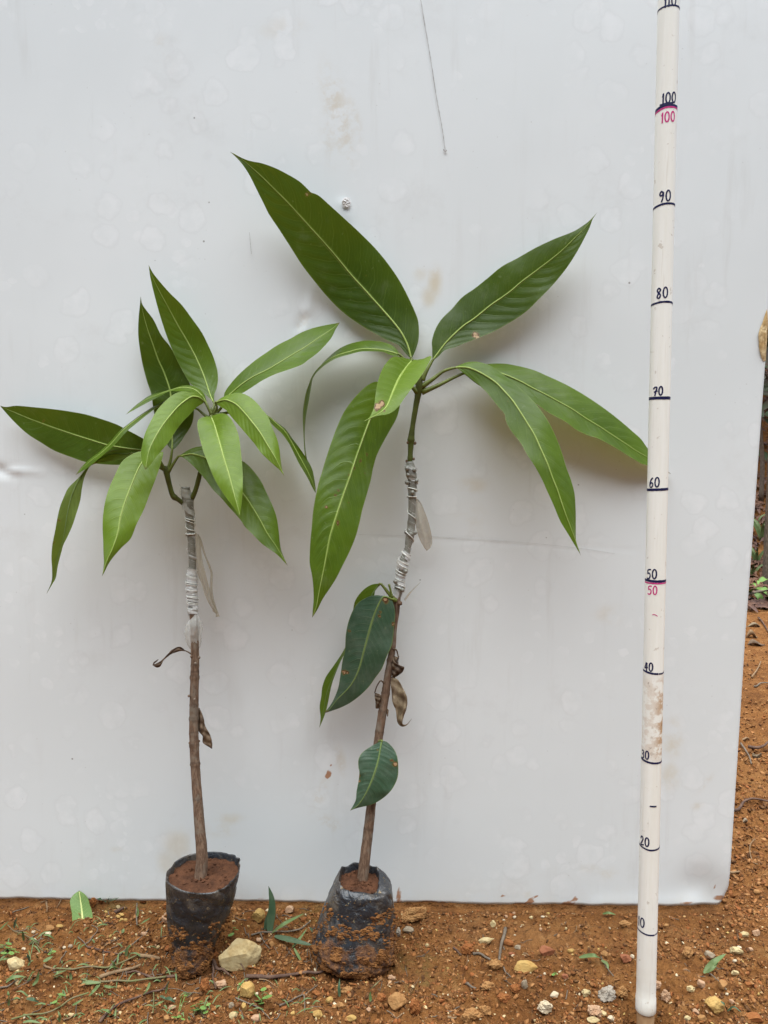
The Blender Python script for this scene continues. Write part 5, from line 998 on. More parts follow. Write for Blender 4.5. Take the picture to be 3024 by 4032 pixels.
st('pebble', 'za', (942, 1080), 36, 26, 's_yellow', 'yellow pebble at the lower end of the dark stick', 'pebble', sub=2)
# between the bags
st('rock', 'p1', (1130, 1600), 570, 480, 's_cream', 'big pale yellow rock leaning beside the round bag', 'rock', sub=5, rough=.08, cuts=11, fine=.02, flat=.55, sink=.12, group=None)
st('soil_clod', 'p1', (735, 1560), 230, 260, 's_rust', 'crumbly rust clod stuck to the lower right of the round bag', 'clod', sub=4, flat=.5, **CL)
st('soil_clod', 'p1', (680, 1985), 150, 240, 's_rust', 'upright rust orange clod in front of the round bag', 'clod', sub=4, **CL)
st('soil_clod', 'p1', (890, 1945), 150, 130, 's_pink', 'pinkish brown clod right of the upright rust clod', 'clod', **CL)
st('stone', 'zb', (140, 862), 120, 138, 's_yellow', 'bright yellow angular stone below the big pale rock', sub=4)
st('pebble', 'zb', (222, 884), 30, 34, 's_white', 'white pebble right of the bright yellow stone', 'pebble', sub=2)
st('stone', 'zb', (228, 266), 112, 116, 's_yellow', 'yellow tan stone at the board beside the upright weed', sub=4)
st('stone', 'zb', (475, 222), 72, 66, 's_pink', 'pink and cream stone at the board right of the weed')
st('stone', 'zb', (595, 290), 62, 48, 's_rust', 'orange brown stone under the weed blade')
st('stone', 'zb', (337, 487), 46, 56, 's_tan', 'tan stone below the weed')
st('stone', 'zb', (236, 462), 52, 50, 's_pink', 'pinkish stone left of the stone below the weed')
st('pebble', 'zb', (38, 302), 36, 26, 's_cream', 'cream pebble at the right side of the round bag', 'pebble', sub=2)
st('pebble', 'zb', (355, 622), 24, 24, 's_white', 'white pebble right of the big pale rock', 'pebble', sub=2)
st('stone', 'zb', (118, 990), 46, 84, 's_yellow', 'upright yellow stone under the bright yellow stone')
st('stone', 'zb', (215, 1078), 84, 66, 's_pink', 'cream and red stone on the bottom edge below the big rock')
st('stone', 'zb', (35, 1050), 70, 60, 's_cream', 'pale cream stone at the bottom edge left of the cream and red stone')
st('stone', 'zb', (18, 985), 50, 50, 's_grey', 'olive stone above the pale cream stone at the bottom')
st('stone', 'zb', (505, 1030), 40, 42, 's_yellow', 'yellow stone at the bottom in the middle')
# around and right of the squat bag
st('soil_clod', 'zb', (1448, 270), 250, 150, 's_tan', 'large crumbly orange clod right of the squat bag', 'clod', sub=5, rough=.30, cuts=3, fine=.13)
st('stone', 'zb', (1415, 378), 96, 56, 's_grey', 'smooth grey brown stone under the large orange clod')
st('soil_clod', 'zb', (1335, 395), 60, 80, 's_ash', 'whitish lump between the squat bag and the grey brown stone', 'clod', **CL)
st('soil_clod', 'zb', (1318, 655), 50, 84, 's_tan', 'tan clod at the lower right side of the squat bag', 'clod', **CL)
st('soil_clod', 'zb', (1282, 750), 74, 50, 's_pink', 'pinkish clod at the lower right corner of the squat bag', 'clod', **CL)
st('stone', 'zb', (1325, 962), 160, 142, 's_tan', 'square tan block of hard soil at the bottom', sub=4, rough=.12, cuts=7)
st('soil_clod', 'zb', (1470, 992), 102, 150, 's_rust', 'reddish orange clod right of the square tan block', 'clod', sub=4, **CL)
st('soil_clod', 'zb', (1200, 920), 84, 74, 's_rust', 'small rust clod left of the square tan block', 'clod', **CL)
st('soil_clod', 'zb', (930, 862), 96, 66, 's_tan', 'knobbly tan clod in front of the squat bag', 'clod', **CL)
st('stone', 'zb', (795, 930), 62, 52, 's_yellow', 'pale yellow stone left of the knobbly tan clod')
st('stone', 'zb', (692, 876), 78, 52, 's_rust', 'rust stone at the end of the grey twig')
st('stone', 'zb', (962, 1085), 90, 62, 's_yellow', 'rounded yellow stone on the bottom edge')
st('soil_clod', 'zb', (880, 975), 80, 60, 's_tan', 'crumbly tan clod below the knobbly one', 'clod', **CL)
st('stone', 'zb', (1105, 1012), 50, 44, 's_pink', 'pale pink stone left of the square block at the bottom')
st('stone', 'zb', (700, 1040), 80, 66, 's_yellow', 'flat yellowish stone on the bottom edge between twigs')
# bare soil before the board
st('stone', 'zc', (632, 458), 132, 68, 's_cream', 'wedge shaped cream stone left of the upright grey twig')
st('soil_clod', 'zc', (480, 530), 104, 116, 's_rust', 'round rust clod with a root hair left of the cream wedge', 'clod', sub=4, **CL)
st('stone', 'zc', (685, 326), 46, 62, 's_cream', 'upright pale stone above the cream wedge')
st('stone', 'zc', (880, 508), 66, 42, 's_grey', 'greenish grey stone right of the upright grey twig')
st('stone', 'zc', (1112, 545), 124, 84, 's_red', 'dark red flat stone on bare soil')
st('stone', 'zc', (832, 565), 56, 28, 's_red', 'thin maroon stone below the greenish grey stone')
st('stone', 'zc', (815, 478), 92, 56, 's_rust', 'flat rust slab touching the upright grey twig')
st('rock', 'zc', (930, 665), 226, 130, 's_yellow', 'broad ochre rock half buried in the soil', 'rock', sub=4, rough=.12, sink=.75)
st('soil_clod', 'zc', (700, 650), 150, 112, 's_tan', 'crumbly tan clod at the foot of the upright grey twig', 'clod', sub=4, **CL)
st('stone', 'zc', (1250, 740), 56, 50, 's_red', 'round dark red stone right of the half buried rock')
st('stone', 'zc', (1300, 536), 62, 40, 's_yellow', 'ochre stone right of the dark red flat stone')
st('soil_clod', 'zc', (868, 846), 104, 86, 's_rust', 'rust clod on the rim of the small pit', 'clod', sub=4, **CL)
st('stone', 'zc', (936, 815), 62, 92, 's_grey', 'dark grey slab on the rim of the small pit')
st('soil_clod', 'zc', (1100, 1002), 142, 118, 's_white', 'rough white clod right of the small pit', 'clod', sub=4, **CL)
st('stone', 'zc', (1170, 886), 76, 60, 's_white', 'smooth whitish stone above the rough white clod')
st('soil_clod', 'zc', (1424, 880), 84, 64, 's_cream', 'rough cream clod left of the ash grey lump', 'clod', **CL)
st('soil_clod', 'zc', (1588, 900), 150, 130, 's_ash', 'ash grey crumpled lump left of the pole', 'clod', sub=4, **CL)
st('soil_clod', 'zc', (1488, 1030), 126, 108, 's_pink', 'pinkish tan clod below the ash grey lump', 'clod', sub=4, **CL)
st('stone', 'zc', (1556, 1036), 52, 52, 's_cream', 'rounded cream stone right of the pinkish tan clod')
st('stone', 'zc', (1480, 1086), 112, 50, 's_cream', 'cream stone on the bottom edge left of the pole')
st('stone', 'zc', (1615, 1075), 56, 70, 's_white', 'white elongated stone on the bottom edge by the pole')
st('soil_clod', 'zc', (518, 1062), 180, 110, 's_tan', 'broad tan clod on the bottom edge left of the pit', 'clod', sub=4, **CL)
st('soil_clod', 'zc', (620, 1020), 110, 90, 's_tan', 'tan clod at the left rim of the pit', 'clod', sub=4, **CL)
st('soil_clod', 'zc', (770, 930), 120, 90, 's_rust', 'dark rust clod inside the small pit', 'clod', sub=4, **CL)
st('soil_clod', 'zc', (640, 830), 130, 76, 's_tan', 'long tan clod above the pit', 'clod', sub=4, **CL)
for i, (p, w, h) in enumerate([((430, 297), 22, 20), ((862, 320), 34, 28), ((848, 237), 26, 22), ((855, 270), 30, 26), ((985, 275), 38, 26), ((955, 233), 34, 26), ((1060, 366), 28, 34), ((1075, 267), 36, 16), ((1258, 360), 22, 32), ((495, 381), 18, 16), ((462, 375), 18, 18), ((855, 410), 20, 16), ((1118, 320), 24, 14), ((732, 262), 26, 24), ((785, 262), 28, 26), ((905, 345), 20, 14), ((165, 500), 30, 34), ((262, 766), 20, 22), ((345, 465), 22, 18), ((1090, 725), 22, 24), ((980, 707), 16, 16), ((1558, 742), 22, 26), ((1365, 340), 14, 20), ((765, 300), 30, 20), ((560, 535), 22, 22), ((610, 520), 24, 22)]):
    st('pebble', 'zc', p, w, h, ['s_cream', 's_tan', 's_pink', 's_white'][i % 4], 'small pale pebble strewn on bare soil between the squat bag and the pole', 'pebble', sub=2, group='small pebbles on the bare soil before the board')
# right of the pole
st('stone', 'zd', (375, 692), 124, 84, 's_red', 'reddish brown oblong stone just left of the pole')
st('stone', 'zd', (440, 668), 44, 40, 's_white', 'white stone between the reddish stone and the pole')
st('stone', 'zd', (188, 648), 70, 74, 's_tan', 'brown tan stone below the grass sprig left of the pole')
st('rock', 'zd', (1188, 1130), 168, 156, 's_yellow', 'large ochre brown rock at the lower right', 'rock', sub=4)
st('rock', 'zd', (1552, 1236), 176, 84, 's_rust', 'orange rock in the lower right corner', 'rock', sub=4)
st('stone', 'zd', (1064, 922), 78, 76, 's_pink', 'pink cube shaped stone right of the pole')
st('stone', 'zd', (1262, 934), 92, 92, 's_tan', 'tan stone above the large ochre rock')
st('stone', 'zd', (1450, 466), 98, 56, 's_cream', 'flat cream stone at the right near the board corner')
st('stone', 'zd', (1566, 450), 84, 66, 's_pink', 'pink stone right of the flat cream stone')
st('soil_clod', 'zd', (1384, 642), 124, 84, 's_cream', 'rough cream clump at the tip of the grass blade', 'clod', **CL)
st('stone', 'zd', (1406, 590), 46, 44, 's_white', 'white stone on top of the rough cream clump')
st('stone', 'zd', (1366, 712), 44, 40, 's_white', 'white stone below the rough cream clump')
st('stone', 'zd', (1370, 822), 78, 50, 's_cream', 'cream stone right of the grass blade')
st('soil_clod', 'zd', (940, 655), 116, 104, 's_tan', 'brown clod with a hollow right of the pole', 'clod', sub=4, **CL)
st('soil_clod', 'zd', (965, 968), 84, 62, 's_cream', 'crumbly cream clod left of the pink cube stone', 'clod', **CL)
st('soil_clod', 'zd', (668, 930), 74, 104, 's_pink', 'pinkish clod touching the pole on its right', 'clod', **CL)
st('soil_clod', 'zd', (742, 1040), 96, 136, 's_pink', 'tall pinkish tan clod right of the pole foot', 'clod', sub=4, **CL)
st('soil_clod', 'zd', (352, 1012), 124, 136, 's_tan', 'jagged tan clod left of the pole foot', 'clod', sub=4, **CL)
st('stone', 'zd', (1336, 1076), 52, 46, 's_pink', 'small reddish pink stone right of the large ochre rock')
st('stone', 'zd', (1292, 1002), 36, 34, 's_white', 'small white stone under the tan stone')
st('stone', 'zd', (1140, 652), 104, 72, 's_grey', 'brown grey stone left of the grass blade')
st('stone', 'zd', (1500, 916), 78, 52, 's_rust', 'orange stone near the right edge')
st('stone', 'zd', (1012, 1172), 62, 60, 's_pink', 'pale stone left of the large ochre rock')
st('stone', 'zd', (940, 1226), 66, 54, 's_cream', 'cream stone on the bottom edge right of the pole')
st('stone', 'zd', (1072, 1236), 84, 62, 's_tan', 'flat tan stone on the bottom edge below the ochre rock')
st('stone', 'zd', (1556, 95), 66, 44, 's_tan', 'tan stone behind the corner of the board')
st('stone', 'zd', (1505, 600), 56, 40, 's_pink', 'pink stone right of the white stone on the clump')
st('stone', 'zd', (740, 390), 66, 36, 's_tan', 'tan stone close to the board right of the pole')
st('soil_clod', 'zd', (380, 380), 116, 60, 's_tan', 'flat crumbly clod left of the pole under the board', 'clod', **CL)

# ------------------------------------------------------------------ soil crumbs and gravel: uncountable
def crumbs(name, n, smin, smax, pw, seed, palette, region, label, dens=None):
    rs = np.random.RandomState(seed); x = []; y = []
    while len(x) < n:
        m = n; px = rs.uniform(region[0], region[1], m); py = rs.uniform(region[2], region[3], m)
        P = atZ(px, py, 0.0); keep = np.ones(m, bool)
        if dens is not None: keep = rs.rand(m) < dens(px, py, P)
        x += P[keep, 0].tolist(); y += P[keep, 1].tolist()
    x = np.array(x[:n]); y = np.array(y[:n]); h = ground_h(x, y)
    s = smin + (smax - smin) * rs.rand(n) ** pw; cols_ = np.array(palette)[rs.randint(0, len(palette), n)] * (0.75 + .5 * rs.rand(n, 1))
    V0, F0 = ico(1); F0 = np.array(F0); nv = len(V0); q = rs.randn(n, 4); q /= np.linalg.norm(q, axis=1)[:, None]
    w_, a, b, c = q.T
    Rm = np.stack([1 - 2 * (b * b + c * c), 2 * (a * b - c * w_), 2 * (a * c + b * w_), 2 * (a * b + c * w_), 1 - 2 * (a * a + c * c), 2 * (b * c - a * w_), 2 * (a * c - b * w_), 2 * (b * c + a * w_), 1 - 2 * (a * a + b * b)], 1).reshape(n, 3, 3)
    var = []
    for _ in range(24):
        v = V0.copy()
        for _ in range(7):
            d = rs.randn(3); d /= np.linalg.norm(d); hh = .15 + .5 * rs.rand(); v -= np.clip(v @ d - hh, 0, None)[:, None] * d
        v = v / np.abs(v).max() * (1 + .16 * rs.randn(nv, 1)); var.append(v * rs.uniform(.4, 1.25, 3))
    var = np.array(var)[rs.randint(0, 24, n)]
    V = np.einsum('nij,nvj->nvi', Rm, var) * s[:, None, None]; V[:, :, 2] *= .8; V += np.stack([x, y, h + s * .12], 1)[:, None, :]
    F = (F0[None] + (np.arange(n) * nv)[:, None, None]).reshape(-1, 3); V = V.reshape(-1, 3)
    me = bpy.data.meshes.new(name); me.vertices.add(len(V)); me.vertices.foreach_set('co', V.ravel()); me.loops.add(F.size); me.loops.foreach_set('vertex_index', F.ravel().astype(np.int32))
    me.polygons.add(len(F)); me.polygons.foreach_set('loop_start', np.arange(0, F.size, 3, dtype=np.int32)); me.polygons.foreach_set('loop_total', np.full(len(F), 3, np.int32))
    at = me.attributes.new('tint', 'FLOAT_COLOR', 'POINT'); at.data.foreach_set('color', np.hstack([np.repeat(cols_, nv, 0), np.ones((len(V), 1))]).astype(np.float32).ravel())
    me.materials.append(M['crumb']); me.update(calc_edges=True); me.validate()
    o = bpy.data.objects.new(name, me); col.objects.link(o); tag(o, label, 'soil' if 'soil' in name else 'gravel', kind='stuff'); return o
SOILP = [(0.206, 0.0832, 0.0261), (0.247, 0.107, 0.0366), (0.165, 0.0618, 0.0192), (0.124, 0.0475, 0.0156), (0.281, 0.135, 0.0522), (0.214, 0.0729, 0.0226), (0.0825, 0.0356, 0.0149)]
PALEP = [(.46, .34, .17), (.52, .40, .22), (.40, .24, .10), (.44, .28, .16), (.56, .47, .31), (.40, .27, .09)]
def dens_soil(px, py, P):
    smooth = np.exp(-(((px - 2150) / 420) ** 2 + ((py - 3690) / 90) ** 2)); cl = sstep(-.35, .35, pn(P[:, 0] * 11, P[:, 1] * 11)); bd = P[:, 1] < YB - YAW * P[:, 0] - .004
    return np.where(bd | (px > 2880), (1 - .75 * smooth) * (.25 + .75 * cl), 0)
crumbs('soil_crumbs', 20000, .0007, .0050, 3.2, 1, SOILP, (-80, 3100, 3540, 4060), 'countless crumbs of orange brown soil covering the ground', dens_soil)
crumbs('pale_gravel', 2200, .0006, .0036, 2.8, 2, PALEP, (-80, 3100, 3545, 4060), 'countless tiny cream and tan gravel grains in the soil', dens_soil)
def dens_back(px, py, P): return np.where((px > 2840 + (3500 - py) * .05) , 1.0, 0)
crumbs('soil_crumbs', 6000, .0008, .0065, 3.4, 3, SOILP, (2850, 3100, 2300, 3600), 'countless soil crumbs on the ground beyond the right edge of the board', dens_back)

# ------------------------------------------------------------------ twigs, roots, straws
def ground_line(k, pts, n, lift):
    P = np.array([G(k, p) for p in pts]); P = catmull(P, n); hz = np.maximum(ground_h(P[:, 0], P[:, 1]), -.01); kk = np.ones(9) / 9; P[:, 2] = np.convolve(np.pad(hz, 4, mode='edge'), kk, 'valid') + lift + .0008; return P
def twig(k, pts, w, mat, label, name='twig', cat='twig', lift=.0014, n=24, taper=.5, group='twigs and roots on the soil', zs=None):
    P = ground_line(k, pts, n, lift)
    if zs is not None: P[:, 2] += np.interp(np.linspace(0, 1, n), np.linspace(0, 1, len(zs)), zs)
    sc = 2.0 if k != 'zd' else 2.291; r = w / sc / FPX * ((P - ORI) @ FW) / 2 * np.linspace(1, taper, n); rs = np.random.RandomState(int(abs(pts[0][0]) + 7)); r = r * (1 + .07 * rs.randn(n))
    v, f, _ = tube(P, np.abs(r), 7); o = mesh_obj(name, v, f, M[mat]); tag(o, label, cat, group); return o
twig('zc', [(780, 362), (770, 420), (750, 490), (738, 550), (732, 602)], 26, 'twig', 'short upright looking grey twig lying on bare soil right of the cream wedge', taper=.8)
twig('zc', [(525, 565), (590, 582), (660, 612)], 22, 'twig', 'grey brown twig right of the round rust clod', taper=.7)
twig('zc', [(368, 520), (400, 548), (432, 576)], 20, 'root', 'short dark twig left of the round rust clod')
twig('zc', [(765, 668), (790, 715), (822, 762)], 14, 'twig', 'thin twig by the half buried ochre rock')
twig('zc', [(462, 790), (500, 815), (548, 838)], 28, 'twig', 'flat grey chip of wood above the pit', taper=.4)
twig('zc', [(325, 1068), (395, 1072)], 22, 'straw', 'dry tan stalk piece on the bottom edge', name='dry_stalk', cat='stalk')
twig('zc', [(485, 540), (482, 600), (474, 650)], 6, 'straw', 'pale root hair hanging from the round rust clod', name='root_hair', cat='root')
twig('zc', [(1340, 350), (1335, 380), (1315, 400)], 6, 'straw', 'short pale straw below the board', name='straw', cat='straw')
twig('zc', [(100, 760), (70, 800), (40, 860), (5, 895)], 5, 'straw', 'fine pale root right of the squat bag', name='root_hair', cat='root')
twig('zc', [(920, 655), (962, 670)], 12, 'straw', 'short white straw on the half buried ochre rock', name='straw', cat='straw', lift=.016)
twig('zc', [(1245, 780), (1275, 757)], 9, 'straw', 'tiny pale straw right of the half buried rock', name='straw', cat='straw')
twig('zb', [(140, 752), (320, 742), (470, 745), (620, 738), (700, 720), (790, 690)], 34, 'root', 'thick dark root running from the big pale rock to the squat bag', name='root', cat='root', lift=.003)
twig('zb', [(400, 972), (520, 920), (610, 870), (700, 815)], 14, 'twig', 'slanting grey twig in front of the squat bag')
twig('zb', [(55, 912), (150, 950), (250, 1010), (335, 1080)], 13, 'twig', 'grey twig below the bright yellow stone')
twig('zb', [(240, 770), (320, 800), (385, 832)], 10, 'straw', 'dry straw under the dark root', name='straw', cat='straw')
twig('zb', [(0, 615), (50, 650), (100, 705), (130, 740)], 14, 'root', 'thin root lying over the foot of the big pale rock', name='root', cat='root', lift=.008)
twig('zb', [(250, 400), (280, 470), (330, 530)], 12, 'twig', 'thin twig below the weed between the bags')
twig('zb', [(595, 890), (600, 960), (598, 1030)], 12, 'twig', 'brown twig pointing down at the bottom middle')
twig('zb', [(1245, 1020), (1300, 1060), (1350, 1100)], 9, 'twig', 'thin twig crossing below the square tan block')
twig('zb', [(1370, 1035), (1320, 1070), (1285, 1100)], 9, 'straw', 'straw crossing the thin twig below the tan block', name='straw', cat='straw')
twig('zb', [(1470, 790), (1450, 850), (1400, 895)], 5, 'straw', 'fine pale root above the square tan block', name='root_hair', cat='root')
twig('za', [(1400, 745), (1320, 755), (1200, 745), (1080, 730), (1000, 705), (930, 685)], 22, 'root', 'dark woody root reaching left from the foot of the round bag', name='root', cat='root')
twig('za', [(690, 515), (760, 530), (850, 562), (945, 578)], 20, 'root', 'reddish dark root left of the round bag', name='root', cat='root')
twig('za', [(785, 1098), (860, 1030), (950, 985), (1060, 930), (1180, 890), (1280, 850), (1330, 780)], 24, 'root', 'long dark stick slanting up to the round bag from the bottom', name='stick', cat='stick')
twig('za', [(830, 705), (930, 590), (1020, 505), (1100, 435), (1175, 375)], 14, 'twig', 'straight grey stick slanting up beside the round bag', name='stick', cat='stick')
twig('za', [(818, 520), (890, 470), (970, 405)], 8, 'straw', 'thin pale straw near the cream pebble', name='straw', cat='straw')
twig('za', [(785, 755), (880, 715), (1000, 690), (1110, 645)], 32, 'straw', 'flat tan strip of dry stalk over the root', name='dry_stalk', cat='stalk', taper=.6)
twig('za', [(1100, 580), (1180, 592), (1262, 608)], 30, 'straw', 'flat pinkish tan stalk piece left of the round bag', name='dry_stalk', cat='stalk', taper=.9)
twig('za', [(365, 155), (372, 200), (370, 235)], 16, 'straw', 'short dry stalk at the foot of the board near the left edge', name='dry_stalk', cat='stalk')
twig('za', [(490, 130), (470, 170), (445, 200)], 10, 'straw', 'bent straw at the board left of the fallen leaf', name='straw', cat='straw')
twig('za', [(320, 165), (350, 150), (380, 140)], 10, 'straw', 'thin straw at the board above the short stalk', name='straw', cat='straw')
twig('za', [(830, 328), (890, 308)], 12, 'root', 'tiny dark twig right of the fallen leaf')
twig('za', [(905, 240), (950, 225), (1000, 205)], 32, 'root', 'dark piece of bark beside the heap of pale yellow pebbles', name='bark_piece', cat='bark', taper=.4)
twig('za', [(670, 505), (710, 450), (770, 385), (720, 345)], 10, 'twig', 'forked looking thin twig under the fallen leaf')
twig('za', [(0, 842), (70, 820), (140, 770)], 16, 'twig', 'brown stem at the left edge below the cream stone')
twig('za', [(345, 645), (400, 680), (440, 690)], 20, 'straw', 'dry stalk right of the flat cream stone', name='dry_stalk', cat='stalk')
twig('za', [(500, 1095), (560, 1070), (605, 1040)], 16, 'straw', 'curled dry sliver at the bottom left', name='dry_stalk', cat='stalk')
twig('za', [(1580, 1035), (1620, 1070), (1655, 1100)], 8, 'straw', 'pale dry stem at the bottom below the round bag', name='straw', cat='straw')
twig('p1', [(750, 1600), (800, 1680), (850, 1740), (930, 1790), (1000, 1830)], 30, 'root', 'pale rooty strand between the round bag and the big rock', name='root', cat='root', lift=.004)
twig('p1', [(790, 1640), (800, 1760), (790, 1880), (830, 2020)], 22, 'root', 'thin root hanging from the round bag over the clods', name='root', cat='root', lift=.003)
twig('p1', [(620, 2060), (400, 2040), (250, 1980), (60, 2050)], 6, 'twig', 'hair thin stem in front of the round bag', name='root_hair', cat='root')

# ------------------------------------------------------------------ grass, weeds, the fallen leaf
def blade_geo(P, w, fold=.25):
    n = len(P); T = np.gradient(P, axis=0); T /= np.linalg.norm(T, axis=1)[:, None] + 1e-9
    V_ = (ORI - P); V_ /= np.linalg.norm(V_, axis=1)[:, None]; S = np.cross(T, V_ * .6 + np.array([0, 0, .6])); S /= np.linalg.norm(S, axis=1)[:, None] + 1e-9
    N = np.cross(S, T); t = np.linspace(0, 1, n); ww = w * np.interp(t, [0, .12, .4, .8, 1], [.35, .8, 1, .55, .03])
    V = np.vstack([P - S * ww[:, None] / 2, P - N * (ww * fold)[:, None], P + S * ww[:, None] / 2])
    F = [(a * n + i, (a + 1) * n + i, (a + 1) * n + i + 1, a * n + i + 1) for a in (0, 1) for i in range(n - 1)]; return V, F
def gpt(k, p, dz): return G(k, p) * [1, 1, 0] + [0, 0, dz] if False else _lift(k, p, dz)
def _lift(k, p, dz):
    """a point dz above the ground seen at that pixel"""
    q = gx(Z[k](p), dz); h = float(ground_h(q[0], q[1])); return gx(Z[k](p), dz + h)
def blade(parent, k, pts, w, mat, zs, name='blade'):
    P = np.array([_lift(k, p, z) for p, z in zip(pts, np.interp(np.linspace(0, 1, len(pts)), np.linspace(0, 1, len(zs)), zs))]); P = catmull(P, 14)
    sc = 2.291 if k == 'zd' else 2.0; wm = w / sc / FPX * ((P[0] - ORI) @ FW); V, F = blade_geo(P, wm); return mesh_obj(name, V, F, M[mat], parent)
def weed_root(k, p, name, label, cat, group=None): return thing(name, G(k, p), label, cat, group)
w1 = weed_root('zb', (320, 395), 'grass_weed', 'dark green grass weed with one tall pointed blade between the two bags', 'weed')
def upblade(parent, k, foot, pts, w, mat):
    f = G(k, foot); P = [f] + [atY(np.array([Z[k](p)[0]]), np.array([Z[k](p)[1]]), f[1] + dy)[0] for p, dy in pts]; P = catmull(np.array(P), 18); wm = w / 2.0 / FPX * ((P[0] - ORI) @ FW); V, F = blade_geo(P, wm); return mesh_obj('blade', V, F, M[mat], parent)
upblade(w1, 'zb', (322, 395), [((330, 300), .004), ((342, 200), .008), ((340, 120), .012), ((315, 18), .018)], 66, 'grass_dark')
upblade(w1, 'zb', (300, 390), [((300, 320), .002), ((318, 250), .006), ((345, 140), .01)], 46, 'grass_dark')
blade(w1, 'zb', [(340, 385), (420, 325), (510, 275), (598, 232)], 30, 'grass', [.004, .016, .018, .012])
blade(w1, 'zb', [(360, 410), (450, 430), (570, 460), (682, 490)], 46, 'grass_dark', [.003, .012, .010, .006])
blade(w1, 'zb', [(500, 500), (545, 450), (620, 350)], 22, 'grass', [.003, .008, .006]); blade(w1, 'zb', [(640, 345), (680, 390), (710, 440)], 26, 'grass_dark', [.006, .006, .004]); blade(w1, 'zb', [(515, 505), (545, 560), (575, 620)], 22, 'grass', [.005, .005, .003])
P = ground_line('zb', [(180, 430), (260, 405), (330, 398), (450, 390), (560, 370), (640, 335)], 24, .003); v, f, _ = tube(P, .0011, 6); mesh_obj('runner', v, f, M['twig'], w1)
def runner(k, pts, w, label, blades, mat='runner'):
    t = weed_root(k, pts[0], 'creeping_grass', label, 'grass', 'creeping grass runners'); P = ground_line(k, pts, 30, .004); r = w / 2 / FPX * 1.0 / 2; v, f, _ = tube(P, r, 6); mesh_obj('runner', v, f, M[mat], t)
    for pp, ww, zs, m in blades: blade(t, k, pp, ww, m, zs)
runner('za', [(90, 1098), (250, 1075), (380, 1045), (480, 1000), (570, 950), (700, 885)], 12, 'creeping grass runner in the lower left corner', [([(570, 955), (610, 935), (660, 905)], 20, [.004, .01, .008], 'grass'), ([(180, 1090), (240, 1080), (330, 1098)], 22, [.004, .01, .004], 'grass'), ([(700, 885), (740, 840), (790, 790)], 26, [.004, .012, .010], 'grass'), ([(465, 1090), (470, 1040), (455, 1000)], 26, [.003, .012, .016], 'grass'), ([(890, 1030), (850, 1000), (790, 985)], 24, [.003, .01, .006], 'grass')])
runner('za', [(440, 690), (560, 695), (700, 702), (830, 695), (930, 665), (1010, 635), (1095, 590)], 13, 'long creeping grass runner above the flat tan strip', [([(410, 735), (450, 700), (525, 680)], 30, [.003, .012, .008], 'grass'), ([(930, 665), (890, 650), (850, 680)], 26, [.005, .012, .008], 'grass'), ([(905, 665), (895, 630), (875, 600)], 22, [.004, .012, .016], 'grass'), ([(560, 755), (555, 720), (548, 700)], 24, [.003, .01, .010], 'grass')])
runner('za', [(640, 775), (720, 790), (820, 800), (930, 810), (1060, 800), (1190, 775), (1310, 762)], 14, 'creeping grass runner in front of the dark woody root', [([(640, 790), (700, 775), (800, 780)], 34, [.003, .010, .006], 'grass'), ([(780, 790), (750, 830), (700, 880)], 32, [.004, .012, .006], 'grass'), ([(820, 800), (860, 812), (920, 808)], 26, [.004, .010, .006], 'grass'), ([(1180, 775), (1160, 830), (1120, 880)], 22, [.004, .012, .006], 'grass'), ([(1310, 800), (1320, 780), (1330, 765)], 16, [.003, .008, .010], 'grass'), ([(1300, 870), (1312, 830), (1325, 785)], 18, [.002, .012, .02], 'grass')])
runner('za', [(60, 350), (120, 400), (190, 440), (270, 470), (340, 560)], 8, 'tangle of green grass at the left edge by the shell fragments', [([(190, 450), (180, 400), (175, 365)], 24, [.003, .014, .022], 'grass'), ([(340, 610), (380, 590), (415, 570)], 30, [.003, .01, .008], 'grass'), ([(240, 620), (225, 580), (210, 545)], 26, [.003, .014, .02], 'grass_dark'), ([(300, 590), (290, 565), (280, 545)], 20, [.003, .01, .016], 'grass'), ([(345, 400), (385, 405), (432, 438)], 20, [.006, .016, .008], 'grass'), ([(210, 455), (240, 430), (270, 440), (310, 478)], 22, [.004, .014, .012, .004], 'grass'), ([(0, 360), (40, 320), (70, 295)], 18, [.003, .012, .016], 'grass'), ([(110, 350), (120, 300), (135, 262)], 24, [.003, .014, .022], 'grass_dark')])
runner('za', [(50, 790), (120, 735), (190, 725)], 7, 'grass blades below the flat cream stone', [([(45, 775), (100, 735), (195, 728)], 34, [.003, .014, .006], 'grass'), ([(210, 765), (240, 720), (262, 680)], 24, [.003, .012, .02], 'grass'), ([(255, 800), (290, 760), (305, 690)], 30, [.003, .012, .02], 'grass'), ([(50, 920), (65, 880), (62, 840)], 30, [.003, .012, .016], 'grass'), ([(65, 960), (70, 930), (75, 900)], 24, [.002, .01, .014], 'grass'), ([(210, 900), (260, 910), (318, 938)], 30, [.003, .012, .004], 'grass_dark'), ([(0, 600), (40, 590), (90, 585)], 18, [.004, .01, .004], 'grass')])
runner('za', [(1080, 350), (1075, 260), (1080, 180)], 12, 'thin upright grass stem left of the round bag', [([(1080, 330), (1130, 300), (1190, 265)], 20, [.004, .014, .016], 'grass'), ([(1075, 270), (1085, 220), (1078, 175)], 22, [.004, .012, .02], 'grass'), ([(960, 385), (968, 370), (975, 352)], 26, [.003, .008, .012], 'grass'), ([(990, 575), (1000, 520), (1025, 475)], 28, [.003, .012, .02], 'grass'), ([(1010, 590), (1020, 560), (1030, 540)], 18, [.002, .008, .012], 'grass')], 'twig')
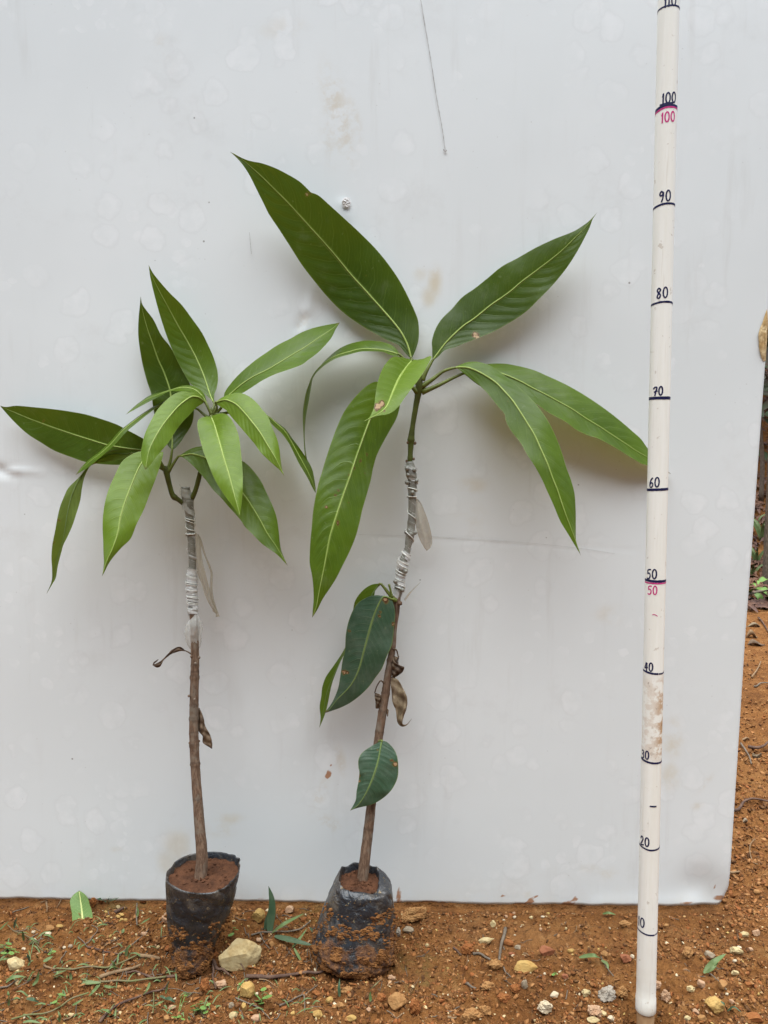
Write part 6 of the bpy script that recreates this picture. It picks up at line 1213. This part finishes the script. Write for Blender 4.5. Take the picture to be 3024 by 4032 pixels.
runner('za', [(1205, 1050), (1212, 960), (1210, 880)], 9, 'upright grass stem below the round bag', [([(1215, 960), (1250, 940), (1295, 920)], 22, [.004, .014, .012], 'grass'), ([(1300, 900), (1340, 905), (1380, 935)], 34, [.004, .008, .004], 'grass_dark'), ([(1260, 880), (1290, 895), (1320, 912)], 26, [.003, .01, .006], 'grass_dark'), ([(1480, 1085), (1490, 1060), (1480, 1040)], 22, [.003, .008, .01], 'grass')])
def sprig(k, foot, label, blades, stem=None):
    t = weed_root(k, foot, 'grass_sprig', label, 'grass', 'grass sprigs')
    for pp, ww, zs, m in blades: blade(t, k, pp, ww, m, zs)
    if stem:
        P = ground_line(k, stem, 14, .003); v, f, _ = tube(P, .0007, 5); mesh_obj('stem', v, f, M['twig'], t)
sprig('zc', (1530, 600), 'grass sprig with one long leaf left of the pole', [([(1360, 580), (1430, 565), (1490, 565), (1535, 590)], 34, [.004, .012, .012, .004], 'grass'), ([(1535, 600), (1580, 630), (1590, 690)], 26, [.004, .008, .003], 'grass')], [(1530, 595), (1560, 660), (1630, 765)])
sprig('zd', (1080, 820), 'grass blade with a bent stem right of the pole', [([(1080, 805), (1130, 740), (1190, 690), (1280, 630)], 52, [.003, .012, .018, .02], 'grass'), ([(1100, 800), (1160, 760), (1210, 700)], 30, [.003, .01, .014], 'grass')], [(1080, 820), (1140, 860), (1200, 900), (1280, 1000)])
sprig('zd', (1280, 1150), 'small bent blade beside the large ochre rock', [([(1230, 1060), (1270, 1090), (1290, 1150)], 24, [.02, .02, .003], 'grass_dark'), ([(1290, 1150), (1350, 1110), (1420, 1160)], 18, [.003, .012, .004], 'grass_dark')])
sprig('zc', (1640, 245), 'small green leaf under the board left of the pole', [([(1545, 235), (1595, 228), (1650, 242)], 24, [.003, .006, .003], 'grass')])
sprig('za', (850, 140), 'green sprig at the foot of the board left of the round bag', [([(850, 142), (890, 125), (940, 108)], 22, [.003, .014, .022], 'grass_dark'), ([(848, 140), (855, 115), (865, 92)], 10, [.003, .014, .02], 'grass'), ([(840, 138), (800, 120), (765, 118)], 30, [.003, .012, .014], 'grass_dark')])
sprig('zb', (875, 880), 'short grass blade at the foot of the squat bag', [([(875, 890), (870, 820), (875, 745)], 26, [.002, .012, .022], 'grass_dark')])
sprig('zb', (1120, 930), 'short grass blade and stem left of the square tan block', [([(1120, 935), (1115, 880), (1118, 845)], 24, [.002, .01, .014], 'grass'), ([(1110, 835), (1160, 790), (1215, 740)], 10, [.006, .014, .012], 'runner')])
def herb(k, foot, label, leaves, cat='weed'):
    t = weed_root(k, foot, 'small_herb', label, cat, 'small broad leaved weeds'); f0 = G(k, foot)
    for (p, w, z) in leaves:
        c = _lift(k, p, z); sc = 2.0; r = w / sc / FPX * ((c - ORI) @ FW) / 2; an = np.linspace(0, 2 * np.pi, 12, endpoint=False); rs = np.random.RandomState(int(p[0])); a0 = rs.rand() * 6; ti = rs.uniform(-.4, .4, 2)
        ring = np.stack([np.cos(an + a0) * r * 1.15, np.sin(an + a0) * r * .9, 0 * an], 1); ring[:, 2] = ring[:, 0] * ti[0] + ring[:, 1] * (ti[1] - .3) ; V = np.vstack([ring + c, c[None] - [0, 0, r * .15]]); F = [(i, (i + 1) % 12, 12) for i in range(12)]
        mesh_obj('leaf', V, F, M['herb'], t)
        v, f, _ = tube(catmull(np.array([f0, (f0 + c) / 2 + [0, 0, .002], c]), 6), .0004, 5); mesh_obj('stem', v, f, M['herb'], t)
herb('zb', (262, 930), 'small herb with three round leaves below the big pale rock', [((305, 890), 70, .010), ((235, 922), 60, .010), ((275, 830), 42, .016), ((258, 940), 40, .006), ((95, 790), 32, .006), ((125, 780), 30, .006)])
herb('za', (1560, 1010), 'low leafy herb at the bottom in front of the round bag', [((1520, 960), 40, .010), ((1560, 945), 40, .012), ((1600, 975), 44, .010), ((1550, 990), 44, .008), ((1640, 950), 34, .012), ((1620, 1010), 38, .006), ((1510, 995), 34, .006), ((1585, 925), 28, .014)])
herb('za', (60, 520), 'leafy herb patch at the left edge above the flat cream stone', [((68, 470), 40, .014), ((30, 545), 40, .008), ((90, 545), 38, .008), ((135, 538), 36, .006), ((60, 500), 34, .012), ((15, 480), 40, .012), ((110, 515), 30, .008)])
herb('za', (430, 955), 'tiny seedling herb in the lower left', [((430, 930), 34, .010), ((460, 945), 32, .006), ((480, 870), 30, .006), ((500, 875), 24, .006)])
herb('za', (400, 550), 'tiny green herb right of the grass tangle', [((405, 545), 34, .006), ((425, 532), 28, .008), ((390, 552), 24, .006)])
herb('za', (1400, 1070), 'small herb on the bottom edge left of the leafy herb', [((1370, 1050), 38, .006), ((1410, 1045), 36, .008), ((1440, 1065), 30, .006), ((1430, 890), 34, .006), ((1460, 880), 28, .008)])
herb('zc', (1170, 715), 'tiny green seedling on bare soil left of the pole', [((1158, 714), 26, .004), ((1182, 710), 22, .005)])
herb('zb', (30, 400), 'dark curled herb behind the big pale rock', [((20, 400), 44, .006), ((60, 360), 34, .010), ((45, 345), 26, .012)])
# scattered small blades
def grass_stuff():
    rs = np.random.RandomState(9); parts = []
    for _ in range(170):
        px = rs.uniform(-40, 760) if rs.rand() < .75 else rs.uniform(760, 1300); py = rs.uniform(3640, 4040) if px < 760 else rs.uniform(3850, 4040); p = gx((px, py)); p[2] = ground_h(p[0], p[1])
        L = rs.uniform(.006, .022); a = rs.rand() * 6.28; up = rs.uniform(.1, .9); d = np.array([math.cos(a), math.sin(a), up]); d /= np.linalg.norm(d)
        P = catmull(np.array([p, p + d * L * .5 + [0, 0, .002], p + d * L * [1, 1, .6]]), 7); parts.append(blade_geo(P, rs.uniform(.0008, .0024)))
    v, f = join(parts); o = mesh_obj('grass', v, f, M['grass']); tag(o, 'sparse short grass blades scattered over the left soil', 'grass', kind='stuff')
grass_stuff()
def litter_stuff():
    rs = np.random.RandomState(19); parts = []
    for _ in range(170):
        px = rs.uniform(-60, 1300) if rs.rand() < .7 else rs.uniform(1300, 3060); py = rs.uniform(3570, 4040); p = gx((px, py)); p[2] = ground_h(p[0], p[1]) + .001; L = rs.uniform(.006, .03) * (1 if px < 1300 else .6); a = rs.rand() * 6.28; d = np.array([math.cos(a), math.sin(a), rs.uniform(0, .15)])
        P = np.array([p - d * L / 2, p + [rs.randn() * .001, rs.randn() * .001, .001], p + d * L / 2]); P = catmull(P, 5); P[:, 2] = ground_h(P[:, 0], P[:, 1]) + .0012; v, f, _ = tube(P, rs.uniform(.00025, .0007), 4); parts.append((v, f))
    v, f = join(parts); o = mesh_obj('plant_litter', v, f, M['twig']); tag(o, 'fine dry straw bits and root hairs littered over the soil', 'litter', kind='stuff')
litter_stuff()
# fallen leaf propped against the board
fl = thing('fallen_leaf', G('za', (655, 345)), 'torn green mango leaf standing against the foot of the board, pale underside showing', 'leaf')
mid = [(652, 345), (652, 290), (645, 200), (634, 120), (625, 53)]; Aa = [(582, 352), (570, 290), (566, 230), (556, 180), (552, 130), (580, 85), (625, 53)]; Bb = [(722, 330), (730, 280), (724, 220), (705, 160), (690, 110), (660, 75), (625, 53)]
def fallen():
    m = catmull(PX('za', mid), 40); a = catmull(PX('za', Aa), 40); b = catmull(PX('za', Bb), 40); t = np.linspace(0, 1, 40); dd = smooth_interp([.045, .026, .014, .006], t); V = []; vv = np.linspace(-1, 1, 15)
    for v in vv:
        e = a if v < 0 else b; px = m + (e - m) * abs(v); V.append(onboard(px[:, 0], px[:, 1], dd + .004 * abs(v) * (1 if v < 0 else .4) * np.sin(3 * t + 1)))
    V = np.stack(V, 1); ii = np.arange(40 * 15).reshape(40, 15); F = np.stack([ii[:-1, :-1], ii[:-1, 1:], ii[1:, 1:], ii[1:, :-1]], -1).reshape(-1, 4); uv = np.stack([np.repeat(t, 15), np.tile((vv + 1) / 2, 40)], 1)
    o = mesh_obj('blade', V.reshape(-1, 3), F.tolist(), M['leaf_fallen'], fl, True, uv, dict(spot=np.zeros(600))); C = V[:, 7] + BN * .0006; v, f, _ = tube(C[:-1], np.linspace(.0018, .0006, 39), 8); mesh_obj('midrib', v, f, M['midrib_pale'], o)
fallen()

# ------------------------------------------------------------------ beyond the right edge of the board
def tree(loc, h, r, label, seed, lean=(0, 0), crown_h=.9, nleaf=500, cr=.55, name='young_tree'):
    t = thing(name, loc, label, 'tree'); rs = np.random.RandomState(seed); loc = np.array(loc); P = catmull(np.array([loc + [0, 0, -.05], loc + [lean[0] * .3, lean[1] * .3, h * .35], loc + [lean[0] * .7 + .03, lean[1] * .7, h * .7], loc + [lean[0], lean[1], h]]), 30)
    stem_mesh('trunk', P, np.linspace(r, r * .45, 30), M['tree_bark'], t, (), 14, .14, seed); parts = []; lv = []
    for _ in range(7):
        i = rs.randint(17, 30); a = rs.rand() * 6.28; L = cr * rs.uniform(.6, 1.1); d = np.array([math.cos(a), math.sin(a), rs.uniform(.2, .9)]); Q = catmull(np.array([P[i], P[i] + d * L * .5, P[i] + d * L + [0, 0, -.05]]), 10); v, f, _ = tube(Q, np.linspace(r * .35, r * .08, 10), 6); parts.append((v, f))
        for _ in range(nleaf // 7):
            c = Q[rs.randint(3, 10)] + rs.randn(3) * .09; dd = rs.randn(3); dd[2] -= .5; dd /= np.linalg.norm(dd); Lf = rs.uniform(.08, .16); lv.append(blade_geo(catmull(np.array([c, c + dd * Lf * .5, c + dd * Lf + [0, 0, -.02]]), 6), Lf * .26))
    v, f = join(parts); mesh_obj('limbs', v, f, M['tree_bark'], t); v, f = join(lv); mesh_obj('crown', v, f, M['herb'], t); return t
def farpt(k, p): return G(k, p)
q = farpt('b2', (475, 880)); tree((q[0] + .022, q[1], q[2]), 2.3, .032, 'young tree with a grey brown trunk beyond the right edge of the board', 4, (.10, .25))
q = farpt('b1', (432, 2170)); sl_ = thing('sapling', q, 'thin bare brown sapling stem close behind the board edge', 'sapling'); Pq = catmull(np.array([q, q + [-.005, 0, .2], q + [-.03, .02, .5], q + [-.03, .05, .9]]), 20); v, f, _ = tube(Pq, np.linspace(.011, .006, 20), 8); mesh_obj('trunk', v, f, M['twig'], sl_)
lv = [blade_geo(catmull(np.array([Pq[-1 - i * 2], Pq[-1 - i * 2] + [.06 * math.cos(i * 2.2), .06 * math.sin(i * 2.2), .03], Pq[-1 - i * 2] + [.13 * math.cos(i * 2.2), .13 * math.sin(i * 2.2), -.03]]), 8), .035) for i in range(5)]
for V_, F_ in lv: mesh_obj('leaf', V_, F_, M['herb'], sl_)
# cut green leaves heaped on the ground
cp = farpt('b2', (420, 1050)); heap = thing('cut_branch', cp, 'fresh cut branch of light green leaves lying beyond the board edge', 'branch'); rs = np.random.RandomState(6)
dep = (cp - ORI) @ FW
for i, (a, b, w) in enumerate([((300, 840), (380, 860), 40), ((290, 930), (390, 880), 50), ((350, 870), (505, 950), 60), ((320, 960), (360, 1075), 40), ((370, 930), (440, 1065), 66), ((430, 975), (480, 1055), 34), ((415, 800), (509, 780), 60), ((480, 1000), (530, 980), 60), ((430, 890), (540, 910), 46), ((500, 1060), (560, 1030), 50), ((400, 830), (380, 800), 30), ((520, 820), (600, 860), 60), ((560, 960), (640, 1000), 60)]):
    z0, z1 = .05 * rs.rand() + .02, .05 * rs.rand() + .01; A_ = atY(np.array([Z['b2'](a)[0]]), np.array([Z['b2'](a)[1]]), cp[1] + .06 * rs.randn())[0]; B_ = atY(np.array([Z['b2'](b)[0]]), np.array([Z['b2'](b)[1]]), cp[1] + .06 * rs.randn())[0]
    V_, F_ = blade_geo(catmull(np.array([A_, (A_ + B_) / 2 + [0, -.01, .012], B_]), 10), w / 2.765 / FPX * dep * 1.1); mesh_obj('leaf', V_, F_, M['herb'], heap)
v, f, _ = tube(catmull(np.array([cp + [-.05, .02, .03], cp + [.1, .05, .05], cp + [.35, .1, .03]]), 10), .006, 6); mesh_obj('stem', v, f, M['twig'], heap)
def curled(k, p, w, h, mat, label, seed, name='dry_leaf'):
    c = farpt(k, p); dep = (c - ORI) @ FW; sc = {'b2': 2.765, 'b3': 3.16, 'b1': 2.765}[k]; W = w / sc / FPX * dep; H = h / sc / FPX * dep; u, vv = np.meshgrid(np.linspace(-1, 1, 15), np.linspace(-1, 1, 9)); ou = (1 - np.abs(u) ** 2.2)
    x = c[0] + u * W / 2; y = c[1] + vv * ou * W * .22; z = c[2] + H * (.15 + .5 * np.abs(vv) ** 1.5 * ou + .22 * np.sin(3 * u + seed) + .15 * np.sin(5 * vv + 2 * u + seed)); V = np.stack([x, y, z], -1).reshape(-1, 3); ii = np.arange(135).reshape(9, 15); F = np.stack([ii[:-1, :-1], ii[:-1, 1:], ii[1:, 1:], ii[1:, :-1]], -1).reshape(-1, 4)
    o = mesh_obj(name, V, F.tolist(), M[mat]); tag(o, label, 'dry leaf', 'dry leaves beyond the board'); md = o.modifiers.new('thickness', 'SOLIDIFY'); md.thickness = .0008
curled('b2', (350, 1300), 150, 50, 'dead_tan', 'pale dry leaf upper of the two curled ones beyond the board edge', 1); curled('b2', (330, 1430), 130, 90, 'straw', 'large pale curled dry leaf beyond the board edge', 2); curled('b2', (380, 1510), 190, 70, 'dead', 'grey brown dry leaf under the large pale curled one', 3)
curled('b2', (490, 1110), 150, 90, 'dead', 'brown dry leaf below the cut green branch', 4); curled('b3', (1200, 280), 110, 110, 'dead_tan', 'upright curled dry leaf among dry roots near the board edge', 5); curled('b3', (1050, 60), 110, 60, 'straw', 'straw coloured dry leaf above the dry roots', 6); curled('b3', (1050, 1080), 90, 70, 's_grey', 'small brown husk on the soil right of the board', 7, 'husk')
def far_twig(k, pts, r, mat, label, lift=.004, name='twig', cat='twig'):
    P = ground_line(k, pts, 22, lift); v, f, _ = tube(P, r * np.linspace(1, .6, 22), 6); o = mesh_obj(name, v, f, M[mat]); tag(o, label, cat, 'twigs and roots on the soil')
far_twig('b3', [(920, 980), (980, 930), (1040, 870), (1120, 830), (1240, 835), (1345, 855)], .0028, 'root', 'dark arching twig beyond the lower right board edge', .006)
far_twig('b3', [(1175, 1305), (1120, 1370), (1115, 1470), (1150, 1560), (1215, 1650)], .0010, 'straw', 'fine curved pale root on the soil right of the board', .003, 'root_hair', 'root')
far_twig('b3', [(860, 1735), (920, 1725), (985, 1718)], .0018, 'straw', 'short pale straw poking out from the board edge', .004, 'straw', 'straw')
far_twig('b3', [(1000, 130), (1060, 210), (1110, 300), (1130, 380)], .0022, 'twig', 'dry root strand hanging down among litter', .006, 'root', 'root'); far_twig('b3', [(1090, 190), (1200, 200), (1340, 160)], .0035, 'root', 'dark twig among litter near the right edge', .01); far_twig('b2', [(360, 1970), (430, 1945), (509, 1935)], .0025, 'twig', 'thin grey twig at the right edge beyond the board', .004)
far_twig('b2', [(330, 1870), (380, 1800), (430, 1700)], .0025, 'straw', 'slanting straw at the right edge beyond the board', .006, 'straw', 'straw'); far_twig('b2', [(400, 1220), (450, 1270), (509, 1370)], .003, 'root', 'thin dark twig beside the dry leaves', .006)
# shaded leaf litter on the bank, and low shoots
def bank_litter():
    rs = np.random.RandomState(77); parts = []; pal = []
    for _ in range(4200):
        y = rs.uniform(2.75, 5.5); x = y * rs.uniform(.40, .64); z = float(ground_h(x, y)); c = np.array([x, y, z + .012]); a = rs.rand() * 6.28; d = np.array([math.cos(a), math.sin(a), rs.uniform(-.3, .5)]); L = rs.uniform(.02, .07)
        g = blade_geo(catmull(np.array([c - d * L / 2, c + [0, 0, .012], c + d * L / 2]), 4), L * rs.uniform(.25, .45)); parts.append(g)
    v, f = join(parts); o = mesh_obj('leaf_litter', v, f, M['litter']); tag(o, 'shaded brown leaf litter covering the bank beyond the board', 'leaf litter', kind='stuff')
M['litter'] = m_plain('brown_leaf_litter', (0.16, 0.078, 0.045), (0.065, 0.034, 0.028), 9, 0.7, 0.4)
bank_litter()
def shoot_plant(k, p, label, n, L, seed, mat='grass'):
    c = farpt(k, p); t = thing('green_shoot', c, label, 'weed', 'green shoots beyond the board'); rs = np.random.RandomState(seed)
    for i in range(n):
        a = rs.rand() * 6.28; d = np.array([math.cos(a) * .5, math.sin(a) * .3, 1]); P = catmull(np.array([c, c + d * L * .6, c + d * L * [1.8, 1.8, .8]]), 9); V_, F_ = blade_geo(P, L * .13); mesh_obj('blade', V_, F_, M[mat], t)
shoot_plant('b2', (440, 380), 'green shoot beside the young tree trunk', 5, .13, 1); shoot_plant('b2', (380, 200), 'small green shoot at the board edge above the tree foot', 4, .07, 2); shoot_plant('b2', (380, 640), 'leafy shoot at the foot of the young tree', 6, .10, 3); shoot_plant('b2', (345, 760), 'olive shoot between board edge and tree foot', 5, .08, 4)
# a shrub on the bank
def bush(loc, rad, label, seed, n=700):
    t = thing('shrub', loc, label, 'shrub', 'shrubs on the bank beyond the board'); rs = np.random.RandomState(seed); loc = np.array(loc); lv = []; st_ = []
    for _ in range(9):
        a = rs.rand() * 6.28; e = loc + np.array([math.cos(a) * rad * .6, math.sin(a) * rad * .6, rad * rs.uniform(.8, 1.5)]); v, f, _ = tube(catmull(np.array([loc, (loc + e) / 2 + rs.randn(3) * .04, e]), 8), np.linspace(.012, .004, 8), 5); st_.append((v, f))
    for _ in range(n):
        d = rs.randn(3); d /= np.linalg.norm(d); c = loc + [0, 0, rad * .9] + d * rad * rs.uniform(.4, 1.05) * [1, 1, .9]; dd = rs.randn(3); dd[2] -= .4; dd /= np.linalg.norm(dd); L = rs.uniform(.07, .15); lv.append(blade_geo(catmull(np.array([c, c + dd * L / 2, c + dd * L]), 4), L * .33))
    v, f = join(st_); mesh_obj('stems', v, f, M['tree_bark'], t); v, f = join(lv); mesh_obj('foliage', v, f, M['shrub'], t)
M['shrub'] = m_plain('shrub_leaf', (0.050, 0.088, 0.030), (0.085, 0.045, 0.035), 11, 0.5, 0.2)
for i, (x, y, r) in enumerate([(2.05, 3.7, .55), (2.75, 4.6, .7), (1.75, 4.8, .6), (3.4, 5.4, .9)]):
    bush((x, y, float(ground_h(x, y)) - .05), r, ['dark shrub nearest beyond the right board edge', 'taller dark shrub up the bank at the right', 'dark shrub half hidden behind the board edge', 'largest and farthest dark shrub on the bank'][i], 50 + i)

# ------------------------------------------------------------------ unseen trees added behind the camera to block the low sky
def added_shade_tree(x, y, h, r, label, seed):
    t = thing('shade_tree', (x, y, 0), label, 'tree', 'trees behind the camera'); rs = np.random.RandomState(seed); b = np.array([x, y, float(ground_h(x, y)) - .05])
    P = catmull(np.array([b, b + [.05, 0, h * .25], b + [-.04, .05, h * .55], b + [0, 0, h * .85]]), 24); stem_mesh('trunk', P, np.linspace(.09, .03, 24), M['tree_bark'], t, (), 12, .12, seed); lim = []; lv = []
    for i in range(14):
        j = rs.randint(4, 24); a = rs.rand() * 6.28; d = np.array([math.cos(a), math.sin(a), rs.uniform(-.1, .8)]); L = r * rs.uniform(.6, 1.05); Q = catmull(np.array([P[j], P[j] + d * L * .5, P[j] + d * L + [0, 0, -.12]]), 9); v, f, _ = tube(Q, np.linspace(.03, .007, 9), 5); lim.append((v, f))
        for _ in range(95):
            c = Q[rs.randint(2, 9)] + rs.randn(3) * [.26, .26, .24]; dd = rs.randn(3); dd[2] -= .6; dd /= np.linalg.norm(dd); Lf = rs.uniform(.16, .30); lv.append(blade_geo(catmull(np.array([c, c + dd * Lf * .5, c + dd * Lf + [0, 0, -.03]]), 4), Lf * .42))
    v, f = join(lim); mesh_obj('limbs', v, f, M['tree_bark'], t); v, f = join(lv); mesh_obj('crown', v, f, M['shrub'], t)
for i, (x, y, h, r) in enumerate([(-4.2, -1.2, 3.4, 1.3), (-2.9, -2.6, 3.7, 1.35), (-1.1, -3.1, 3.5, 1.3), (.8, -3.2, 3.9, 1.35), (2.6, -2.7, 3.5, 1.3), (4.0, -1.3, 3.6, 1.3)]):
    added_shade_tree(x, y, h, r, ['leafy shade tree far left behind the camera', 'leafy shade tree left behind the camera', 'leafy shade tree just left of straight behind the camera', 'tallest leafy shade tree straight behind the camera', 'leafy shade tree right behind the camera', 'leafy shade tree far right behind the camera'][i], 300 + i)
